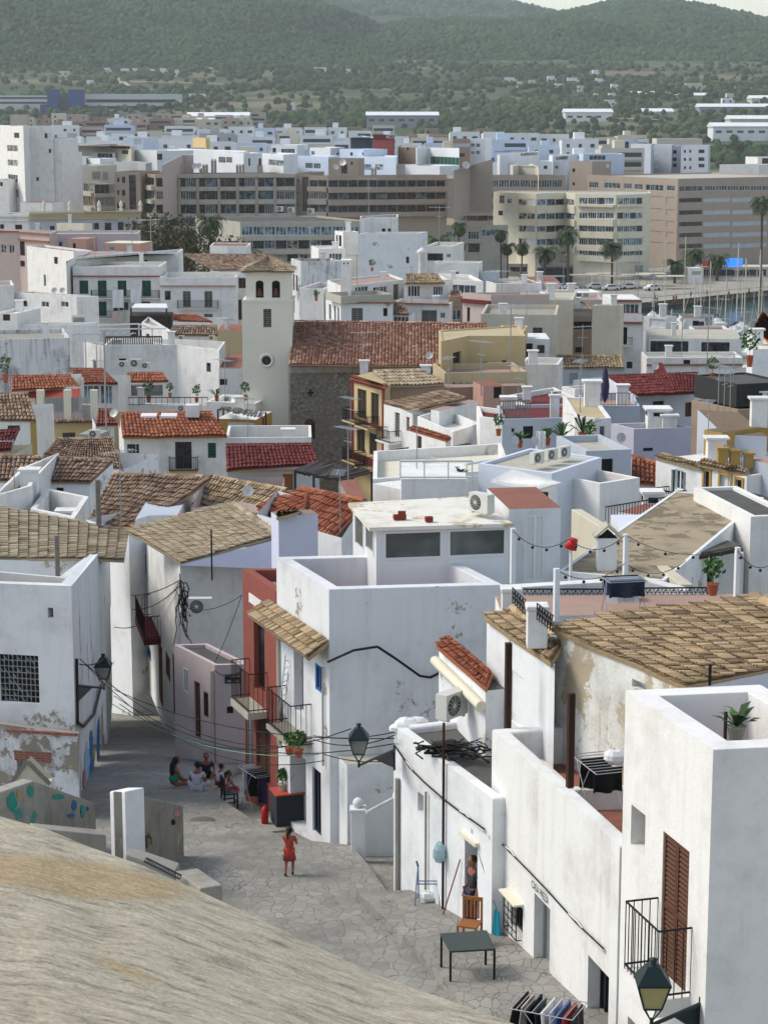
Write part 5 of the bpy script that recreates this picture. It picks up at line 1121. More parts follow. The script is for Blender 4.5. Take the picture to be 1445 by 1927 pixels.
z7.H('maroon_roof_house','white house with a dark maroon flat roof behind the wooden pergola',[(1204,242),(1222,300,128),(1460,330)],mat='white_clean',wins=[(0,1233,358,1256,425,'h'),(1,1395,365,1412,385,'h')],par=.3,roof='maroon')
z7.H('terrace_parapet_house','long white walled terrace with cushions and a glass rail behind the roof room',[(640,640),(1180,600,96),(1390,590)],ref=1,mat='white_clean',par=.5,roof='cream')
z7.H('white_deck','white wooden deck fence in front of the glass railed terrace',[(795,640),(1150,640,88)],mat='white_clean',par=0,roof='white',deep=4,cat='deck')
z7.H('lower_white_block','low white block with vents under the big satellite dish',[(640,665),(800,700,92)],mat='white',par=0,roof='white',deep=4)
h = z6.H('brown_tile_house','low house with mottled brown and orange tiles beside the white metal ladder frame',[(1040,800),(1290,760,92),(1500,800)],mat='pink',par=0,roof=None); z6.R(h,(1045,790),(1330,905),(1560,700),(1150,628),90,1.6,'tile_old',**MK)
h = z7.H('rust_roof_house','low house with a rust-red corrugated clay roof behind the lilac chimney wall',[(10,830),(470,960,80),(560,820)],mat='white_dirty',par=0,roof=None); z7.R(h,(8,800),(400,985),(590,760),(255,690),82,1.6,'tile_orange',w_=.3,l_=.7,k=5)
z7.H('ramp_roof','narrow terracotta coloured ramp roof between the pergola and the white terrace',[(455,650),(520,760,88),(612,750)],mat='concrete',par=0,roof='terrace_red',cat='roof')
# ochre blocks right of the church
z4.H('ochre_roof_room','ochre roof room with a dark door on the ochre terrace house',[(1012,757),(1157,727,163),(1470,727)],ref=1,mat='yellow',wins=[(0,1076,815,1120,912,'dbrown'),(1,1232,868,1266,902,'d'),(1,1343,860,1366,890,'d')],par=.1,roof='ochre',rv=.2,slope=False)
z7.H('ochre_terrace_house','long ochre terrace wall with drain holes and an orange shed below it',[(1030,62),(1480,55,156)],mat='ochre',wins=[(0,x,115,x + 10,123,'h') for x in (1075,1113,1150,1190,1262,1300,1340)],par=.5,roof='terrace_pink',deep=6)
z7.H('orange_shed','small orange plastered shed with a dark doorway',[(1240,135),(1350,132,150)],mat='salmon',wins=[(0,1297,138,1340,200,'h')],par=0,roof='terrace_red',deep=3,cat='shed')
z7.H('brown_wall_house','brown stained wall under the ochre terrace',[(735,175),(1480,130,154.5)],mat='brown_plaster',par=0,roof='terrace_pink',deep=3,slope=True)
# --- left: behind, second line
z3.H('stained_house','white house wall with heavy black rain stains at the left edge',[(-60,752),(378,738,200)],mat='white_stained',wins=[(0,219,856,258,908,'w')],par=.4,roof='concrete',deep=9)
z3.H('pergola_terrace_house','white house with a thin white pergola frame on its roof terrace',[(455,762),(570,787,207),(962,785)],mat='white',par=.9,roof='concrete_pale')
m = MB()
for x,y in ((462,672),(522,690),(755,662),(828,690)): a = P(*z3.p(x,y),208); m.bar(a,(a.x,a.y,a.z - 5),.09,4)
for (a,b) in (((462,672),(755,662)),((522,690),(905,688)),((462,672),(522,690)),((755,662),(828,690))): m.bar(P(*z3.p(*a),208),P(*z3.p(*b),208),.09,4)
tag(m.build('white_pergola','frame_white',org=P(*z3.p(462,700),208)),'thin white bare pergola frame on the white roof terrace','pergola')
h = z3.H('brown_roof_cottage','small white cottage with a brown tiled roof and one wide window left of the tower',[(915,728),(1183,728,226)],mat='white',wins=[(0,1047,764,1125,818,'g')],par=0,roof=None,deep=7); z3.R(h,(912,724),(1185,724),(1180,672),(938,674),225.8,1.6,'tile_mixed',**MK)
h = z3.H('orange_roof_hut','white gable wall with a pale orange tiled roof behind the small cottage',[(940,645),(1155,655,240)],mat='white',par=0,roof=None,deep=6); z3.R(h,(940,640),(1158,655),(1070,615),(945,612),239.8,.8,'tile_orange',**MK)
z3.H('yellow_house','pale yellow house side between the small cottage and the church tower',[(1183,700),(1330,700,222)],mat='yellow',par=0,roof='terrace_red',deep=7)
z3.H('low_red_roofs','low house with pinkish flat tiled roofs beside the tower',[(1190,905),(1310,905,200)],mat='white',wins=[(0,1195,962,1235,995,'h')],par=0,roof='terrace_red',deep=12)
z3.H('long_white_house','long low white house with three small windows and a balustrade corner',[(72,488),(416,515,262),(536,512)],mat='white',wins=[(0,125,536,148,566,'d1'),(0,225,540,266,571,'g'),(0,331,540,372,571,'g')],par=.4,roof='terrace_red')
z3.H('side_white_house','plain bluish white house at the left edge beside the long low one',[(-60,455),(76,452,268)],mat='white',par=.4,roof='terrace_pink',deep=8)
z3.H('red_box_house','small white house with a red-brown framed window at the left edge',[(-20,600),(92,605,235)],mat='white_clean',wins=[(0,15,610,55,645,'dbrown')],par=.3,roof='white',deep=7)
z3.H('low_terrace_house','low white house with a cluttered pale flat roof and a grey shed',[(92,665),(390,668,235),(540,655)],mat='white',par=.3,roof='concrete_pale',wins=[(0,255,690,290,712,'h')])
z3.H('grey_shed','little grey shed door box on the cluttered flat roof',[(398,628),(460,626,240)],mat='concrete',wins=[(0,414,636,448,706,'gr')],par=0,roof='concrete',deep=3,cat='shed')
z3.H('green_door_house','white three-storey house with tall green shuttered doors and long balconies',[(395,350),(868,350,300)],mat='white',wins=[(0,a,426,a + 48,b,'green') for a,b in ((432,499),(532,513),(640,513),(773,513))] + [(0,532,540,580,620,'green'),(0,616,542,641,590,'green'),(0,645,542,700,590,'g'),(0,770,541,816,556,'dbrown')],bal=[(0,500,867,518,478),(0,500,660,626,588)],bands=[(0,399,406,.35,'terrace_red')],par=.4,roof='concrete_pale',deep=10,rv=.2)
z3.H('twin_door_house','white house with two tall brown balcony doors right of the green-shuttered doors',[(869,408),(1283,408,298)],mat='white_clean',wins=[(0,896,482,928,532,'d1'),(0,995,484,1037,572,'wgrey'),(0,1112,484,1155,572,'wgrey'),(0,1110,608,1156,652,'wgrey'),(0,1005,608,1040,640,'wgrey')],bal=[(0,968,1187,576,533)],bands=[(0,452,459,.3,'terrace_pink')],par=.7,roof='concrete_pale',deep=10)
z3.H('narrow_red_shutter_house','narrow white house with closed dark red shutters between the twin doors and the tower',[(1284,378),(1345,378,302)],mat='white_clean',wins=[(0,1297,412,1337,468,'dbrown'),(0,1288,530,1330,640,'dbrown')],par=0,roof='terrace_red',deep=8)
h = z3.H('wide_brown_roof_house','low building with a wide brown hipped roof behind the tower',[(1165,370),(1460,372,318)],mat='white_dirty',par=0,roof=None,deep=9); z3.R(h,(1160,372),(1620,352),(1480,285),(1000,283),317,2.4,'tile_mixed',**MK)
z3.H('white_roof_box','plain white box with a red rim on the wide brown roof',[(1141,236),(1237,238,330),(1348,238)],mat='white_clean',par=.2,roof='terrace_red',cat='roof box')
z3.H('blank_white_house','tall blank white side wall with a rusty top edge at the left',[(145,238),(400,268,322),(500,262)],mat='white_clean',par=.3,roof='terrace_red')
z3.H('upper_white_terraces','white upper terraces with small roof huts above the green-shuttered house',[(360,322),(485,268,318),(968,272)],ref=1,mat='white_clean',par=.3,roof='terrace_pink')
z3.H('salmon_hut','salmon pink hut with a white door on the upper terraces',[(565,212),(760,224,332)],mat='salmon',wins=[(0,594,240,622,264,'g'),(0,688,232,718,272,'w')],par=0,roof='cream',deep=6,cat='roof hut')
z3.H('small_salmon_hut','small orange-pink hut beside the dark chimney on the terraces',[(372,198),(470,200,334)],mat='salmon',wins=[(0,396,224,412,252,'h')],par=0,roof='terrace_pink',deep=5,cat='roof hut')
z3.H('pink_apartment','pale pink apartment house with shuttered windows at the left edge',[(-60,158),(104,160,345),(267,172)],mat='pink',wins=[(0,5,228,36,276,'gc'),(0,49,230,80,279,'gc'),(1,105,212,135,290,'h'),(1,105,318,135,350,'h')],bands=[(0,155,163,.3,'terrace_red'),(1,165,173,.3,'terrace_red'),(1,205,214,.3,'terrace_red')],par=.4,roof='terrace_pink')
z3.H('cream_roof_house','cream and pink stepped house with a plain box in front of the balustraded palace',[(308,112),(455,116,365),(500,116)],mat='cream',par=.2,roof='concrete_pale')
z3.H('pinkish_long_house','long pinkish parapet house in front of the balustraded palace',[(267,172),(750,170,352)],mat='pink_grey',par=.4,roof='concrete_pale',deep=10)
h = z3.H('balustraded_palace','ochre palace with a row of arched windows, statues and a balustraded roof',[(160,92),(768,88,410)],mat='grey_blue',wins=[(0,505,113,538,148,'d1'),(0,570,112,606,155,'d1'),(0,641,108,672,156,'d1'),(0,712,106,741,158,'d1'),(0,272,128,297,150,'d1'),(0,195,130,220,148,'d1')],par=.5,roof='ochre',deep=14,fin=False)
for y0,y1,o in ((48,54,.8),(58,84,.25),(84,92,.7)): h.band(0,z3.p(0,y0)[1],z3.p(0,y1)[1],o,'ochre')
h.finish()
for x in (240,540,765,380,660):
 p = P(*z3.p(x,50),409.4); m = MB(); m.lathe(p,[(.25,0),(.4,.5),(.2,.9),(.45,1.3),(.15,2.0),(0,2.2)],8); m.build('urn','cream',h.root)
h = z3.H('white_arched_palace','white palace wing with rounded arches left of the ochre balustrade',[(-60,70),(160,72,408)],mat='white',wins=[(0,0,120,22,148,'h'),(0,82,122,120,148,'h')],bands=[(0,66,78,.5),(0,95,102,.4)],par=.4,roof='concrete_pale',deep=12)
# canopy terrace
r = thing('canopy_terrace','dark wooden terrace shelter with a white canvas top beside the green doors','shelter',P(*z3.p(820,690),285)); m = MB()
for x in (712,905): a = P(*z3.p(x,572),285); m.bar(a,(a.x,a.y,a.z - 9),.15,4)
a,b = P(*z3.p(705,600),286),P(*z3.p(930,600),286); m.hexa([(a.x,286,a.z - 7),(b.x,286,a.z - 7),(b.x,289,a.z - 7),(a.x,289,a.z - 7)],[(a.x,286,a.z - .5),(b.x,286,a.z - .5),(b.x,289,a.z - .2),(a.x,289,a.z - .2)]); m.build('frame','wood_dark',r); m = MB(); c = [P(*z3.p(x,y),q) for x,y,q in ((715,577,283.5),(912,578,283.5),(905,555,288),(735,555,288))]; m.hexa(c,[q + V((0,0,.1)) for q in c]); m.build('canvas','cloth_white',r)
z3.H('raised_terrace_house','white house block below the canvas shelter with a sloping side wall',[(770,655),(905,690,262),(1040,830)],ref=1,mat='white',par=.4,roof='concrete',slope=False)
# --- right of the church, down to the harbour
z4.H('grey_side_house','white house with a big blank grey weathered side wall behind the church roof',[(196,306),(248,322,255),(472,320)],mat='white_stained',wins=[(0,206,390,215,480,'dbrown'),(0,222,398,232,485,'dbrown'),(0,206,530,215,600,'dbrown')],par=.3,roof='terrace_red')
z4.H('cactus_house','low white house with a plant filled parapet and a faded red lean-to roof',[(242,458),(372,470,240)],mat='white',wins=[],par=.7,roof='terrace_red',deep=9)
z4.H('left_terrace_tower','white stepped terrace building with dark glass beside the big central block',[(300,236),(345,252,300),(490,250)],mat='white_clean',wins=[(1,401,278,472,318,'gm')],par=.3,roof='white')
z4.H('glazed_corner_tower','white corner tower with tall narrow openings left of the big central block',[(433,155),(478,162,306),(562,160)],mat='white_clean',wins=[(0,440,178,450,235,'h'),(0,455,180,470,240,'h')],par=.3,roof='white')
z4.H('big_central_block','tallest white block of the old quarter with a blank stained front',[(560,172),(882,170,290),(938,160)],mat='white_dirty',wins=[(0,821,296,838,332,'dbrown')],par=.5,roof='concrete_pale')
z4.H('stair_box','white stair box with an outside stair and two small windows on the tallest block',[(570,90),(630,80,298),(778,80)],mat='white_clean',wins=[(1,690,143,708,160,'h'),(1,722,143,741,160,'h')],par=.15,roof='dark_roof',cat='roof box')
z4.H('dark_glass_house','white house with a dark ribbon window right of the tallest block',[(922,238),(1074,240,296)],mat='white_clean',wins=[(0,937,278,1022,318,'dm'),(0,1040,280,1064,302,'g')],par=.4,roof='concrete_pale',deep=10)
h = z4.H('chimney_terrace_house','white terrace house with a tall square chimney tower and two window bays',[(392,425),(465,458,232),(812,420)],ref=1,mat='white',wins=[(1,545,458,615,497,'gm'),(1,642,458,718,497,'gm'),(1,752,446,781,530,'wgrey')],par=.2,roof='terrace_pink',slope=False)
z4.H('chimney_tower','tall square white chimney tower with two dark holes',[(465,316,230),(522,316,230)],mat='white_clean',wins=[(0,480,328,487,338,'h'),(0,500,328,507,338,'h')],par=0,roof='white',deep=2.5,cat='chimney tower')
z4.H('lower_terrace_house','white house with a stained balcony wall and one tall central door above the church roof',[(384,516),(466,548,225),(750,546)],mat='white_dirty',wins=[(0,402,556,414,640,'wgrey'),(0,430,565,440,650,'wgrey'),(0,448,572,458,655,'wgrey'),(1,525,576,586,654,'wgrey'),(1,697,576,720,620,'h')],par=0,roof=None,bands=[(1,543,550,.3,'terrace_red')])
z4.H('balcony_wall','stained low balcony wall of the house above the church roof',[(384,490),(466,512,224),(750,500)],mat='concrete_pale',par=.6,roof='terrace_pink',base=P(*z4.p(466,548),225).z,cat='parapet')
h = z4.H('brown_lean_roof_house','white house with a brown tiled roof, round white chimney and a wide wooden garage door',[(745,545),(1056,552,232)],mat='white_clean',wins=[(0,905,588,988,662,'wgrey'),(0,1006,599,1033,632,'g')],bands=[(0,548,556,.3,'terrace_red')],par=.9,roof='terrace_pink',deep=5)
h = z4.H('upper_lean_house','set back upper floor with a dark window pair under the brown tiled roof',[(808,446),(1054,448,238)],mat='white_clean',wins=[(0,830,454,896,514,'gm'),(0,967,457,1021,506,'gm')],par=0,roof=None,deep=7,base=12); z4.R(h,(815,445),(1032,440),(995,392),(820,392),237.6,1.6,'tile_old',**MK)
m = MB(); p = P(*z4.p(907,428),241); m.lathe(p,[(.45,0),(.4,3.0),(.6,3.3),(.6,3.5),(0,3.9)],10); m.build('chimney','white',h.root)
h = z4.H('striped_awning_roof','small brown tiled lean-to over a glass porch between two white houses',[(748,612),(838,614,226)],mat='white',par=0,roof=None,deep=3,wins=[(0,752,622,836,655,'gm')]); z4.R(h,(748,610),(836,612),(812,545),(752,545),225.6,1.6,'tile_mixed',**MK)
z4.H('brown_house','narrow brown house with one white framed window',[(1055,512),(1132,512,234)],mat='brown_plaster',wins=[(0,1068,583,1120,642,'g')],par=.2,roof='terrace_red',deep=8)
z4.H('open_terrace_house','white house with a long open roof terrace and small outdoor stairs',[(980,385),(1040,420,250),(1240,430)],mat='white_clean',wins=[(1,1070,450,1200,502,'gm')],par=.35,roof='concrete_pale')
z4.H('terrace_back_wall','white wall with a bare white pergola behind the long open terrace',[(975,318),(1215,330,262)],mat='white',par=.2,roof='concrete_pale',deep=3)
z4.H('white_stair_house','small bluish white house with outside stairs at the edge of the palms',[(1240,380),(1318,378,262),(1330,370)],mat='grey_blue',par=.2,roof='white')
z4.H('long_white_parapet','long low white parapet with a pale lattice in front of the waterfront palms',[(1310,448),(1560,440,258)],mat='white',par=.3,roof='concrete_pale',deep=8)
h = z4.H('pink_long_house','long pale pink house with a dark red cornice band and grey attic wall',[(1128,492),(1282,505,215),(1600,500)],mat='pink',wins=[(0,1152,572,1168,650,'h'),(1,1378,601,1430,612,'d')],bands=[(0,530,552,.25,'maroon'),(1,568,585,.25,'maroon')],par=.6,roof='terrace_pink')
z4.H('grey_attic_house','low grey-beige house with a blue tarpaulin strip in front of the pink house',[(1228,608),(1640,612,196)],mat='beige_wall',wins=[],par=.4,roof='concrete',deep=10)
z5.H('pink_roof_room','pink roof room with satellite dishes in front of the parked cars',[(104,432),(212,428,262),(310,432)],ref=1,mat='pink',par=0,roof='terrace_red',wins=[])
z5.H('pink_ridge','pink walled terrace behind the two beige blind blocks',[(-20,528),(545,530,248)],mat='pink',par=.3,roof='terrace_pink',deep=9)
z5.H('white_balustrade_house','white balustrade and glass terrace hut beside the pink roof room',[(235,495),(540,490,256)],mat='white_clean',wins=[(0,312,490,432,524,'gm'),(0,440,490,470,524,'gb')],par=.2,roof='white',deep=5)
z5.H('beige_blind_block','wide blind beige block left of the grey recess',[(207,530),(384,532,222)],mat='beige_wall',wins=[(0,222,706,250,720,'h')],par=.2,roof='concrete_pale',deep=12)
z5.H('recess_block','recessed grey and brown wall between the two blind beige blocks',[(384,580),(490,580,225)],mat='brown_plaster',wins=[(0,386,596,486,622,'gr'),(0,388,650,484,690,'h'),(0,396,788,441,818,'h')],par=.2,roof='concrete_pale',deep=9)
z5.H('second_blind_block','narrower blind beige block right of the grey recess',[(490,562),(642,562,220),(662,556)],mat='beige_wall',par=.2,roof='concrete_pale',deep=12)
z5.H('balcony_glass_house','white house with a glazed top floor and one black balcony door by the harbour',[(545,540),(642,610,228),(762,612)],ref=1,mat='white_clean',wins=[(1,640,680,679,773,'h'),(1,676,868,707,905,'h')],bal=[(1,640,706,776,732)],bands=[(1,650,662,.3,'terrace_red')],par=0,roof='terrace_pink')
z5.H('glazed_top_floor','glazed top floor with plants on its white roof above the black balcony door',[(545,500),(590,528,230),(758,530)],mat='white_clean',wins=[(1,647,553,743,611,'gm')],par=0,roof='white',bands=[(1,530,542,.4,'terrace_red')],base=P(*z5.p(642,612),228).z,cat='top floor')
h = z5.H('old_tile_low_house','low house with an old orange-brown tiled roof in front of the blind beige blocks',[(262,905),(664,902,196)],mat='grey_blue',wins=[(0,364,930,408,990,'gr')],par=0,roof=None,deep=6); z5.R(h,(282,903),(664,903),(648,838),(262,836),195.6,1.8,'tile_old',**MK)
z5.H('ochre_left_house','ochre wall with satellite dish below the beige blind blocks',[(-40,720),(108,722,178)],mat='yellow',par=.3,roof='ochre',deep=8,wins=[(0,-20,860,15,890,'d')])
z5.H('window_box_house','small white house with a single dark blue window and a doorway beside the ochre wall',[(104,745),(258,745,184)],mat='white',wins=[(0,110,768,165,875,'h'),(0,190,777,230,822,'d')],par=0,roof='white_dirty',deep=5)
z5.H('low_white_parapet_house','bright white low parapet house with blue barrels on its terrace',[(102,880),(305,884,172)],mat='white',par=.4,roof='concrete_pale',deep=5)
z5.H('terrace_cafe_house','white harbour house with a long dark glazed terrace and lounge chairs',[(782,690),(800,742,232),(1305,745)],ref=1,mat='white_clean',wins=[(1,805,756,1012,820,'dm'),(1,1082,762,1236,826,'dm')],par=0,roof='concrete_pale')
z5.H('cafe_terrace_front','long white front wall below the dark glazed terrace with a red tile edge',[(755,815),(785,848,214),(1308,846)],ref=1,mat='white',wins=[(1,985,858,1022,888,'h')],bands=[(1,880,888,.3,'terrace_red')],par=.3,roof='concrete_pale')
z5.H('harbour_roof_hut','white roof hut with a brown door and pink flat roof by the water',[(766,620),(890,628,262),(950,622)],mat='white',wins=[(0,800,636,885,682,'w')],par=.2,roof='terrace_pink')
z5.H('harbour_awning_house','white hut with a small tiled roof and dark doorway beside the masts',[(990,632),(1100,632,262)],mat='white',wins=[(0,1035,645,1070,720,'h'),(0,1070,650,1098,690,'d')],par=0,roof='tile_old',deep=5)
z5.H('red_edge_house','white block with a red tiled edge and drying white cloth near the boats',[(1068,712),(1210,712,246),(1260,708)],mat='white',par=.3,roof='terrace_red',wins=[])
h = z5.H('tall_right_house','tall cream old house with an ochre tiled eave cut by the right edge',[(1366,700),(1470,800,150)],ref=1,mat='white_dirty',par=0,roof='cream',deep=10); z5.R(h,(1366,680),(1480,790),(1560,700),(1410,600),149.8,1.0,'tile_orange',**MK)
# --- zone below: right middle
h = z8.H('crimson_roof_big_house','wide pale blue house with a dark red tiled roof and white eave tiles',[(530,180),(742,190,152),(1048,172)],mat='grey_blue',wins=[(1,819,215,880,252,'h'),(1,994,222,1030,300,'dbrown')],par=0,roof=None)
z8.R(h,(738,184),(1050,170),(1062,64),(578,80),151.6,2.2,'tile_crimson',w_=.3,l_=.5,k=4,gable='white_dirty')
z8.H('gable_wall','long stained white gable wall left of the dark red roof',[(385,100),(577,80,160),(742,186,152.4)],ref=1,mat='white_dirty',par=0,roof='white',slope=True,close=[(580,84,166),(390,100,166)],cat='wall')
m = MB(); a,b,c = P(*z8.p(820,20),158),P(*z8.p(872,5),160),P(*z8.p(915,70),155); m.hexa([P(*z8.p(825,90),157),P(*z8.p(912,92),155),P(*z8.p(912,92),157),P(*z8.p(825,90),159)],[P(*z8.p(822,12),157),P(*z8.p(868,5),156),P(*z8.p(868,5),158),P(*z8.p(822,12),159)]); m.build('red_dormer','maroon',h.root)
z8.H('blue_terrace_house','pale blue terrace wall with an iron rail and a closed purple parasol',[(435,240),(748,242,144)],mat='grey_blue',par=.5,roof='terrace_pink',deep=7)
z8.H('blue_box_house','small white-blue stepped house with pots left of the parasol',[(325,135),(395,150,150),(518,145)],mat='white',par=.3,roof='terrace_pink')
z8.H('maroon_flat_house','white house with a dark maroon flat roof and one dish',[(20,185),(170,265,134),(440,215)],ref=1,mat='white',par=.35,roof='maroon')
z8.H('wooden_screen_house','low white house with a grey wooden screen and small windows below the maroon roof',[(0,315),(195,310,124),(405,305)],mat='grey_blue',wins=[(0,50,364,66,385,'h'),(0,113,352,168,420,'h')],par=.2,roof='maroon',deep=6)
z8.H('palm_terrace_house','white garden house with a narrow tall window beside the small palms',[(396,300),(502,310,112),(592,308)],mat='white',wins=[(1,527,350,558,465,'g1'),(0,470,350,482,460,'h')],par=.1,roof='ochre')
z8.H('cushion_terrace','white walled terrace with pillows in front of the garden house',[(455,490),(702,478,103)],mat='grey_blue',par=.35,roof='concrete_pale',deep=5,wins=[(0,540,530,602,606,'h')])
z8.H('lilac_block','big plain lilac walled block with one small vent',[(592,338),(716,368,122),(1028,358)],mat='lilac_grey',wins=[(1,766,470,820,488,'h')],par=.5,roof='concrete_pale')
h = z8.H('orange_roof_low','low orange tiled roof tucked under the lilac block',[(700,640),(852,668,103)],mat='white',par=0,roof=None,deep=4); z8.R(h,(700,660),(852,668),(852,560),(706,518),102.6,1.6,'tile_orange',**MK)
z8.H('brown_tall_house','tall brown plastered house under a dark screened roof garden',[(1030,210),(1282,262,128),(1560,250)],ref=1,mat='brown_plaster',wins=[(1,1375,335,1445,392,'dm')],par=.2,roof='dark_roof')
z8.H('dark_roof_garden','roof garden closed in by dark slatted screens above the brown house',[(1046,72),(1275,125,129),(1560,110)],ref=1,mat='screen_dark',par=.1,roof='dark_roof',base=P(*z8.p(1282,262),128).z,cat='roof garden')
h = z8.H('mustard_block','tall mustard yellow wall with a scalloped tile top',[(1098,372),(1196,388,98)],mat='mustard',par=0,roof='tile_old',deep=4)
z8.H('blue_attic','pale blue attic wall behind the yellow balusters',[(1196,388),(1265,400,98.5),(1440,408)],mat='grey_blue',par=0,roof='tile_old')
h = z8.H('baluster_house','white house with ochre framed openings under yellow balustrade pillars',[(1062,560),(1330,625,92),(1560,590)],ref=1,mat='white_clean',wins=[(0,1095,588,1133,698,'wwood'),(0,1182,612,1245,768,'w'),(0,1268,635,1308,748,'wwood')],par=.15,roof='terrace_pink',rv=.15)
for x0,x1,y0,y1 in ((1090,1138,582,702),(1176,1250,604,768),(1262,1314,628,752)):
 u0,u1,z0,z1 = h.rect(0,*z8.p(x0,y0),*z8.p(x1,y1)); f = h.faces[0]; m = MB(); O = V((f['A'].x,f['A'].y,0))
 for q in ((u0,u0 + .13,z0,z1),(u1 - .13,u1,z0,z1),(u0 + .13,u1 - .13,z1 - .13,z1)): panel(m,O,f['u'],f['n'],*q,.05)
 m.build('window_surround','mustard',h.root)
z8.R(h,(1060,560),(1328,618),(1335,590),(1098,530),92,.4,'tile_old',w_=.25,l_=.35,k=5,ridge=False)
for i,(x,y0,y1) in enumerate(((1195,465,550),(1262,480,560),(1336,497,580))):
 p = P(*z8.p(x,y1),93 + i * .1); zt = P(*z8.p(x,y0),93).z; m = MB(); m.box(p,.42,.42,zt - p.z - .1); m.box((p.x,p.y,zt - .1),.55,.55,.1); m.build('baluster_pillar','mustard',h.root)
m = MB(); a,b = P(*z8.p(1205,550),93),P(*z8.p(1330,580),93)
for i in range(14): q = a.lerp(b,i / 13); m.bar(q,q + V((0,0,.85)),.025,4)
m.build('railing','metal_grey',h.root)
h = z8.H('green_door_white_house','white house with an open dark green shuttered balcony door',[(836,530),(1082,585,95)],ref=1,mat='white',wins=[(0,938,590,985,700,'g'),(0,918,588,938,728,'green'),(0,985,604,997,706,'green')],bal=[(0,905,1000,728,690)],par=0,roof='white',deep=6); z8.R(h,(830,522),(1082,582),(1090,560),(880,502),94.7,.4,'tile_old',w_=.25,l_=.35,k=4,ridge=False)
z8.H('blue_right_house','plain pale blue side wall at the right edge beside the balustrade',[(1330,530,93.5),(1560,516,91)],mat='grey_blue',par=0,roof='terrace_pink',deep=6)
z8.H('pink_terrace','wide brick-pink paved roof terrace below the ochre framed house',[(740,790),(1080,790,84),(1460,790)],mat='white',par=0,roof='terrace_pink',slope=False,close=[(1460,775,86.4),(760,735,86.6)])
h = z8.H('long_pale_block','large pale blue stepped block with three air conditioners on its flat roof',[(-130,555),(268,610,88),(540,522)],ref=1,mat='grey_blue_pale',par=.15,roof='concrete_pale')
z8.H('lower_pale_block','lower white part of the pale stepped block with a pink rimmed terrace',[(530,665),(748,632,90)],mat='white_clean',par=.5,roof='terrace_pink',deep=5)
z8.H('tin_roof_porch','glazed porch with a white corrugated sheet roof',[(40,690),(262,705,80),(300,660)],mat='white',wins=[(0,60,700,250,780,'dm')],par=0,roof=None,rv=.1)
zq = P(*z8.p(180,700),77).z; c = [PZ(*z8.p(-60,650),zq),PZ(*z8.p(180,700),zq),PZ(*z8.p(322,660),zq + .3),PZ(*z8.p(60,590),zq + .3)]; m = MB(); m.hexa([q - V((0,0,.06)) for q in c],c)
for i in range(23): m.bar(c[0].lerp(c[1],i / 22),c[3].lerp(c[2],i / 22),.035,4)
tag(m.build('sheet_roof','white_clean',org=c[0]),'white corrugated sheet roof over the glazed porch','sheet roof')
z8.H('pool_terrace_house','white terrace with a small turquoise plunge pool and iron railings',[(560,930),(940,945,70),(1380,890)],ref=1,mat='white',par=.12,roof='cream')
zq = P(*z8.p(940,945),70).z - .02
m = MB(); m.hexa([PZ(*z8.p(x,y),zq - .1) for x,y in ((1075,925),(1290,880),(1300,868),(1095,895))],[PZ(*z8.p(x,y),zq + .03) for x,y in ((1075,925),(1290,880),(1300,868),(1095,895))]); tag(m.build('plunge_pool','pool_water',org=PZ(*z8.p(1180,900),zq)),'small turquoise plunge pool on the railed white terrace','pool')
z8.H('pool_back_wall','white curved wall behind the small turquoise pool',[(1090,862),(1250,838,76),(1500,850)],ref=0,d=76,mat='white_clean',par=0,roof='white',deep=2,cat='wall')
z8.H('right_edge_block','plain white block cut by the right edge below the pool',[(1352,845),(1600,835,61)],mat='white_clean',par=.1,roof='dark_roof',deep=5)
z8.H('red_tiled_wall','short white wall with a red tiled top beside the square chimney',[(728,832),(872,786,80)],ref=1,mat='white',par=0,roof='terrace_red',deep=.8,cat='wall')
for (x,y,yt,d,w_,l) in ((812,790,702,84,.75,'square white chimney with dark slots on the pink terrace'),(1018,935,778,69,.85,'tall square white chimney with dark slots beside the pool'),(842,360,250,124,1.3,'square white chimney in front of the dark red roof')):
 p = P(*z8.p(x,y),d); zt = P(*z8.p(x,yt),d).z; r = thing('white_chimney',l,'chimney',p); m = MB(); m.box((p.x,p.y,p.z - .5),w_,w_,zt - p.z + .4); m.box((p.x,p.y,zt - .1),w_ * 1.25,w_ * 1.25,.12); m.build('shaft','white',r); m = MB(); m.box((p.x,p.y - w_ / 2 - .01,zt - .45),w_ * .5,.04,.22); m.build('vent','dark',r); m = MB(); m.box((p.x - w_ / 2 - .01,p.y,zt - .45),.04,w_ * .5,.22); m.build('vent','dark',r)
# ---- waterfront apartment blocks
cA,cB,cC,cD = Z(0,200,4.014),Z(340,200,4.014),Z(680,200,3.803),Z(1040,200,3.568)
def floors(h,fi,z,x0,x1,rows,n,kinds,bandmat,slab=None,piers=None,out=.9,gh=None):
 """storeys of an apartment front: a row of glazing and under it a balcony band standing proud"""
 for j,(y0,y1,yb) in enumerate(rows):
  for i in range(n):
   a,b = x0 + (x1 - x0) * (i + .03) / n,x0 + (x1 - x0) * (i + .97) / n
   h.win(fi,*z.p(a,y0),*z.p(b,y1),kinds[(i * 5 + j * 3 + (i * j) % 4) % len(kinds)])
  if yb:
   a,b = z.p(x0,y1),z.p(x1,yb); h.band(fi,a[1],b[1],out,bandmat,'balcony',a[0] - 1,b[0] + 1)
 if piers:
  for x in piers: h_ = h.faces[fi]; u0 = h.uv(fi,*z.p(x,rows[0][0]))[0]; u1 = h.uv(fi,*z.p(x + 22,rows[0][0]))[0]; m = MB(); panel(m,V((h_['A'].x,h_['A'].y,0)),h_['u'],h_['n'],u0,u1,h.zb,h.z - 1,out + .05); m.build('pier','brick_tan',h.root)
G3 = ['dm','db','d','gm','dm','d']
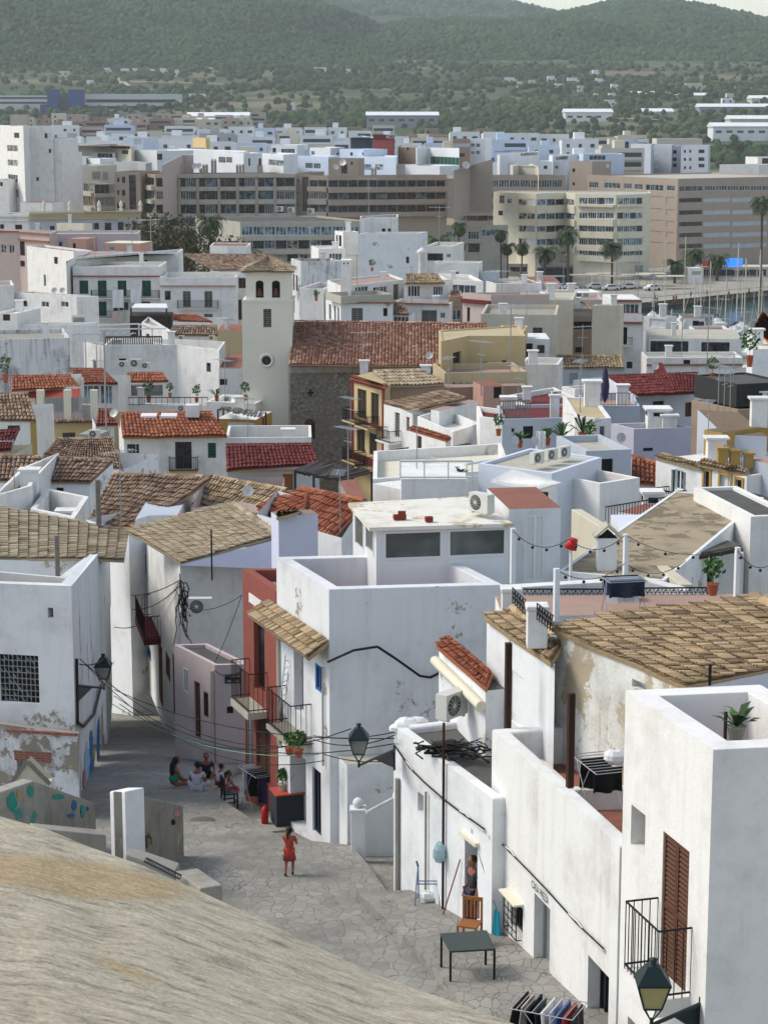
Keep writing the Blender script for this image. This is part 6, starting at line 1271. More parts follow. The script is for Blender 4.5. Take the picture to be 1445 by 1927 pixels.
# white tower block, left
h = cA.H('white_tower_block','tall stepped white apartment block with small side windows at the left edge',[(-60,140),(48,143,480),(175,146)],ref=1,mat='white_clean',par=.4,roof='concrete',fin=False,wins=[(1,106,196,146,236,'dbrown')] + [(1,52 if y > 500 else 38,y,134,y + 48,'gc') for y in (290,400)] + [(1,52,512,134,566,'gm'),(1,66,622,140,682,'gc')]); h.finish()
cA.H('white_side_wing','stepped blank white side wing of the tall block with four small windows',[(172,146),(395,146,479),(398,146)],d=479,ref=1,mat='white_clean',par=.3,roof='concrete',wins=[(0,335,198,360,240,'g1'),(0,368,318,387,350,'d1'),(0,272,530,296,563,'g1')],close=[(396,140,492),(172,140,492)])
cA.H('lower_white_step','lower step of the white side wing with one window',[(396,238),(444,240,479.5)],mat='white_clean',par=0,roof='white',deep=10); cA.H('lowest_white_step','lowest step of the white side wing',[(444,345),(470,347,480)],mat='white_clean',par=0,roof='white',deep=10,wins=[])
cA.H('roof_machines','cluster of grey machines and ducts on the tall white block',[(75,60),(200,60,485)],mat='concrete_pale',par=0,roof='concrete',deep=4,base=40,cat='roof plant')
cA.H('small_white_annex','low white annex with a small tiled roof at the foot of the tall white block',[(150,720),(395,726,440)],mat='white_clean',par=0,roof='terrace_red',deep=6,wins=[])
cA.H('left_white_balconies','narrow white wing with glazed openings at the very left edge',[(-60,550),(62,552,470)],mat='white_clean',par=.3,roof='concrete_pale',wins=[(0,0,570,20,600,'h')],deep=8)
# brown block
h = cA.H('brown_balcony_block','low brown apartment block with white balcony bands beside the white tower',[(440,560),(712,586,505),(868,584)],ref=1,mat='brown_tan',par=.3,roof='dark_roof',fin=False)
floors(h,0,cA,475,708,[(572,636,664),(664,745,775)],6,G3,'concrete_pale'); floors(h,1,cA,716,862,[(592,655,682),(684,752,780)],4,G3,'concrete_pale'); h.finish()
h = cA.H('tan_stair_tower','tan brick tower with square windows and a grey glazed strip between the balcony blocks',[(863,488),(1060,494,498)],mat='brick_tan',par=.3,roof='dark_roof',deep=14,wins=[(0,880,y,905,y + 46,'g1') for y in (530,628,726)] + [(0,922,y,946,y + 46,'d1') for y in (530,628,726)] + [(0,976,516,1028,775,'d')])
h = Z(0,200,4.014).H('grey_balcony_block','long apartment block with dark glazing, pale balcony bands and brick piers',[(1062,500),(1172,512,494),(2230,508)],ref=1,mat='brown_tan',par=.2,roof='dark_roof',fin=False)
cx = Z(0,200,4.014)
floors(h,1,cx,1180,2225,[(540,604,634),(640,700,736),(742,806,834),(842,900,930)],14,G3,'concrete_pale',piers=[1340,1480,1640,1780,1925,2062]); floors(h,0,cx,1066,1165,[(535,590,626),(632,695,726),(735,800,828)],2,G3,'concrete_pale')
h.band(1,cx.p(0,508)[1],cx.p(0,536)[1],.7,'concrete_pale'); h.finish()
cB.H('tan_end_wall','tan brick end wall with three small windows right of the grey glazed block',[(868,498),(972,502,500)],mat='brick_tan',par=.3,roof='dark_roof',deep=14,wins=[(0,878,y,892,y + 30,'g1') for y in (546,638,732)] + [(0,918,530,968,790,'wgrey')])
h = cB.H('tan_balcony_block','long tan brick apartment block with angled balconies and big satellite dishes on top',[(968,520),(1110,522,495),(2010,514)],ref=1,mat='brick_tan',par=.2,roof='dark_roof',fin=False)
floors(h,1,cB,1115,2000,[(556,606,645),(650,700,740),(744,795,830)],12,['dm','dm','gm','d','db'],'brick_tan',out=1.2); floors(h,0,cB,972,1106,[(556,604,640),(650,698,738),(744,794,828)],2,G3,'brick_tan'); h.finish()
h = cC.H('second_tan_block','second tan brick balcony block with a grey stair strip, partly behind the white curved block',[(602,488),(670,492,585),(1460,490)],ref=1,mat='brick_tan',par=.2,roof='dark_roof',fin=False)
floors(h,1,cC,676,1440,[(524,576,612),(612,658,696),(692,742,778),(780,815,850)],10,['gm','dm','d','d','gc'],'brick_tan',out=1.0); h.win(0,*cC.p(610,516),*cC.p(664,800),'wgrey'); h.finish()
h = cB.H('tan_roof_tower','tan brick roof tower with dishes and a door on the long tan block',[(1115,368),(1340,392,506)],mat='brick_tan',par=.3,roof='dark_roof',deep=6,base=20,wins=[(0,1212,438,1258,505,'d'),(0,1285,416,1300,440,'d1')],cat='roof tower')
h = cC.H('sloping_roof_tower','tan roof house with a sloping front and round dish in the middle of the roofline',[(660,462),(725,440,508),(940,380)],ref=1,slope=True,mat='brick_tan',par=0,roof='dark_roof',base=20,cat='roof tower',close=[(940,376,518),(660,455,518)])
h = cA.H('pink_sloped_house','pink roof house with a steep grey roof on the grey glazed block',[(1225,440),(1385,365,504),(1460,365,504)],ref=1,slope=True,mat='pink',par=0,roof='grey_blue',base=20,cat='roof tower',close=[(1460,360,512),(1225,436,512)])
for i,(z,x,y,t) in enumerate(((cA,570,530,470),(cA,728,540,490),(cA,808,545,492),(cB,175,500,440),(cB,262,500,400),(cB,450,500,440),(cB,610,500,440),(cC,282,484,415),(cC,100,480,440),(cA,1340,500,435))):
 p = P(*z.p(x,y),500); q = P(*z.p(x,t),500).z; m = MB(); 
 for dx in (-.7,.0,.7)[: 2 + i % 2]: m.box((p.x + dx,p.y,p.z - .3),.55,.9,(q - p.z) * (.9 + .1 * (dx > 0)) + .3); m.box((p.x + dx,p.y,q - .35),.7,1.0,.12); m.box((p.x + dx,p.y,q - .25),.3,.5,.45)
 o = m.build('brick_chimney','brick_tan',org=p); tag(o,['first brick chimney group from the left on the brown block roof','second brick chimney beside a white cloth on the brown block roof','pair of brick chimneys next to the tan tower','brick chimneys beside two white dishes on the grey glazed block','slender brick chimney with an owl-like cowl on the grey glazed block','pair of capped brick chimneys in the middle of the grey glazed block','brick chimney near the right end of the grey glazed block','tall single brick chimney on the long tan block','low brick chimney left on the long tan block','short brick chimney beside the pink sloped roof house'][i],'chimney','brick chimneys on the apartment roofs')
h = cB.H('lower_grey_block','lower grey-white apartment block with terraced balconies and machines on its flat roof',[(110,832),(450,872,440),(1410,862)],ref=1,mat='concrete_pale',par=.4,roof='dark_roof',fin=False,wins=[(0,150,996,178,1030,'g')])
floors(h,1,cB,460,1400,[(905,970,1006),(1010,1072,1110),(1115,1170,1200)],11,['gb','dm','d','gc','dm'],'concrete_pale',out=1.3)
h.finish()
h = cC.H('low_beige_block','low beige apartment block with teal glazing behind the tall palm',[(452,852),(860,850,522),(1050,846)],ref=1,mat='concrete_pale',par=.5,roof='dark_roof',fin=False,wins=[(0,490,890,590,935,'gb'),(0,605,896,648,936,'gb'),(0,764,892,842,950,'gm'),(0,655,895,745,936,'gc'),(0,718,990,745,1032,'d1'),(0,764,980,845,1042,'d'),(1,862,880,952,926,'gb')]); h.band(0,cC.p(0,950)[1],cC.p(0,978)[1],.9,'concrete_pale'); h.finish()
# white curved block
h = cC.H('white_curved_block','large off-white apartment block with rounded balconies facing the palm promenade',[(944,612),(1116,616,546),(1250,626,540),(1460,628,548),(1530,628,539),(1820,630,532),(2020,632,538),(2070,625,544)],ref=1,mat='cream',par=.3,roof='concrete_pale',fin=False,close=[(2060,600,560),(1000,600,560)],wins=[(0,988,636,1022,692,'wgrey'),(0,1042,656,1074,692,'gc'),(0,980,745,1012,778,'d'),(0,1030,748,1072,784,'w')])
rows = [(662,706,762),(760,806,852),(850,896,944),(944,990,1040)]
for fi,(a,b,n,kd) in enumerate(((1122,1242,2,['gc','gr','w']),(1256,1452,3,['gb','dm','db']),(1458,1525,1,['gc','gb'])),1): floors(h,fi,cC,a,b,rows,n,kd,'cream',out=.7 if fi == 2 else .25)
D4 = cD; rows = [(612,655,672),(712,752,800),(800,840,882),(884,930,970),(965,1000,1040)]
for fi,(a,b,n,kd,o) in ((4,(175,410,4,['gb','gm','db','gb'],.8)),(5,(432,602,4,['gc','gb','gm','dm'],.8))): floors(h,fi,D4,a,b,rows,n,kd,'cream',out=o)
h.finish()
# tan office block right
h = cD.H('tan_office_block','huge tan and grey office block with long horizontal window bands at the right',[(232,455,610),(842,484,575),(1700,462,600)],ref=1,mat='brick_tan',par=.4,roof='concrete_pale',fin=False,wins=[(0,245,506,305,545,'gm'),(0,345,512,452,548,'gm'),(0,478,516,528,552,'gm'),(0,550,520,602,556,'gm'),(0,624,524,742,564,'gm'),(0,766,530,818,566,'gm')])
for y in (600,682,760,834,908):
 h.win(0,*cD.p(622,y),*cD.p(738,y + 45),'wp2'); h.win(0,*cD.p(762,y + 8),*cD.p(815,y + 50),'wp2'); h.win(1,*cD.p(848,y + 14),*cD.p(1002,y + 42),'dm'); h.win(1,*cD.p(1015,y + 12),*cD.p(1195,y + 42),'pl'); h.win(1,*cD.p(1205,y + 8),*cD.p(1440,y + 38),'pl')
h.win(1,*cD.p(850,532),*cD.p(1008,568),'gm')
for i in range(6): h.win(1,*cD.p(1020 + i * 78,530),*cD.p(1092 + i * 78,562),'gm')
h.finish()
cD.H('tan_stair_block','tan windowless block with two round windows on the office roofline',[(112,365),(265,368,620),(392,366)],mat='brick_tan',par=.3,roof='concrete_pale',wins=[(0,132,415,150,438,'h'),(0,132,508,148,528,'h'),(1,360,384,378,410,'w')])
cD.H('white_terraced_right','white low stepped block with sloping stair walls at the right edge',[(1120,388),(1385,390,640),(1640,385)],d=640,ref=1,mat='white_clean',par=.4,roof='concrete_pale',wins=[(1,1405,345,1445,380,'gm')]); cD.H('white_upper_right','white upper storey with a balcony at the right edge',[(1378,340),(1640,338,655)],mat='white_clean',par=.3,roof='concrete_pale',deep=10,wins=[(0,1405,346,1500,396,'dm')])
# blue grey flats
for (n,C,d,W) in (('grey-blue block of flats with three rows of small windows, left of its twins',[(470,215),(548,216,760)],None,((475,235,510,300,'d'),(475,310,510,330,'d'),(475,350,510,372,'d'))),('pale grey-blue flats with a flat front and tiny paired windows',[(524,250),(660,254,730),(680,250)],None,[(x,y,x + 16,y + 18,k) for x in (542,592) for y in (290,342,388) for k in ('g1',)]),('grey-blue flats in the middle with a single column of white windows',[(664,256),(800,258,745),(812,252)],None,[(684,y,702,y + 18,'w') for y in (292,340,392)]),('grey-blue flats with deep dark balconies between the twins',[(790,262),(862,262,750)],None,[(806,y,832,y + 24,'h') for y in (292,342,382)]),('right-hand grey-blue flats with two columns of dark windows',[(862,260),(1046,262,725),(1060,256)],None,[(x,y,x + 14,y + 20,'d1') for x in (880,916) for y in (290,344,400)] + [(978,y,1018,y + 24,'d') for y in (288,340,384)])):
 cD.H('grey_flats',n,C,d,mat='grey_blue',par=.3,roof='concrete',deep=16,wins=[(0,) + tuple(w_) for w_ in W],group=None)
cD.H('cream_flats','raised grey and cream top storey behind the grey-blue flats',[(700,215),(1005,215,780)],mat='far_cream',par=0,roof='concrete',deep=14)
# white mid-city blocks with some detail
for nm,z,C,mat,W in (
 ('long white block with roof pergolas and terrace plants behind the grey glazed block',cB,[(-60,322),(245,330,640),(480,340)],'far_white',[(1,286,378,340,425,'gm'),(1,345,380,390,424,'gm')]),
 ('white block with a slim vertical slit window and leafy roof terrace',cB,[(388,346),(475,352,600),(615,350)],'far_white',[(1,512,390,526,446,'h'),(1,590,390,608,446,'h')]),
 ('white block with one wide window band, right of the slit windows',cB,[(615,350),(775,362,600),(885,356)],'far_white',[(0,664,402,776,446,'gc')]),
 ('bluish white block with paired windows before the tan roof tower',cB,[(885,370),(1115,378,610),(1200,370)],'far_blue',[(0,942,424,998,466,'gm'),(0,1006,428,1056,468,'gm')]),
 ('white block whose upper windows overlook the pergolas',cB,[(682,288),(880,290,680),(960,284)],'far_white',[(0,694,312,720,350,'h'),(0,760,318,860,350,'gm')]),
 ('light blue gabled house among the white blocks',cB,[(1280,250),(1366,218,720),(1460,300)],'far_blue',[(1,1336,262,1356,296,'h')]),
 ('wide pale blue block with a glass balcony left of the brick chimney',cC,[(-60,352),(248,362,600),(260,350)],'far_blue',[(0,10,412,70,455,'gb'),(0,100,412,155,455,'gc'),(0,5,328,30,345,'d1')]),
 ('white block hung with dark green awnings and plants',cC,[(396,298),(480,292,620),(700,300)],'far_white',[(1,480,360,760,416,'awn')]),
 ('long white plinth block under the green awnings',cC,[(250,415),(560,425,590),(700,420)],'far_white',[]),
 ('curved tan and cream striped tower house',cC,[(656,232),(778,232,660)],'far_tan',[(0,658,262,778,288,'pl'),(0,700,334,740,358,'d')]),
 ('white and dark glazed block beside the striped tower',cC,[(778,228),(884,230,664)],'far_white',[(0,782,262,810,290,'gb'),(0,820,262,850,290,'gb'),(0,782,318,810,340,'gb'),(0,820,314,850,340,'gb')]),
 ('tan block left of the green awnings with a stepped roof',cC,[(262,288),(396,290,640),(400,280)],'far_tan',[(0,325,290,340,310,'d1')]),
 ('dark red and brown building carrying the rooftop HOTEL sign',cC,[(84,200),(180,204,645),(236,206)],'maroon',[]),
 ('long white terrace block right of the brown roof house',cC,[(990,384),(1100,330,660),(1270,322)],'far_white',[(1,1140,328,1260,352,'gc')]),
 ('white block with two dark window pairs, near the blue flats',cC,[(1270,380),(1460,392,640)],'far_white',[(0,1305,422,1330,445,'d'),(0,1365,422,1410,445,'gm')]),
 ('cream parapet house with a sloping attic left of the blue flats',cC,[(1085,425),(1200,405,620),(1270,430)],'far_cream',[(1,1235,420,1258,442,'d1')]),
 ('white umbrella terrace block',cC,[(940,400),(1080,402,640)],'far_white',[(0,955,378,1020,400,'d')]),
 ('bluish slab block before the blue flats',cD,[(205,318),(395,318,640),(482,318)],'far_blue',[(0,245,326,355,358,'gm')]),
 ('long low white block at the foot of the flats',cD,[(0,330),(150,320,660),(300,318)],'far_white',[(0,20,334,100,356,'d'),(1,165,330,190,352,'gm')]),
 ('white block with a long dark brown band behind the brown block',cA,[(470,310),(568,280,640),(990,300)],'far_cream',[(1,575,282,985,310,'mar'),(1,595,340,640,372,'d'),(1,920,328,968,358,'d')]),
 ('white penthouse with vertical posts and a dish',cA,[(690,345),(870,348,610),(920,345)],'far_white',[(0,735,350,850,388,'gm')]),
 ('blue-white block below the penthouse',cA,[(650,388),(756,392,560),(880,390)],'far_white',[]),
 ('pale metal clad roof block beside the tan tower',cA,[(858,415),(1040,422,545),(1100,430)],'far_grey',[]),
 ('white wing with brown framed upper balcony',cA,[(990,325),(1185,332,600),(1460,330)],'far_white',[(1,1108,356,1226,402,'d')]),
 ('beige windowless roof box on the brown block',cA,[(510,442),(735,446,530)],'far_cream',[]),
 ('olive grey block at the left of the brown block',cA,[(470,378),(575,380,570),(650,384)],'far_grey',[]),
 ('light blue terrace house with a small lilac screen',cA,[(930,228),(1078,232,680)],'far_blue',[(0,1010,240,1070,285,'pl')]),
 ('cream tower with a stepped top in the middle of the roofs',cB,[(92,232),(190,236,700),(220,236)],'far_yellow',[]),
 ('white block with roof dish near the white penthouse',cB,[(975,308),(1130,312,640),(1240,306)],'far_white',[(0,985,335,1012,365,'gm'),(1,1176,345,1222,370,'gm')]),
 ('broad light blue block with two small windows',cB,[(1200,318),(1380,322,625),(1560,320)],'far_blue',[(0,1280,345,1300,370,'d1'),(0,1370,345,1395,368,'d1'),(0,1375,436,1445,460,'gm')])):
 z.H('apartment_house',nm,C,None,mat=mat,par=.35,roof='far_white' if mat != 'far_grey' else 'far_grey',wins=W,deep=14)
p = P(*cC.p(176,238),638); t = thing('hotel_sign','white rooftop letters reading HOTEL on the dark red building','sign',p); m = MB(); m.hexa([P(*cC.p(84,240),638.5),P(*cC.p(236,240),638.5),P(*cC.p(236,240),639),P(*cC.p(84,240),639)],[P(*cC.p(84,198),638.5),P(*cC.p(236,200),638.5),P(*cC.p(236,200),639),P(*cC.p(84,198),639)]); m.build('sign_board','maroon',t); text3('HOTEL',P(*cC.p(176,230),638.2),V((1,0,0)),UP,1.9,'cloth_white',t,sx=.62)
# ---- the far town: rows of blocks
rf = random.Random(5)
COLN = {'far_white': 'white','far_cream': 'cream','far_tan': 'tan','far_blue': 'bluish white','far_pink': 'pinkish','far_grey': 'grey'}
ORD = ['1st','2nd','3rd'] + ['%dth' % i for i in range(4,60)]
def fblock(px,py,w_px,h_m,d,mat,label,nf,deep=None,hut=True):
 a,b = P(px,py,d),P(px + w_px,py,d); W = b.x - a.x; deep = deep or rf.uniform(10,18); r = thing('town_house',label,'house',(a.x,d,a.z - h_m),'blocks of the far town'); z0 = a.z - h_m; jog = rf.uniform(-.12,.12) * W
 m = MB(); pl = [(a.x,d + max(0,jog)),(b.x,d + max(0,-jog)),(b.x,d + deep),(a.x,d + deep)]; m.prism(pl,z0,a.z); t = .35
 m.prism([(pl[0][0],pl[0][1]),(pl[1][0],pl[1][1]),(pl[1][0],pl[1][1] + t),(pl[0][0],pl[0][1] + t)],a.z + .003,a.z + .8)
 if hut:
  q = rf.uniform(.1,.5); m.box((a.x + W * (q + .15),d + deep * .5,a.z),W * rf.uniform(.2,.35),deep * .4,rf.uniform(2.2,3.2))
 m.build('wall',mat,r)
 n = max(2,int(W / 4.2)); u = V((b.x - a.x,pl[1][1] - pl[0][1],0)) / n; sm = 'far_glass'
 kind = rf.random()
 for j in range(nf):
  zz = a.z - 2.4 - j * 3.1
  if zz < z0 + .5: break
  if kind < .45:  # balcony storey: dark strip recess with parapet proud of it
   s0,s1 = rf.choice(((.06,.94),(.06,.55),(.4,.94))); m = MB(); O = V((pl[0][0],pl[0][1] - .04,0)); uu = u.normalized(); nn = V((uu.y,-uu.x,0)); L = u.length * n; panel(m,O,uu,nn,L * s0,L * s1,zz + .3,zz + 1.75,.05); m.build('window',sm,r)
   m = MB(); panel(m,O,uu,nn,L * s0 - .1,L * s1 + .1,zz - .75,zz + .3,.9); m.build('balcony',mat,r)
  else:
   for i in range(n):
    if rf.random() < .25: continue
    ww = rf.choice((1.1,1.5,2.2)); m = MB(); O = V((pl[0][0],pl[0][1] - .04,0)) + u * (i + .5); uu = u.normalized(); panel(m,O,uu,V((uu.y,-uu.x,0)),-ww / 2,ww / 2,zz,zz + 1.3,.06); m.build('window',sm,r)
 return r
ROWS = [  # py of the roofs, distance, px range, building widths, materials, phrase
 (218,1500,30,480,24,40,['far_pink','far_tan','far_cream','far_pink','far_white'],'farthest roof row'),
 (229,1250,100,470,26,44,['far_pink','far_cream','far_white','far_tan'],'second farthest roof row'),
 (243,1050,95,720,34,60,['far_cream','far_white','far_blue','far_pink','far_white'],'third farthest roof row'),
 (256,900,100,1170,36,70,['far_white','far_cream','far_white','far_blue','far_white','far_grey'],'middle roof row'),
 (270,800,120,1190,40,78,['far_white','far_cream','far_white','far_blue','far_white'],'fifth farthest roof row'),
 (288,700,130,1180,44,90,['far_white','far_white','far_cream','far_blue'],'nearest far row'),
]
for k,(py,d,x0,x1,w0,w1,ms,ph) in enumerate(ROWS):
 x = x0; i = 0
 while x < x1:
  w_ = rf.uniform(w0,w1); mt = rf.choice(ms); yy = py + rf.uniform(-6,6); nf = max(2,int((yy + 45 - py) / 3895 * d / 3.1) + rf.randint(0,2)); nf = min(nf,4)
  feat = rf.choice(('with a roof hut','with a stepped roof','with a flat parapet'))
  fblock(x,yy,w_,22,d + rf.uniform(-20,20),mt,'%s block %s, %s from left in the %s' % (COLN[mt],feat,ORD[i],ph),nf,hut=feat != 'with a flat parapet'); x += w_ * rf.uniform(1.0,1.12); i += 1
# brick towers on the skyline of the town
for i,(z,x0,x1,y) in enumerate(((cB,566,692,132),(cB,762,885,136),(cB,938,1100,138),(cB,1250,1375,154),(cC,45,208,144),(cC,456,548,155),(cC,666,760,152),(cC,836,935,158))):
 h = z.H('brick_roof_tower','square tan brick roof tower, %s from the left of its row' % ORD[i],[(x0,y),(x1,y,1180)],mat='far_tan',par=0,roof='far_tan',deep=12,base=2,group='brick roof towers',wins=[(0,x0 + 14,y + 22,x0 + 30,y + 38,'h')])
cB.H('long_maroon_roof','long low building with a dark red roof band under the brick towers',[(430,186),(1460,196,1120)],mat='maroon',par=0,roof='maroon',deep=14)
cC.H('long_brick_base','long tan base building joining the right-hand brick towers',[(300,196),(1000,204,1120)],mat='far_tan',par=0,roof='far_tan',deep=14)
# ---- plain and hillside
zA,zB = Z(0,0,1.993),Z(720,0,1.993)
plaster('hosp_white','c9ccc9','9a9c98',.2,.1,.2,bump=0); plaster('hosp_blue','2c4c86','24406f',.2,.1,bump=0); plaster('shed_grey','8d9498','6d7275',.2,.1,bump=0)
h = zA.H('hospital','long pale hospital wing with dark window bands and an outside stair',[(290,347,2200),(318,350,2150),(683,358,2190)],ref=1,mat='hosp_white',par=1,roof='far_grey',deep=40,base=20,fin=False)
for y in (378,403): h.win(1,*zA.p(322,y - 7),*zA.p(662,y + 5),'h',rv=1.2)
h.finish()
h = zA.H('hospital_wing','left grey hospital wing with three window bands',[(-60,352),(195,356,2180)],mat='hosp_white',par=1,roof='far_grey',deep=40,base=20,fin=False)
for y in (366,384): h.win(0,*zA.p(-30,y - 4),*zA.p(180,y + 4),'far',rv=1.2)
h.finish()
for a,b,l in ((176,214,'left'),(256,313,'right')): zA.H('blue_tower','deep blue hospital stair tower, the %s one of the pair' % l,[(a,331),(b,333,2130)],mat='hosp_blue',par=0,roof='hosp_blue',deep=25,base=20)
zA.H('blue_link','blue glazed link between the two hospital towers',[(213,358),(257,358,2138)],mat='hosp_blue',par=0,roof='far_grey',deep=20,base=20,wins=[(0,216,364,254,400,'far')]); zA.H('blue_annex','low blue base left of the hospital towers',[(150,390),(178,390,2120)],mat='hosp_blue',par=0,roof='hosp_blue',deep=20,base=20)
zA.H('clinic','long grey low building in front of the hospital wing',[(300,410),(640,420,2080)],d=2080,ref=1,mat='shed_grey',par=0,roof='far_grey',deep=30,base=15)
for (z,x0,x1,y,yb,d,mt,l) in ((zB,-60,208,432,462,1900,'shed_grey','long low industrial shed with a pale ribbed roof in the middle of the plain'),(zB,685,862,420,458,2000,'far_white','white warehouse behind a blue-white store on the plain'),(zB,1030,1250,358,385,2350,'far_white','wide white warehouse near the foot of the right hill'),(zB,935,1065,352,382,2340,'far_cream','tan gabled warehouse left of the wide white one'),(zB,1190,1460,400,432,2100,'shed_grey','large grey depot with a pale roof at the right edge'),(zB,1240,1460,474,502,1750,'far_white','row of white marquee roofs at the right edge'),(zB,1305,1460,446,470,1850,'far_cream','white framed open hall behind the marquee roofs'),(zB,980,1090,418,436,2100,'far_white','small pale green-white shed in the middle of the right plain'),(zB,1385,1460,368,392,2200,'far_cream','cream farm building near the right edge'),(zA,700,930,436,480,1650,'far_grey','grey office building with balconies right of the hospital'),(zA,690,880,460,490,1500,'far_white','white row of low houses with sloping skylights below the grey office')):
 a,b = P(*z.p(x0,y),d),P(*z.p(x1,y),d); zb = min(P(*z.p(x0,yb),d).z,gz(d)) - 6; r = thing('warehouse',l,'building',(a.x,d,zb)); m = MB(); m.hexa([(a.x,d,zb),(b.x,d,zb),(b.x,d + 30,zb),(a.x,d + 30,zb)],[(a.x,d,a.z),(b.x,d,a.z),(b.x,d + 30,a.z),(a.x,d + 30,a.z)]); m.build('wall',mt,r)
 m = MB(); m.hexa([(a.x - 1,d - 1,a.z),(b.x + 1,d - 1,a.z),(b.x + 1,d + 31,a.z),(a.x - 1,d + 31,a.z)],[(a.x - 1,d - 1,a.z + .5),(b.x + 1,d - 1,a.z + .5),(b.x + 1,d + 17,a.z + 3.5),(a.x - 1,d + 17,a.z + 3.5)]); m.build('roof','far_white',r)
 m = MB(); n = int((b.x - a.x) / 9)
 for i in range(n): m.box((a.x + (i + .5) * 9,d - .1,a.z - 5),5,.3,2)
 m.build('window_row','far_glass',r)['kind'] = 'stuff'
VILLAS = [(zA,245,215,80),(zA,242,274,58),(zA,398,262,40),(zA,468,266,42),(zA,506,262,26),(zA,565,266,40),(zA,612,268,34),(zA,664,274,22),(zA,785,258,36),(zA,740,362,95),(zA,1200,258,72),(zA,1306,264,30),(zA,338,314,34),(zA,1098,396,22),(zA,1255,256,20),
 (zB,476,300,60),(zB,514,314,30),(zB,630,298,42),(zB,660,320,48),(zB,710,303,55),(zB,796,276,32),(zB,812,304,40),(zB,742,330,36),(zB,868,326,40),(zB,850,388,56),(zB,1164,326,96),(zB,858,358,38),(zB,800,360,26),(zB,1290,378,60),(zB,560,312,40),(zB,1300,364,40)]
def ground_d(px,py):
 d = 1400
 while d < 3300:
  p = P(px,py,d)
  if p.z < land_z(p.x,d) + 1: return d
  d += 12
 return 3100
for i,(z,x,y,w_) in enumerate(VILLAS):
 px,py = z.p(x,y); d = ground_d(px,py + 5); s = w_ / 1.993 * d / 3895; p = P(px,py + 4,d); r = thing('villa','white hillside villa, %s of those right of centre from the left' % ORD[i - 15] if i > 14 else 'white hillside villa, %s of those left of centre from the left' % ORD[i],'villa',p,'villas under the hills'); m = MB(); hh = rf.uniform(5,8)
 m.box((p.x,p.y,p.z - 4),s * .62,12,hh + 4); m.box((p.x + s * .22,p.y + 2,p.z - 4),s * .5,12,hh * .62 + 4); m.build('wall',rf.choice(('far_white','far_white','far_white','far_cream')),r); m = MB()
 for q in range(max(2,int(s / 9))): m.box((p.x - s * .25 + q * 7,p.y - 6.1,p.z + 1),2.4,.2,2)
 m.build('window_row','far_glass',r)['kind'] = 'stuff'
o = zA; q = [(448,290),(458,308),(480,325),(466,325),(449,310),(440,290)]
def strip(label,z,pts,wd,mat='path_pale'):
 c = []; m = MB()
 for x,y in pts: px,py = z.p(x,y); d = ground_d(px,py); c.append(P(px,py,d) + V((0,0,1.5)))
 for a,b in zip(c,c[1:]): m.quad(a + V((-wd,0,0)),a + V((wd,0,0)),b + V((wd,0,0)),b + V((-wd,0,0))); m.quad(a + V((0,-wd,0)),a + V((0,wd,.5)),b + V((0,wd,.5)),b + V((0,-wd,0)))
 m.build('path',mat)['kind'] = 'structure'
strip('',zA,[(440,286),(452,302),(474,324)],5); strip('',zA,[(490,308),(620,312),(760,316),(930,322)],3); strip('',zA,[(340,232),(362,244)],5); strip('',zB,[(830,445),(1060,455)],4)
# loose trees round the far town edge
TREEP = [Proto(lambda s=s,l=l: mk_tree(s,9,4.2,l,420,.75,'round_tree',lobes=6)) for s,l in ((3,('leaf','leaf_bright')),(4,('leaf','leaf')),(5,('leaf_brown','leaf')))]
BT = Proto(lambda: mk_tree(9,9,3.6,('leaf_brown','leaf'),2600,.17,'round_tree',lobes=9))
for i in range(46):
 px = rf.uniform(1105,1445) if i < 34 else rf.uniform(560,1100); d = rf.uniform(820,1500) if i < 34 else rf.uniform(1300,1700); px = px if i >= 34 or d > 900 else max(px,1330); p = P(px,250,d); TREEP[i % 3].put((p.x,d,gz(d) - .5),i,['dark','plain','brownish'][i % 3] + ' round tree, %s from the front in the belt beyond the %s' % (ORD[i],'blue-grey flats' if i < 34 else 'white town'),rf.uniform(.9,1.5),'trees beyond the town')
for x,y,d,s,l in ((292,392,400,2.6,'big brown-green tree left of the palms, in front of the grey glazed block'),(335,390,402,2.5,'second brown-green tree beside the first, left of the palms'),(432,425,396,2.1,'rusty brown tree behind the left palms')): BT.put(V((P(x,y,d).x,d,gz(d))),1,l,s)
# ---- waterfront
PA,PB = palm(1,9,62,4.2,.32),palm(8,13,58,3.0,.2,droop=1.25,skirt=.8)
for i,(x,yt,yb,d,k,l) in enumerate(((300,440,520,400,0,'short bushy palm, leftmost of the left palm pair'),(397,405,520,400,0,'large palm in front of the grey-white terraced block'),(425,455,530,398,0,'low palm at the right foot of the large left palm'),(862,412,500,492,1,'tall slim palm standing alone before the low beige block'),(825,445,500,400,0,'low green palm half hidden by the dark glass house'),(943,425,530,502,1,'tall palm, left of the dark trio'),(955,450,535,500,1,'middle palm of the dark trio'),(981,450,535,498,1,'right palm of the dark trio'),(1025,462,530,507,0,'broad low palm left of the bus'),(1069,428,530,504,0,'tall feathery palm in front of the white curved block'),(1152,452,530,507,0,'slender feathery palm by the parked cars'),(1270,485,545,522,0,'dark low palm by the quay edge, left'),(1302,465,545,530,0,'feathery palm behind the masts'),(1350,475,545,530,0,'feathery palm beside the blue lit screen'),(1432,368,545,492,0,'tallest palm at the right edge'))):
 zt,zb = P(x,yt + 14,d).z,2.2; zb = min(zb,zt - 3); sc_ = (9,13)[k]; q = (PA,PB)[k].put((P(x,500,d).x,d,zb),i * 1.3,l,1.0); s = (zt - zb) / sc_; q.scale = (1,1,1)
 for ch in q.children:
  if ch.name.startswith('trunk'): ch.scale = (1,1,s)
  else: ch.location = (0,0,(s - 1) * sc_)
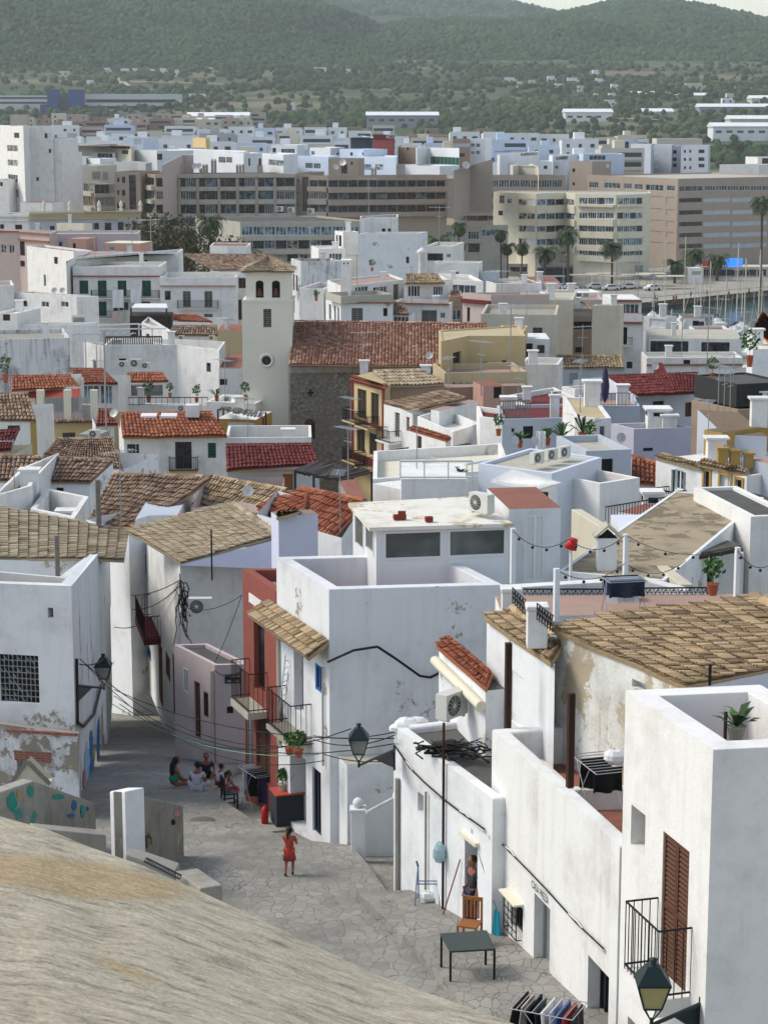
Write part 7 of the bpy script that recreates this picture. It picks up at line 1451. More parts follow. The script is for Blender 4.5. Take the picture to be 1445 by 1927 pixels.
def mk_car():
 r = thing('parked_car','parked car','car',group='cars parked on the quay'); m = MB(); pr = [(-2.1,.35),(-2.15,.8),(-1.3,.95),(-.75,1.42),(.8,1.45),(1.5,1.0),(2.1,.9),(2.15,.35)]; n = len(pr)
 m.add([(x,-.85,z) for x,z in pr] + [(x,.85,z) for x,z in pr],[tuple(range(n)),tuple(reversed(range(n,2 * n)))] + [(i,n + i,n + (i + 1) % n,(i + 1) % n) for i in range(n)]); m.build('body','plastic_white',r,bev=.06)
 m = MB(); m.hexa([(-1.15,-.87,.98),(1.35,-.87,1.0),(1.35,.87,1.0),(-1.15,.87,.98)],[(-.7,-.865,1.36),(.75,-.865,1.38),(.75,.865,1.38),(-.7,.865,1.36)]); m.build('window','dark_glass',r)
 for x in (-1.3,1.35):
  for y in (-.88,.72): m = MB(); m.bar((x,y,.33),(x,y + .16,.33),.33,12); m.build('wheel','near_black',r)
 return r
CAR = Proto(mk_car)
for i,(x,y) in enumerate(((1055,530),(1105,532),(1128,530),(1160,528),(1195,526),(1040,524))): p = PG(x,y); CAR.put((p.x,500 + i % 2 * 4,2.25),.1 * i + (3.14 if i % 2 else 0),'white parked car, %s in the line under the flat sunshades' % ORD[i])
def mk_shade():
 r = thing('sunshade','sunshade','sunshade',group='flat sunshades on the quay'); m = MB(); m.box((0,0,3),7,4,.12); m.build('canvas','awning',r)
 for x,y in ((-3.2,-1.7),(3.2,-1.7),(-3.2,1.7),(3.2,1.7)): m = MB(); m.bar((x,y,0),(x,y,3),.07,5); m.build('leg','pole_grey',r)
 return r
SH = Proto(mk_shade)
for i,x in enumerate((1035,1098,1130,1160,1196,1225,1262)): p = P(x,515,505 + (i % 3) * 4); SH.put((p.x,p.y,2.25),.1,'flat cream sunshade, %s along the quay' % ORD[i],1.0)
h = z5.H('bus','long dark blue coach with red side lights behind the parked cars',[(205,362),(385,358,515)],mat='navy',par=0,roof='navy',deep=3,base=2.6,cat='bus',wins=[(0,225,372,378,384,'d1')])
for i in range(2): m = MB(); p = P(*z5.p(230 + i * 120,396),514.7); m.bar(p,p + V((0,.3,0)),.5,10); m.build('wheel','near_black',h.root)
z5.H('promenade_cafe','long promenade cafe with a flat pale roof over dark shopfronts',[(1050,352),(1445,350,540),(1700,349)],d=540,mat='concrete_pale',par=0,roof='awning',base=2.2,close=[(1700,347,548),(1050,347,548)],wins=[(0,1055 + i * 55,366,1105 + i * 55,400,'d') for i in range(7)])
z5.H('white_kiosk','white arched kiosk on the quay by the red awning',[(1015,360),(1095,358,520)],mat='white_clean',par=0,roof='white',deep=4,base=2.2,wins=[(0,1030,375,1080,395,'gr')],cat='kiosk')
m = MB(); a = P(*z5.p(1195,338),538); m.box((a.x + 3,a.y,a.z - .6),4.6,.3,2.2); tag(m.build('lit_screen','screen_blue',org=a),'bright blue lit screen above the promenade cafe','screen')
m = MB(); a,b = P(*z5.p(1088,348),536),P(*z5.p(1188,348),536); m.hexa([a,b,b + V((0,3,0)),a + V((0,3,0))],[a + V((0,1,1.3)),b + V((0,1,1.3)),b + V((0,3,1.3)),a + V((0,3,1.3))]); tag(m.build('red_awning','awning_red',org=a),'red awning left of the blue lit screen','awning')
h = z5.H('shopfronts','ground floor shopfronts with cream awnings under the white curved block',[(-40,330),(760,345,536)],mat='concrete',par=0,roof='awning',deep=6,base=2.2,d=536,ref=1,wins=[(0,-20 + i * 62,352,34 + i * 62,378,'d') for i in range(12)])
def mk_lamp():
 r = thing('street_light','street light','street light',group='street lights on the quay'); m = MB(); m.bar((0,0,0),(0,0,9),.09,6,.05); m.build('pole','pole_grey',r); m = MB(); m.bar((0,0,9),(.8,0,9.2),.05,4); m.box((1,0,9.12),.7,.3,.12); m.build('lamp','pole_grey',r); return r
SL = Proto(mk_lamp)
for i,x in enumerate((1010,1060,1098,1135,1195,1230)): p = P(x,530,492); SL.put((p.x,p.y,2.2),i,'slim grey street light, %s along the quay' % ORD[i])
def figure(name,label,loc,h=1.65,top='navy',leg='near_black',skin='skin',rz=0,group=None,walk=.18):
 """small standing figure: one continuous body, clothes as children"""
 s = h / 1.65; r = thing(name,label,'person',loc,group,rz); ORG[r.name] = V((0,0,0))
 def sk(nm,vs,es,rad,mat,par_):
  me = bpy.data.meshes.new(nm); me.from_pydata([tuple(c * s for c in v) for v in vs],es,[]); o = bpy.data.objects.new(nm,me); sc.collection.objects.link(o); o.parent = par_; me.materials.append(MATS[mat]); ORG[o.name] = V((0,0,0))
  md = o.modifiers.new('skin','SKIN'); 
  for i,q in enumerate(me.skin_vertices[0].data): q.radius = (rad[i][0] * s,rad[i][1] * s) if isinstance(rad[i],tuple) else (rad[i] * s,) * 2; q.use_root = i == 0
  md2 = o.modifiers.new('sub','SUBSURF'); md2.levels = 1; md2.render_levels = 1; return o
 w_ = walk
 B = [(0,0,.9),(0,0,1.12),(0,0,1.36),(0,0,1.46),(0,-.02,1.56),(.1,0,.86),(.11,-w_ * .6,.48),(.11,-w_ * .3,.08),(-.1,0,.86),(-.11,w_ * .4,.48),(-.11,w_,.1),(.19,0,1.34),(.25,-.05,1.08),(.24,-.14,.86),(-.19,0,1.34),(-.25,.05,1.08),(-.24,.0,.84),(.11,-w_ * .3 - .13,.05),(-.11,w_ - .13,.05)]
 sk('body',B,[(0,1),(1,2),(2,3),(3,4),(0,5),(5,6),(6,7),(0,8),(8,9),(9,10),(2,11),(11,12),(12,13),(2,14),(14,15),(15,16),(7,17),(10,18)],[(.13,.1),(.12,.09),(.14,.09),.05,.085,.085,.06,.04,.085,.06,.04,.05,.04,.03,.05,.04,.03,.035,.035],skin,r)
 sk('shirt',[(0,0,.95),(0,0,1.15),(0,0,1.38),(.19,0,1.34),(.23,-.03,1.17),(-.19,0,1.34),(-.23,.03,1.17)],[(0,1),(1,2),(2,3),(3,4),(2,5),(5,6)],[(.16,.13),(.15,.12),(.15,.11),.075,.06,.075,.06],top,r)
 sk('trousers',[(0,0,.93),(.1,0,.84),(.11,-w_ * .6,.48),(-.1,0,.84),(-.11,w_ * .4,.48)],[(0,1),(1,2),(0,3),(3,4)],[(.15,.12),.105,.085,.105,.085],leg,r)
 m = MB(); m.ball((0,.02 * s,1.6 * s),.1 * s,.11 * s,.1 * s,10); m.build('hair','hair',r); return r,sk
for i,(x,y,d,tp) in enumerate(((1268,542,468,'awning_red'),(1273,540,470,'awning_red'),(1233,542,470,'navy'),(1237,544,468,'cloth_white'),(1300,535,480,'cloth_black'),(1331,532,482,'blue_paint'),(1372,530,484,'cloth_white'),(1410,528,486,'awning_red'))):
 figure('person','%s of the strollers on the quay from the left' % ORD[[2,3,0,1,4,5,6,7][i]],(P(x,y,d).x,d,2.24),1.7,tp,'near_black',rz=i,group='strollers on the quay')
def boat(x,y,d,L,mast,rz,label,sail=True):
 p = P(x,y,d); r = thing('sailing_boat',label,'boat',(p.x,d,0),'moored sailing boats',rz); ORG[r.name] = V((0,0,0)); m = MB(); n = 9; T = []
 for z,k in ((-.2,.6),(.5,.92),(1.1,1.0)):
  T.append([(L * (i / (n - 1) - .5),k * L * .15 * math.sin(math.pi * min(1,(i / (n - 1)) * .62 + .38) ** 1) * (1 if i < n - 1 else .02),z + .15 * (i / (n - 1)) ** 2) for i in range(n)])
 vs = []; 
 for row in T: vs += row + [(a,-b,c) for a,b,c in row]
 f = []
 for k in range(2):
  for i in range(n - 1):
   o = k * 2 * n; f += [(o + i,o + i + 1,o + 2 * n + i + 1,o + 2 * n + i),(o + n + i + 1,o + n + i,o + 3 * n + i,o + 3 * n + i + 1)]
  f.append((k * 2 * n,(k + 1) * 2 * n,(k + 1) * 2 * n + n,k * 2 * n + n))
 f += [(4 * n + i,4 * n + i + 1,5 * n + i + 1,5 * n + i) for i in range(n - 1)]
 m.add([tuple(v) for v in vs],f); m.build('hull','plastic_white',r); m = MB(); m.hexa([(-L * .15,-L * .08,1.1),(L * .2,-L * .06,1.2),(L * .2,L * .06,1.2),(-L * .15,L * .08,1.1)],[(-L * .12,-L * .06,1.7),(L * .12,-L * .04,1.65),(L * .12,L * .04,1.65),(-L * .12,L * .06,1.7)]); m.build('cabin','plastic_white',r)
 m = MB(); m.bar((L * .08,0,1.2),(L * .08,0,mast),.13,6,.09); 
 for z in (.45,.7): m.bar((L * .08,-1,mast * z),(L * .08,1,mast * z),.05,4)
 m.build('mast','awning',r); m = MB(); m.bar((L * .08,0,mast),(L * .5,0,1.3),.035,4); m.bar((L * .08,0,mast),(-L * .48,0,1.3),.03,4); m.build('stays','pole_grey',r)
 if sail: m = MB(); m.bar((L * .06,0,2.4),(-L * .36,0,2.3),.26,8,.15); m.build('boom_cover','sail_blue',r)
 return r
for i,(x,mt,yb,L,rz,l) in enumerate(((1249,452,600,11,1.3,'sailing boat with the tall left mast nearest the quay'),(1286,445,600,12,1.4,'sailing boat with the highest mast before the dark shopfronts'),(1316,497,610,10,1.2,'sailing boat with a short thin mast left of the white cabin boats'),(1337,492,640,11,1.9,'sailing boat with a furled blue boom cover in front'),(1383,456,620,13,1.2,'sailing boat with a tall mast in the middle of the mooring'),(1404,486,660,12,2.0,'sailing boat with long crossed stays at the right'),(1432,510,650,10,1.6,'sailing boat cut by the tall cream house at right'),(1360,520,655,9,1.0,'small sailing boat with a low mast near the roof terraces'),(1228,530,592,9,1.5,'sailing boat with the shortest mast beside the quay corner'),(1300,520,640,11,.8,'sailing boat lying askew below the quay edge'),(1420,470,700,13,1.1,'big sailing boat just behind the black roof garden'),(1350,540,605,9,1.6,'sailing boat alone in the open water'),(1395,530,612,9,1.4,'sailing boat right of the one alone in open water'))):
 d = PZ(x,yb,1.0).y; boat(x,yb,d,L,P(x,mt,d).z,rz,l)
for i,(x,y,s) in enumerate(((1400,640,12),(1340,625,9),(1385,660,10),(1435,625,9),(1265,612,8),(1310,622,8),(1440,690,12),(1370,700,11),(1290,650,9))): boat(x,y,PZ(x,y,1.0).y,s,4.5,.3 + i,'low white motor boat, %s nearest the roofs' % ORD[i],sail=False)
# ---- street life
def skinned(nm,vs,es,rad,mat,par_,lv=2):
 me = bpy.data.meshes.new(nm); me.from_pydata([tuple(v) for v in vs],es,[]); o = bpy.data.objects.new(nm,me); sc.collection.objects.link(o); o.parent = par_; me.materials.append(MATS[mat]); md = o.modifiers.new('skin','SKIN')
 for i,q in enumerate(me.skin_vertices[0].data): q.radius = rad[i] if isinstance(rad[i],tuple) else (rad[i],rad[i]); q.use_root = i == 0
 m2 = o.modifiers.new('sub','SUBSURF'); m2.levels = m2.render_levels = lv; return o
def person(label,loc,rz,J,top=None,legs=None,hair='short',shoes=None,sc_=1.0,dress=False,group=None,skin='skin',hs=1.0):
 """J: joints p c n h | sL eL wL sR eR wR | hL kL aL tL hR kR aR tR (x right, y back, z up); faces -y"""
 r = thing('person',label,'person',loc,group,rz); ORG[r.name] = V((0,0,0)); k = sc_; r.scale = (k,k,k); g = {a: V(b) for a,b in J.items()}
 nm = ['p','c','n','h','sL','eL','wL','sR','eR','wR','hL','kL','aL','tL','hR','kR','aR','tR']; ix = {a: i for i,a in enumerate(nm)}; vs = [g[a] for a in nm]
 es = [(ix[a],ix[b]) for a,b in (('p','c'),('c','n'),('n','h'),('c','sL'),('sL','eL'),('eL','wL'),('c','sR'),('sR','eR'),('eR','wR'),('p','hL'),('hL','kL'),('kL','aL'),('aL','tL'),('p','hR'),('hR','kR'),('kR','aR'),('aR','tR'))]
 rad = [(.13,.10),(.13,.09),.05,.075,.05,.04,.028,.05,.04,.028,.08,.062,.038,.034,.08,.062,.038,.034]
 for w_,e_ in (('wL','eL'),('wR','eR')):  # palm with four fingers and a thumb
  d = (g[w_] - g[e_]).normalized(); sd = d.cross(V((.2,1,.3))).normalized(); b = len(vs); vs.append(g[w_] + d * .06); rad.append((.026,.016)); es.append((ix[w_],b))
  for q in range(4): f1,L = g[w_] + d * .1 + sd * (q - 1.5) * .022,(.06,.075,.07,.05)[q]; vs += [f1,f1 + d * L + V((0,0,-.02))]; rad += [.009,.007]; es += [(b,len(vs) - 2),(len(vs) - 2,len(vs) - 1)]
  f1 = g[w_] + d * .05 + sd * .045; vs += [f1,f1 + d * .04 + sd * .015]; rad += [.01,.008]; es += [(b,len(vs) - 2),(len(vs) - 2,len(vs) - 1)]
 skinned('body',vs,es,rad,skin,r,1); h = g['h']; m = MB(); m.ball(h + V((0,-.005,.01)),.082 * hs,.1,.115 * hs,14); hd = m.build('head',skin,r)
 m = MB(); [m.ball(h + V((s * .032,-.092,.012)),.012,n=6) for s in (-1,1)]; m.build('eyes','near_black',hd); m = MB(); m.ball(h + V((0,-.105,-.02)),.014,.016,.025,6); [m.ball(h + V((s * .083,.0,-.005)),.014,.02,.032,6) for s in (-1,1)]; m.build('nose_and_ears',skin,hd); m = MB(); m.ball(h + V((0,-.093,-.058)),.026,.01,.007,6); m.build('mouth','maroon',hd)
 m = MB(); m.ball(h + V((0,.02,.035)),.094 * hs,.105 * hs,.105 * hs,12)
 if hair == 'pony': m.tube([h + V((0,.11,.06)),h + V((.02,.17,-.02)),h + V((.03,.15,-.18)),h + V((.03,.13,-.3))],[.03,.045,.035,.01],7)
 if hair == 'long': m.tube([h + V((0,.05,.05)),h + V((0,.12,-.08)),h + V((-.02,.15,-.28)),h + V((-.03,.14,-.48))],[.07,.085,.09,.03],8)
 m.build('hair','hair',r)
 if top:
  t = [g['p'] + V((0,0,.02)),g['p'].lerp(g['c'],.5),g['c'],g['sL'],g['sL'].lerp(g['eL'],.55),g['sR'],g['sR'].lerp(g['eR'],.55)]; R_ = [(.165,.135),(.15,.12),(.15,.108),.07,.062,.07,.062]
  if dress == 'tube': t,R_,e = t[:3],[(.19,.16),(.16,.13),(.13,.1)],[(0,1),(1,2)]; t[2] = g['p'].lerp(g['c'],.8)
  else: e = [(0,1),(1,2),(2,3),(3,4),(2,5),(5,6)]
  skinned('shirt',t,e,R_,top,r)
 if legs:
  full = legs[1]; t = [g['p'],g['hL'],g['kL'] if full else g['hL'].lerp(g['kL'],.6),g['hR'],g['kR'] if full else g['hR'].lerp(g['kR'],.6)]; e = [(0,1),(1,2),(0,3),(3,4)]; R_ = [(.155,.13),.11,.085,.11,.085]
  if full: t += [g['kL'].lerp(g['aL'],.9),g['kR'].lerp(g['aR'],.9)]; e += [(2,5),(4,6)]; R_ += [.06,.06]
  skinned('shorts' if not full else 'trousers',t,e,R_,legs[0],r)
 if shoes:
  for a,t_ in (('aL','tL'),('aR','tR')): m = MB(); m.tube([g[a] + (g[a] - g[t_]) * .35 - V((0,0,.03)),g[a] - V((0,0,.02)),g[t_]],[.035,.05,.03],8); m.build('shoe',shoes,r)
 return r
plain('red_dress','a23a30',.85,0,.1,9); plain('teal_cloth','1f8a72',.85); plain('pink_cloth','b8276a',.85); plain('grey_shirt','b9bcc6',.9); plain('char_shirt','35363c',.9); plain('teal_bright','1c8ea0',.85); plain('purple','3a3352',.9)
STAND = dict(p=(0,0,.88),c=(0,0,1.3),n=(0,0,1.42),h=(0,-.02,1.55),sL=(-.17,0,1.33),eL=(-.23,.03,1.08),wL=(-.24,-.06,.86),sR=(.17,0,1.33),eR=(.23,.03,1.08),wR=(.24,-.06,.86),hL=(-.09,0,.84),kL=(-.1,-.12,.48),aL=(-.1,-.02,.09),tL=(-.1,-.14,.04),hR=(.09,0,.84),kR=(.1,.06,.48),aR=(.1,.22,.12),tR=(.1,.1,.04))
GIRL = dict(STAND,wL=(-.2,-.25,1.1),eL=(-.24,-.04,1.1),eR=(.22,-.12,1.2),wR=(.13,-.28,1.42))
SIT = dict(p=(0,0,.13),c=(0,-.06,.52),n=(0,-.08,.64),h=(0,-.12,.76),sL=(-.18,-.05,.54),eL=(-.26,-.12,.3),wL=(-.16,-.3,.22),sR=(.18,-.05,.54),eR=(.26,-.12,.3),wR=(.16,-.3,.22),hL=(-.1,-.04,.12),kL=(-.34,-.3,.16),aL=(.02,-.38,.08),tL=(.12,-.4,.06),hR=(.1,-.04,.12),kR=(.34,-.3,.16),aR=(-.02,-.46,.08),tR=(-.12,-.48,.06))
p = PG(545,1651); g = person('little girl with a black ponytail in a red dress walking up the street',(p.x,p.y,p.z),3.0,GIRL,'red_dress',('red_dress',False),'pony','near_black',.72,hs=1.2); m = MB(); m.lathe((0,0,0),[(.14,1.0),(.17,.85),(.23,.56),(.2,.57)],14); m.build('skirt','red_dress',g)
GRP = 'people sitting together on the street'
for (x,y,rz,t,l,hr,dr,s,lb) in ((326,1484,2.2,'teal_cloth',None,'long','tube',1.08,'woman in a green strapless top with long dark hair, sitting at the left'),(371,1490,3.0,'grey_shirt',('grey_shirt',True),'short',False,1.0,'seated person in a white shirt with black print, seen from behind'),(388,1466,.2,'navy',('near_black',False),'short',False,1.0,'seated person in a dark sleeveless top facing the camera'),(412,1480,2.0,'grey_shirt',('maroon',False),'short',False,.8,'dark haired child bending forward between the others'),(426,1494,1.2,'pink',('pink_cloth',True),'pony',False,.82,'child in a pale pink top and bright pink trousers by the chair')):
 p = PG(x,y); person(lb,(p.x,p.y,p.z),rz,SIT,t,l,hr,None,s,dr,GRP)
u,z = H3.uv(0,889,1752); p = H3.proj(0,u,gz(H3.proj(0,u,0).y) + .1,.0); MAN = dict(STAND,aR=(.1,0,.09),tR=(.1,-.12,.04),kR=(.1,-.05,.48)); person('man in a dark grey shirt leaning out of the low house doorway',p,-1.1,MAN,'char_shirt',('navy',True),'short','near_black',.98)
def bars(name,mat,par,L,r=.015,n=6,org=None):
 m = MB(); [m.bar(a,b,q[0] if q else r,n) for a,b,*q in L]; return m.build(name,mat,par,org)
# table and chair
zt = gz(38.8) + .98; T0 = [PZ(828,1757,zt),PZ(916,1751,zt),PZ(933,1786,zt),PZ(846,1791,zt)]; r = thing('table','dark green folding table with black legs outside the white houses','table',(T0[0].x,T0[0].y,zt - .8)); m = MB(); m.hexa([q - V((0,0,.04)) for q in T0],T0); m.build('tabletop','table_green',r,bev=.01)
for q in T0: c = sum(T0,V()) / 4; b = q.lerp(c,.05); m = MB(); m.box((b.x,b.y,gz(b.y) + .2),.045,.045,zt - .05 - gz(b.y) - .2); m.build('leg','near_black',r)
def chair(loc,rz,label,mat,s=1.0):
 r = thing('chair',label,'chair',loc,None,rz); r.scale = (s,) * 3; ORG[r.name] = V((0,0,0)); m = MB(); m.box((0,0,.43),.42,.42,.035); m.build('seat',mat,r); m = MB(); m.box((0,.2,.88),.42,.03,.08); [m.box((x,.2,.5),.045,.018,.4) for x in (-.12,-.04,.04,.12)]; m.build('backrest',mat,r)
 for x in (-.19,.19):
  for y,h in ((-.19,.43),(.2,.95)): m = MB(); m.box((x,y,0),.04,.04,h); m.build('leg',mat,r)
 m = MB(); m.box((0,-.19,.18),.36,.025,.03); m.box((-.19,0,.18),.025,.36,.03); m.box((.19,0,.18),.025,.36,.03); m.build('stretcher',mat,r); return r
p = PG(884,1808); chair((p.x,p.y + .25,p.z + .2),-.35,'orange-brown wooden chair behind the dark green table','wood_orange'); p = PG(432,1503); chair((p.x,p.y,p.z - .3),1.9,'dark chair beside the seated children by the street edge','near_black')
# walker, bag, broom, towel
a = P(805,1742,43.2); z0 = gz(a.y) + .22; X = lambda x,y,z: V((a.x + x,a.y + y,z0 + z)); r = thing('walking_frame','blue-grey walking frame with black grips by the low house','walking frame',(a.x,a.y,z0))
bars('frame','walker_blue',r,[(X(-.3,-.25,0),X(-.22,0,.85)),(X(.25,-.3,0),X(.22,0,.85)),(X(-.2,.3,0),X(-.22,0,.85)),(X(.3,.25,0),X(.22,0,.85)),(X(-.24,-.1,.55),X(.24,-.1,.55)),(X(-.24,-.1,.48),X(.24,-.1,.48)),(X(-.25,-.2,.2),X(-.2,.25,.2)),(X(.25,-.22,.2),X(.28,.2,.2))]); bars('grip','near_black',r,[(X(-.22,0,.85),X(-.25,.16,.9),.025)]); bars('grip','near_black',r,[(X(.22,0,.85),X(.2,.16,.9),.025)]); bars('wheel','near_black',r,[(X(.3,.25,.07),X(.33,.27,.07),.08)])
u,z = H3.uv(0,838,1603); b = H3.proj(0,u,z,.14); m = MB(); m.ball((0,0,0),.15,.13,.25,10,jit=.1); o = m.build('plastic_bag','bag_blue'); o.location = b; tag(o,'pale blue plastic bag hanging on the pipe of the low house','bag'); m = MB(); m.ball((0,0,.1),.2,.16,.14,9,jit=.18); o = m.build('plastic_bag','cloth_white'); o.location = X(0,.1,0); tag(o,'white plastic bag lying under the walking frame','bag')
u0,z0_ = H3.uv(0,851,1748); u1,z1_ = H3.uv(0,869,1618); r = thing('broom','red handled broom leaning on the low house wall','broom',H3.proj(0,u0,z0_,.2)); bars('handle','red_handle',r,[(H3.proj(0,u0,z0_ + .1,.3),H3.proj(0,u1,z1_,.04),.014)]); m = MB(); q = H3.proj(0,u0,z0_ - .08,.3); m.box(q,.2,.06,.2,.5); m.build('bristles','near_black',r)
u,z = H2.uv(0,936,1712); q = P(935,1714,40.3); m = MB(); n = 9; m.add([q + V((.02 * math.sin(i * 1.7) + (i / n - .5) * .2 * (.5 + j * .09),(i / n - .5) * -.2 * (.5 + j * .09),-j * .14 + .03 * math.sin(i * 2.3))) for j in range(5) for i in range(n)],[(j * n + i,j * n + i + 1,(j + 1) * n + i + 1,(j + 1) * n + i) for j in range(4) for i in range(n - 1)]); o = m.build('towel','teal_bright',org=q); o.modifiers.new('t','SOLIDIFY').thickness = .012; tag(o,'turquoise towel hanging from a string on the white wall','towel'); u2,z2 = H3.uv(0,902,1605); cable('thin string holding the turquoise towel',[H3.proj(0,u2,z2,.03),q],.006)
# drying racks
def rack(loc,rz,label,W,L,Hh,cloth,seed=0):
 r = thing('drying_rack',label,'drying rack',loc,None,rz); ORG[r.name] = V((0,0,0)); S = []
 for x in (-W / 2,W / 2): S += [((x,-L / 2,Hh),(x,L / 2,Hh)),((x,-L / 3,0),(x,L / 4,Hh)),((x,L / 3,0),(x,-L / 4,Hh))]
 for i in range(9): y = -L / 2 + L * i / 8; S.append(((-W / 2,y,Hh),(W / 2,y,Hh)))
 bars('frame','pole_grey',r,S,.01,5); rn = random.Random(seed)
 for i,c in enumerate(cloth):
  y = -L / 2 + L * (i + .4) / len(cloth); n = 8; h = rn.uniform(.4,.75) * Hh; m = MB(); x0,x1 = -W / 2 + rn.uniform(0,.1),W / 2 - rn.uniform(0,.15); m.add([(x0 + (x1 - x0) * k / (n - 1),y + .03 * math.sin(k * 1.4 + i) * j + (.05 if j == 0 else 0) * 0,Hh + .015 - h * j / 3) for j in range(4) for k in range(n)],[(j * n + k,j * n + k + 1,(j + 1) * n + k + 1,(j + 1) * n + k) for j in range(3) for k in range(n - 1)]); o = m.build('garment',c,r); o.modifiers.new('t','SOLIDIFY').thickness = .02
 return r
p = P(1030,1893,34.2); rack((p.x,p.y,p.z - .9),1.15,'drying rack full of small coloured garments at the bottom edge',.8,1.2,.9,['char_shirt','red_dress','blue_paint','grey_shirt','cloth_white','navy','cloth_black','pink','cloth_black'],1)
p = PG(488,1500); rack((p.x,p.y,p.z - .35),.5,'drying rack with dark and white washing beside the red house',.8,1.3,1.15,['purple','cloth_black','cloth_black','purple','grey_shirt','cloth_white'],2)
p = P(1128,1476,38.4); rack((p.x,p.y,H2.z - .77),.3,'folding clothes airer with black clothes on the red tiled terrace',.7,1.3,1.0,['cloth_black','cloth_black'],3); p = P(1180,1165,46.7); rack((p.x - .2,p.y - .9,H11.z),.2,'drying rack with jeans and striped towels behind the old tiled roof',.9,.7,.78,['navy','blue_paint','cloth_white','grey_shirt','cloth_black'],4)
m = MB(); m.ball((0,0,0),.22,.18,.16,10,jit=.15); o = m.build('laundry_bundle','cloth_white'); o.location = P(1158,1372,38.4); o.location.z = H2.z - .77 + 1.12; tag(o,'white laundry bundle on top of the folding clothes airer','laundry')
# covered box, pots, cylinder
p = PG(530,1540); bx = V((p.x + .15,p.y + .1,p.z - .3)); r = thing('covered_machine','box covered with dark patterned cloth and a red top board by the white house','covered box',bx); m = MB(); m.box(bx,.8,.7,1.0,.3); m.build('cloth_cover','char_shirt',r,bev=.04); m = MB(); m.box(bx + V((0,0,1.003)),.84,.74,.04,.3); m.build('top_board','red_top',r); m = MB(); m.box(bx - V((.1,.1,.0)),1.3,1.1,.12,.3); m.build('base_slab','concrete',r)
m = MB(); m.lathe(bx + V((-.62,-.1,.1)),[(0,0),(.09,0),(.1,.08),(.1,.4),(.07,.47),(.03,.5),(0,.55)],12); tag(m.build('gas_cylinder','red_plastic',org=bx),'red gas cylinder left of the cloth covered box','gas cylinder')
potplant('potted_plant','green plant in a grey-white pot on the red top board',bx + V((-.12,0,1.045)),.62,'bush','concrete_pale',seed=4,pr=.13); potplant('potted_plant','leafy plant in a red-brown pot beside the grey-white one',bx + V((.2,.05,1.045)),.6,'bush','red_plastic',seed=5,pr=.12)
# stroller
p = PG(372,1418); o = V((p.x,p.y,p.z)); Y = lambda x,y,z: o + V((x,y,z)); r = thing('stroller','folding baby stroller with dark blue fabric by the pinkish house','stroller',o); bars('frame','near_black',r,[(Y(-.35,0,1.0),Y(.3,-.1,.1)),(Y(-.35,.35,1.0),Y(.3,.3,.1)),(Y(.15,-.1,.7),Y(-.3,-.1,.1)),(Y(.15,.3,.7),Y(-.3,.3,.1)),(Y(-.35,0,1),Y(-.35,.35,1))],.018)
m = MB(); m.hexa([Y(-.2,-.08,.4),Y(.25,-.08,.32),Y(.25,.28,.32),Y(-.2,.28,.4)],[Y(-.3,-.08,.85),Y(.3,-.08,.42),Y(.3,.28,.42),Y(-.3,.28,.85)]); m.build('seat','navy',r); 
for x in (-.3,.3):
 for y in (-.15,.32): bars('wheel','near_black',r,[(Y(x,y,.1),Y(x,y + .04,.1),.1)],n=12)
# lamps
def lamp(px,py,d,s,wall,label,pane='glass_curtain'):
 """four-sided street lantern on a wall bracket; px, py = top of the lantern"""
 c = P(px,py,d); r = thing('street_lamp',label,'street lamp',c,'green wall street lamps'); m = MB(); q = lambda w_,z: [(c.x + a * w_ * s,c.y + b * w_ * s,c.z + z * s) for a,b in ((-1,-1),(1,-1),(1,1),(-1,1))]
 m.lathe(c,[(0,0),(.07 * s,-.02 * s),(.05 * s,-.1 * s),(.09 * s,-.13 * s)],12); m.hexa(q(.25,-.36),q(.09,-.12)); m.hexa(q(.26,-.39),q(.26,-.36)); m.build('hood','lamp_green',r); m = MB(); m.hexa(q(.13,-.78),q(.23,-.4)); m.build('lamp_glass',pane,r)
 m = MB(); a,b = q(.135,-.79),q(.24,-.39); [m.bar(x,y,.014 * s,5) for x,y in zip(a,b)]; [m.bar(a[i],a[(i + 1) % 4],.016 * s,5) for i in range(4)]; z = c + V((0,0,-1.05 * s)); [m.bar(x,z,.012 * s,4) for x in a]; m.bar(z + V((0,0,.06)),z - V((0,0,.12 * s)),.03 * s,8); m.build('cage','lamp_green',r)
 w_ = V(wall); m = MB(); m.bar(z - V((0,0,.06)),w_,.035 * s,8); m.bar(w_ + V((0,0,.12)),w_ - V((0,0,.55 * s)),.03 * s,6); e = (w_ - z) ; b = z + e * .45 - V((0,0,.06)); m.add([b,w_ - V((0,0,.02)),w_ - V((0,0,.5 * s)),b + V((0,.02,0)),w_ + V((0,.02,-.02)),w_ + V((0,.02,-.5 * s))],((0,1,2),(5,4,3),(0,2,5,3))); m.build('bracket','lamp_green',r); return r
lamp(1229,1803,30.3,1.02,P(1318,1890,31.2),'green street lamp with yellowed glass at the bottom right','lamp_pane'); lamp(675,1361,43.2,.86,P(742,1412,45),'green street lamp on the corner of the low house'); lamp(194,1230,62,1.0,P(146,1290,58),'green street lamp on the weathered left house')
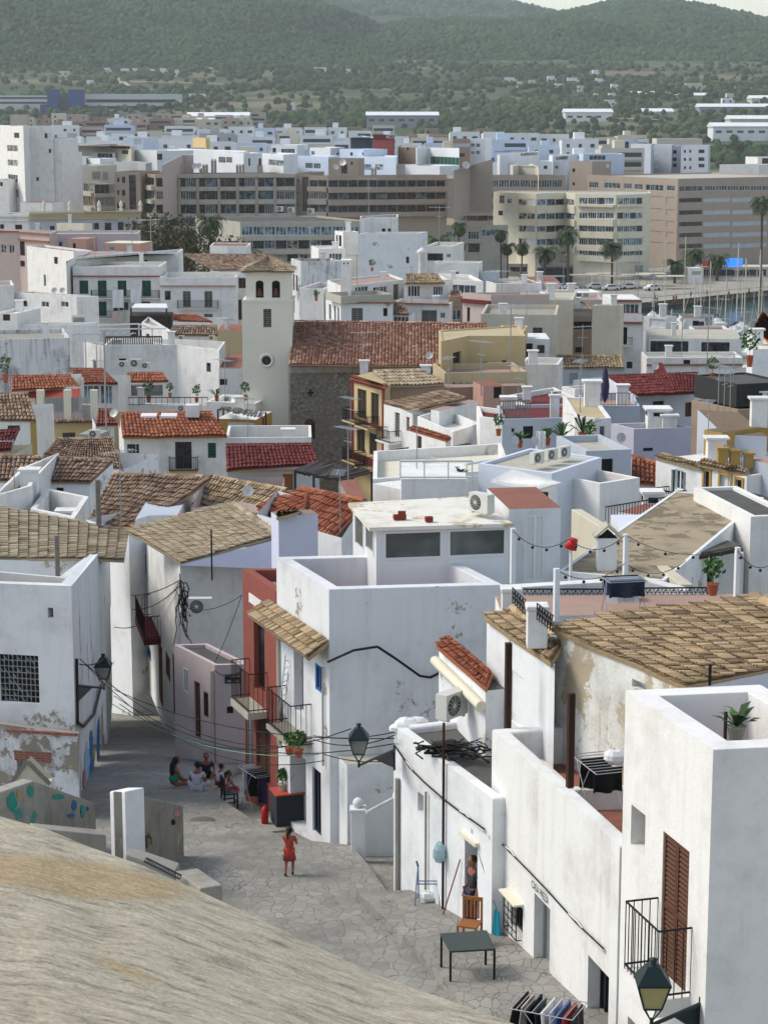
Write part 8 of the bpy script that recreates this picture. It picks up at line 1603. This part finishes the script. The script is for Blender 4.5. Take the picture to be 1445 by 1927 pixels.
# cables
def cab(label,pts,r=.02,sag=.0,mat='cable'): return cable(label,[P(*q) for q in pts],r,mat,sag)
cab('thick black cable draped across the blue-white wall of the central house',[(616,1246,51.2),(665,1224,51.1),(710,1217,51.2),(745,1240,51.3),(790,1272,51.6),(810,1275,51.7),(850,1255,51.9)],.035); WR = 'overhead wires across the street'
for i,(a,b,s) in enumerate((((215,1298,66),(742,1390,45.2),.5),((215,1310,66),(742,1400,45.2),.9),((225,1325,66),(660,1372,50),1.0),((590,1385,51.3),(742,1378,45),.1),((590,1392,51.2),(742,1384,45),.2),((610,1420,51),(742,1432,45),.1),((150,1240,57.6),(590,1400,51.5),.9),((160,1250,58),(610,1432,51.5),1.1),((455,1120,63),(340,1140,74),.3),((455,1120,63),(404,1248,69),.1))): tag(cab('x',[a,b],.014 if i < 7 else .012,s),'black overhead wire, %s in the bundle crossing the street' % ORD[i],'cable',WR)
cab('pale green rope stretched across the street over the washing',[(200,1318,62),(600,1420,51)],.012,.6,'cable_green')
for l,fr,pts,rr_ in (('black cable bundle running down the low house wall to the corner house',H3,[(748,1405),(775,1445),(800,1470),(840,1505),(880,1535),(915,1560)],.02),('white and black cables clipped along the wall above CASA PREZA',H2,[(932,1570),(965,1605),(1000,1640),(1040,1682),(1090,1738),(1140,1785)],.018)):
 pt_ = [fr.at(0,x,y,.05) for x,y in pts]; cable(l,pt_,rr_)
 cable(l.replace('black cable','thin grey cable').replace('white and black cables','thin pale cable'),[q + V((0,0,.05 * math.sin(i * 2.1))) for i,q in enumerate(pt_)],.014,'cable_white',.03)
cable('heavy black cable loop hanging on the left house corner',[H8.at(1,140,1240,.06),H8.at(1,141,1360,.07),H8.at(1,152,1368,.08),H8.at(1,172,1345,.08),H8.at(1,186,1290,.08)],.05)
rn = random.Random(3); m = MB()
for i in range(26):
 a = P(rn.uniform(790,880),rn.uniform(1375,1420),43.5) ; a.z = H3.z + rn.uniform(0,.25); pts = [a]
 for j in range(6): pts.append(pts[-1] + V((rn.uniform(-.3,.35),rn.uniform(-.35,.2),rn.uniform(-.08,.08))))
 for q in pts: q.z = max(q.z,H3.z + .02)
 m.tube(pts,rn.uniform(.01,.035),4)
m.box((P(840,1395,43.5).x,43.6,H3.z),.5,.3,.2,.4); tag(m.build('cable_tangle','cable',org=P(840,1395,43.5)),'tangled heap of black cables on the asphalt roof','cables')['kind'] = 'stuff'
for px,y0,y1,d,r_,l,mt in ((955,1378,1210,41.5,.06,'rusty square post at the left end of the tiled terrace','iron_rust'),(1072,1482,1305,37.6,.06,'rusty square post in the middle of the tiled terrace','iron_rust'),(187,1035,903,78,.09,'weathered wooden pole before the broad brown roof','wood_grey'),(109,1095,1008,63,.07,'short grey post on the roof of the left house','wood_grey'),(1335,1290,1250,37,.03,'short black iron stub on the old tile roof edge','iron'),(399,1092,996,72,.03,'thin black rod on the bleached tiled roof','iron')): p = P(px,y0,d); post(l,p,P(px,y1,d).z,r_,mt,'roof_post','post',sq=r_ > .05)
for (pts,l) in ((((170 * .3773 + 900,998,50),(1070,1015,47),(1176,1007,49.2),(1385,1032,47.3),(1460,1055,46)),'string of dark bulbs hung between the slim white posts'),(((1046,1072,43),(1176,1060,49.2),(1290,1055,52)),'second lower string of bulbs over the lichen-covered roof')):
 c = [P(*q) for q in pts]; r = thing('light_string',l,'string lights',c[0]); S = []; m = MB()
 for a,b in zip(c,c[1:]):
  q = [a.lerp(b,i / 8) - V((0,0,1.2 * (i / 8) * (1 - i / 8))) for i in range(9)]; m.tube(q,.01,4); [S.append(x) for x in q[1:-1:2]]
 m.build('wire','cable',r)
 for x in S: m = MB(); m.ball(x - V((0,0,.06)),.04,n=6); m.build('bulb','near_black',r)
r = thing('red_bucket','red bucket upturned on a thin white pole','bucket',P(1073,1030,50)); m = MB(); m.lathe(P(1073,1033,50),[(0,0),(.16,0),(.11,.28),(0,.28)],12,axis=(.3,0,1)); m.build('bucket','red_plastic',r); tag(post('thin white pole under the red bucket',P(1073,1100,50),P(1073,1034,50).z,.04,'frame_white'),None)
potplant('potted_plant','spiky green plant behind the parapet of the corner house',P(1385,1392,32.6),.8,'spiky','concrete',seed=9); post('crooked dark stick beside the spiky plant',P(1364,1394,32.6),P(1364,1340,32.6).z,.03,'wood_dark','stick','stick')
# ladder on the balcony, tower of small roof things
a = H4.at(0,552,1335,.4); b = H4.at(0,545,1232,.12); r = thing('ladder','aluminium ladder leaning on the white house balcony wall','ladder',a); sd = V((.12,.3,0)); bars('rails','alu',r,[(a,b),(a + sd,b + sd)],.02); bars('rungs','alu',r,[(a.lerp(b,i / 8),(a + sd).lerp(b + sd,i / 8)) for i in range(1,8)],.014)
for (x,y,d,rz,s,l) in ((377,1158,73.5,0,1.0,'on the lilac wall of the alley house'),(906,966,55.4,-.85,.85,'on the white sheet roof of the glazed room'),(850,1352,44.5,.9,.95,'below the orange eave tiles'),(232,692,190,0,1.5,'leftmost in the row under the tall white terrace block'),(256,692,190,0,1.9,'middle of the row under the tall white terrace block'),(275,694,190,0,1.4,'rightmost in the row under the tall white terrace block'),(342,640,225,0,1.2,'left on the small cottage with the brown roof'),(399,640,225,0,1.2,'right on the small cottage with the brown roof'),(343,775,160,0,1.3,'left behind the orange roof'),(372,772,160,0,1.3,'right behind the orange roof'),(428,756,178,0,1.1,'beside the potted trees'),(1010,873,90,.8,1.25,'left of the trio on the pale block'),(1036,867,91,.8,1.25,'middle of the trio on the pale block'),(1060,862,92,.8,1.25,'right of the trio on the pale block'),(1046,750,140,.3,1.2,'on the maroon flat roof'),(178,825,132,0,1.3,'beside the brown vent boxes'),(527,398,440,0,2.6,'big pale unit left on the grey terraced block'),(548,400,440,0,2.6,'big pale unit in the middle of the grey terraced block'),(585,402,440,0,2.6,'double pale unit right on the grey terraced block'),(1270,690,226,0,2.2,'silver unit on the harbour terrace front')): ac(x,y,d,'air conditioner unit ' + l,rz,s * (.66 if d > 60 and d != 73.5 else 1))
for h_,t_,rz in AE:
 q = h_.plan[0].lerp(h_.plan[-1],t_).lerp(sum(h_.plan,V()) / len(h_.plan),.5); AERIAL.put((q.x,q.y,h_.z - h_.par),rz,'thin television aerial on the roof of the ' + h_.root.name.replace('_',' '),.5 + h_.C[0].y / 170)
for (x,y,d,rz,s,l) in ((812,905,96,-.5,2.4,'very large white satellite dish at the left end of the white deck'),(926,868,104,.3,1.7,'rusty brown satellite dish right of the wooden pergola'),(968,842,108,.6,1.3,'white dish left of the pair near the small palms'),(1005,845,106,.6,1.4,'white dish right of the pair near the small palms'),(1020,788,132,.5,1.5,'white dish on the wooden screened house'),(946,862,106,.5,1.1,'small pale dish beside the rusty one'),(807,680,160,0,1.6,'grey-white dish left of the ochre roof room'),(1232,700,152,.2,1.5,'white dish above the dark red roof'),(1168,838,118,.2,1.5,'grey dish against the lilac block'),(1284,610,255,0,1.8,'white dish on the harbour roof hut'),(1004,545,260,-.4,2.1,'left dish on the pink roof room'),(1013,540,260,-.4,2.1,'right dish on the pink roof room'),(215,790,152,-.4,1.7,'pale dish left of the orange roof'),(466,940,88,.2,1.3,'white dish with a covered box on the mottled brown roof'),(103,555,262,0,2.0,'pale dish left of the tall blank wall'),(118,555,262,0,2.0,'second pale dish beside the tall blank wall'),(375,322,495,0,4.0,'white dish left of the brick chimneys, grey glazed block'),(367,322,497,0,4.0,'slightly smaller dish by the brick chimneys, grey glazed block'),(645,316,500,-.3,4.6,'large white dish on the tan roof tower'),(632,322,498,.2,3.6,'tan dish left of the tan roof tower'),(876,322,498,.3,5.0,'largest tilted dish on the sloping tan roof house')): dish(x,y,d,l,rz,s * .42)
for i,(x,y,d,s) in enumerate(((201,835,135,2.9),(228,985,84,1.2),(640,1000,76,.9),(660,840,146,1.4),(1200,560,262,2.4),(1095,700,180,1.6),(960,700,156,2.0),(1350,800,120,1.4),(585,492,255,2.2),(250,505,322,3.0),(285,505,322,3.0),(1330,700,200,2.2),(905,745,150,1.6),(735,470,292,2.0))): aerial(x,y,d,'thin television aerial, %s counted from the left across the roofs' % ORD[sorted((201,228,640,660,1200,1095,960,1350,585,250,285,1330,905,735)).index(x)],i * .7,s)
# wooden pergolas
def reed(label,C,d,n,hh,mat='wood_dark'):
 c = [P(*q) for q in C]; r = thing('wooden_pergola',label,'pergola',c[0]); m = MB(); rn_ = random.Random(n)
 for i in range(n): t = (i + rn_.uniform(-.3,.3)) / n; a,b = c[0].lerp(c[1],t),c[3].lerp(c[2],t + rn_.uniform(-.03,.03)); m.bar(a + V((0,0,rn_.uniform(-.05,.08))),b + V((0,0,rn_.uniform(-.05,.08))),rn_.uniform(.05,.1),5)
 m.build('reed_cover',mat,r)
 for q in c: m = MB(); m.bar(q,q - V((0,0,hh)),.08,6); m.build('post','wood_dark',r)
reed('dark wooden pergola of rough poles below the stone church wall',[(555,888,112),(640,905,104),(700,888,108),(590,870,122)],112,38,2.4); reed('small dark pole pergola behind the very large dish',[(818,846,108),(850,862,104),(912,848,106),(880,838,112)],106,22,2.2); reed('grey reed pergola by the ochre house below the tower',[(410,770,168),(495,786,163),(500,775,168),(420,766,176)],168,26,2.4,'reed')
# plants on terraces
for i,(x,y,d,h,k,l) in enumerate(((370,757,178,3.0,'bush','young olive tree in a terracotta pot, left on the white terrace'),(408,755,178,3.2,'spiky','spiky palm in a terracotta pot in the middle of the white terrace'),(462,753,176,3.0,'bush','young olive tree in a pot at the ochre terrace corner'),(280,757,190,4.0,'bush','bare twisted bonsai-like tree before the tiled porch'),(320,748,192,2.8,'bush','small round tree right of the tiled porch'),(1057,840,110,3.4,'spiky','leafy banana plant, left in the garden of the narrow window house'),(1096,838,111,4.6,'spiky','tall banana plant beside the narrow window house'),(1030,838,112,2.6,'spiky','low fan palm left of the banana plants'),(1110,840,109,2.6,'bush','round green shrub right of the tall banana plant'),(978,842,110,2.4,'spiky','bushy palm by the round white dishes'),(866,905,90,1.6,'spiky','succulent in a white planter on the white deck'),(938,820,120,2.6,'bush','shrub before the wooden screened house'),(1410,690,140,5,'bush','green climbing shrub on the dark roof garden'),(1340,715,134,3,'bush','leafy shrub at the front of the dark roof garden'),(700,510,252,3,'bush','potted shrub on the chimney terrace'),(595,566,236,3.4,'spiky','cactus group in the plant filled parapet'),(10,720,190,5,'bush','dark green shrub at the left edge beside the stained wall'),(1340,1120,46,.9,'bush','climbing plant on the right end of the iron railing'),(562,1425,51.2,.7,'bush','green trailing plant hanging under the iron balcony'),(545,1420,51.6,.6,'bush','small fern hanging left of the trailing plant'))): h *= .52 if d > 60 else 1; potplant('potted_plant',l,P(x,y,d),h,k,seed=20 + i,pr=.08 + h * .07)
m = MB(); p = P(1138,757,143); m.lathe(p,[(.06,0),(.25,.5),(.3,1.2),(.15,2.2),(.03,2.6)],8); tag(m.build('parasol','purple',org=p),'closed purple parasol on the railed blue terrace','parasol')
m = MB(); p = PG(381,1548); m.lathe(p + V((0,0,.002)),[(.0,.012),(.34,.012),(.36,.0)],24); tag(m.build('manhole_cover','kerb_dark',org=p),'round grey manhole cover in the street paving','manhole cover')

# graffiti: painted shapes on the left house side, the low wall and the end pillar
plain('paint_blue','2f6aa0',.8,0,.3,4); plain('paint_teal','2f8f80',.8,0,.25,6); plain('paint_light','8fb0cc',.8,0,.3,4); plain('paint_ochre','b09a62',.8,0,.3,4); plain('paint_pink','b0788f',.8,0,.3,6)
def blob(o,px,py,w_,h_,mat,at_,n=16,seed=0,name='painted_shape'):
 rn = random.Random(seed); pts = []
 for i in range(n): t = 6.2832 * i / n; k = rn.uniform(.7,1.1); pts.append(at_(px + w_ / 2 * k * math.cos(t),py + h_ / 2 * k * math.sin(t)))
 m = MB(); m.add(pts[::-1],(tuple(range(n)),)); return m.build(name,mat,o)
for i,(x,y,w_,h_,mt) in enumerate(((163,1440,9,90,'paint_light'),(171,1400,8,60,'paint_blue'),(172,1455,10,80,'paint_blue'),(180,1470,9,60,'paint_light'),(184,1395,7,110,'paint_blue'),(191,1365,5,90,'paint_ochre'),(195,1420,6,90,'paint_blue'),(176,1422,5,30,'paint_ochre'),(201,1380,5,80,'paint_light'),(186,1440,4,50,'paint_pink'),(158,1470,7,50,'paint_pink'))): blob(H8.root,x,y,w_,h_,mt,lambda a,b: H8.at(1,a,b,.012 + .002 * i),18,i)
gw = bpy.data.objects['low_wall']
def on(A,B): A,B = P(*A),P(*B); u = V((B.x - A.x,B.y - A.y,0)).normalized(); n_ = V((u.y,-u.x,0)); o = V((0,0,HC)); return lambda x,y: (lambda r_: o + r_ * (n_.dot(A + n_ * .02 - o) / n_.dot(r_)))(V(ray(x,y)))
g1,g2,g3 = on((-40,1505,45),(64,1470,46.5)),on((64,1470,46.5),(180,1512,50)),on((236,1491,44.9),(345,1517,49))
for i,(x,y,w_,h_,mt,g) in enumerate(((24,1512,20,40,'paint_teal',g1),(58,1490,14,26,'paint_teal',g1),(37,1497,10,18,'paint_ochre',g1),(110,1500,26,10,'paint_teal',g2),(140,1515,10,22,'paint_blue',g2),(156,1527,8,28,'paint_teal',g2),(165,1522,6,9,'paint_blue',g2),(134,1535,16,8,'paint_blue',g2),(333,1532,12,14,'paint_pink',g3),(327,1548,9,12,'cloth_black',g3),(279,1582,16,28,'near_black',g3),(280,1586,9,16,'paint_ochre',g3))): blob(gw if x < 200 else bpy.data.objects['low_wall.001'],x,y,w_,h_,mt,g,14,30 + i)

def rail(label,z,pts,hgt=.9,mat='iron',gap=.16,r=.016):
 c = [P(*z.p(*q[:2]),q[2]) for q in pts]; t = thing('terrace_railing',label,'railing',c[0]); m = MB(); b = MB()
 for a,e in zip(c,c[1:]):
  m.bar(a + UP * hgt,e + UP * hgt,r * 1.5,5); m.bar(a + UP * .08,e + UP * .08,r * 1.2,4); n = int((e - a).length / gap)
  for i in range(n + 1): q = a.lerp(e,i / max(1,n)); b.bar(q,q + UP * hgt,r,4,cap=False)
 m.build('rails',mat,t); b.build('balusters',mat,t)
rail('iron railing climbing beside the lower pale block',z8,[(560,912,72),(980,838,75)],.8); rail('iron railing along the front of the small pool',z8,[(915,950,68.5),(1355,905,71)],.8); rail('short iron railing below the pool terrace',z8,[(1110,980,66),(1350,965,67)],.5); rail('iron railing above the pool on the pink paved terrace',z8,[(1060,815,82),(1330,800,84),(1460,840,80)],.7)
rail('iron railing beside the closed purple parasol',z8,[(436,242,144),(730,240,144)],.9,gap=.25); rail('grey wooden slat railing of the screened house',z8,[(-10,312,124.2),(150,310,124.2)],1.1,'wood_grey',.14,.04); rail('iron railing below the narrow white balcony house',z7,[(670,572,134),(880,545,134)],1.0,gap=.3,r=.03)
rail('white terrace railing with glass above the white deck',z7,[(790,640,87.8),(1180,640,88)],.8,'frame_white',.9,.04); rail('second white railing behind the white deck',z7,[(1150,640,94),(1390,600,96)],.7,'frame_white',1.1,.04); rail('dark lattice fence on the pergola roof terrace',z3,[(575,782,207),(880,780,207)],.9,'wood_dark',.22,.06); rail('white parapet railing over the covered porch terrace',z6,[(600,238,189.5),(1130,236,189.5)],.7,'iron',.5,.03)
for i,(z,x,y,d,w_,h_,mt,l) in enumerate(((z3,641,476,299,1.6,2.6,'cloth_white','white sheet hanging left on the green door balcony'),(z3,738,474,299,1.5,1.9,'cloth_white','white towel hanging right on the green door balcony'),(z3,640,592,299,1.6,1.6,'pink','pink washing on the lower balcony of the green door house'),(z8,1120,716,89,1.0,.7,'cloth_white','white sheet drying before the ochre framed door'),(z5,1125,750,245,1.3,3.4,'cloth_white','white cloth hanging on the red tile edged block'),(z8,210,380,108,.5,1.6,'cloth_white','folded white parasol between the round dishes'))):
 p = P(*z.p(x,y),d); m = MB(); n = 6; m.add([(p.x + w_ * (k / (n - 1) - .5),p.y + .05 * math.sin(k * 2.1 + j),p.z - h_ * j / 3) for j in range(4) for k in range(n)],[(j * n + k,j * n + k + 1,(j + 1) * n + k + 1,(j + 1) * n + k) for j in range(3) for k in range(n - 1)]); o = m.build('washing',mt,org=p); o.modifiers.new('t','SOLIDIFY').thickness = .04; tag(o,l,'washing')
for i,(a,b,s) in enumerate((((236,1120,90),(338,1092,76),.2),((225,1140,92),(340,1100,76),.5),((215,1180,88),(300,1150,86),.3),((338,1080,75.8),(345,1180,75.8),.0),((345,1180,75.6),(404,1250,69.2),.3),((404,1262,68.8),(455,1262,64.6),.2),((150,1250,57.3),(196,1240,62),.1))): tag(cab('x',[a,b],.02,s),'black wire strung between the alley fronts, %s from the far end' % ORD[i],'cable','wires in the alley')
rn = random.Random(8); m = MB()
for i in range(14):
 a = P(rn.uniform(335,348),rn.uniform(1090,1120),75.6); pts = [a]
 for j in range(5): pts.append(pts[-1] + V((rn.uniform(-.15,.15),rn.uniform(-.1,.1),rn.uniform(-.6,.02))))
 m.tube(pts,rn.uniform(.015,.035),4)
tag(m.build('cable_bundle','cable',org=P(341,1100,75.6)),'bundle of black cables on the corner of the alley house','cables')['kind'] = 'stuff'
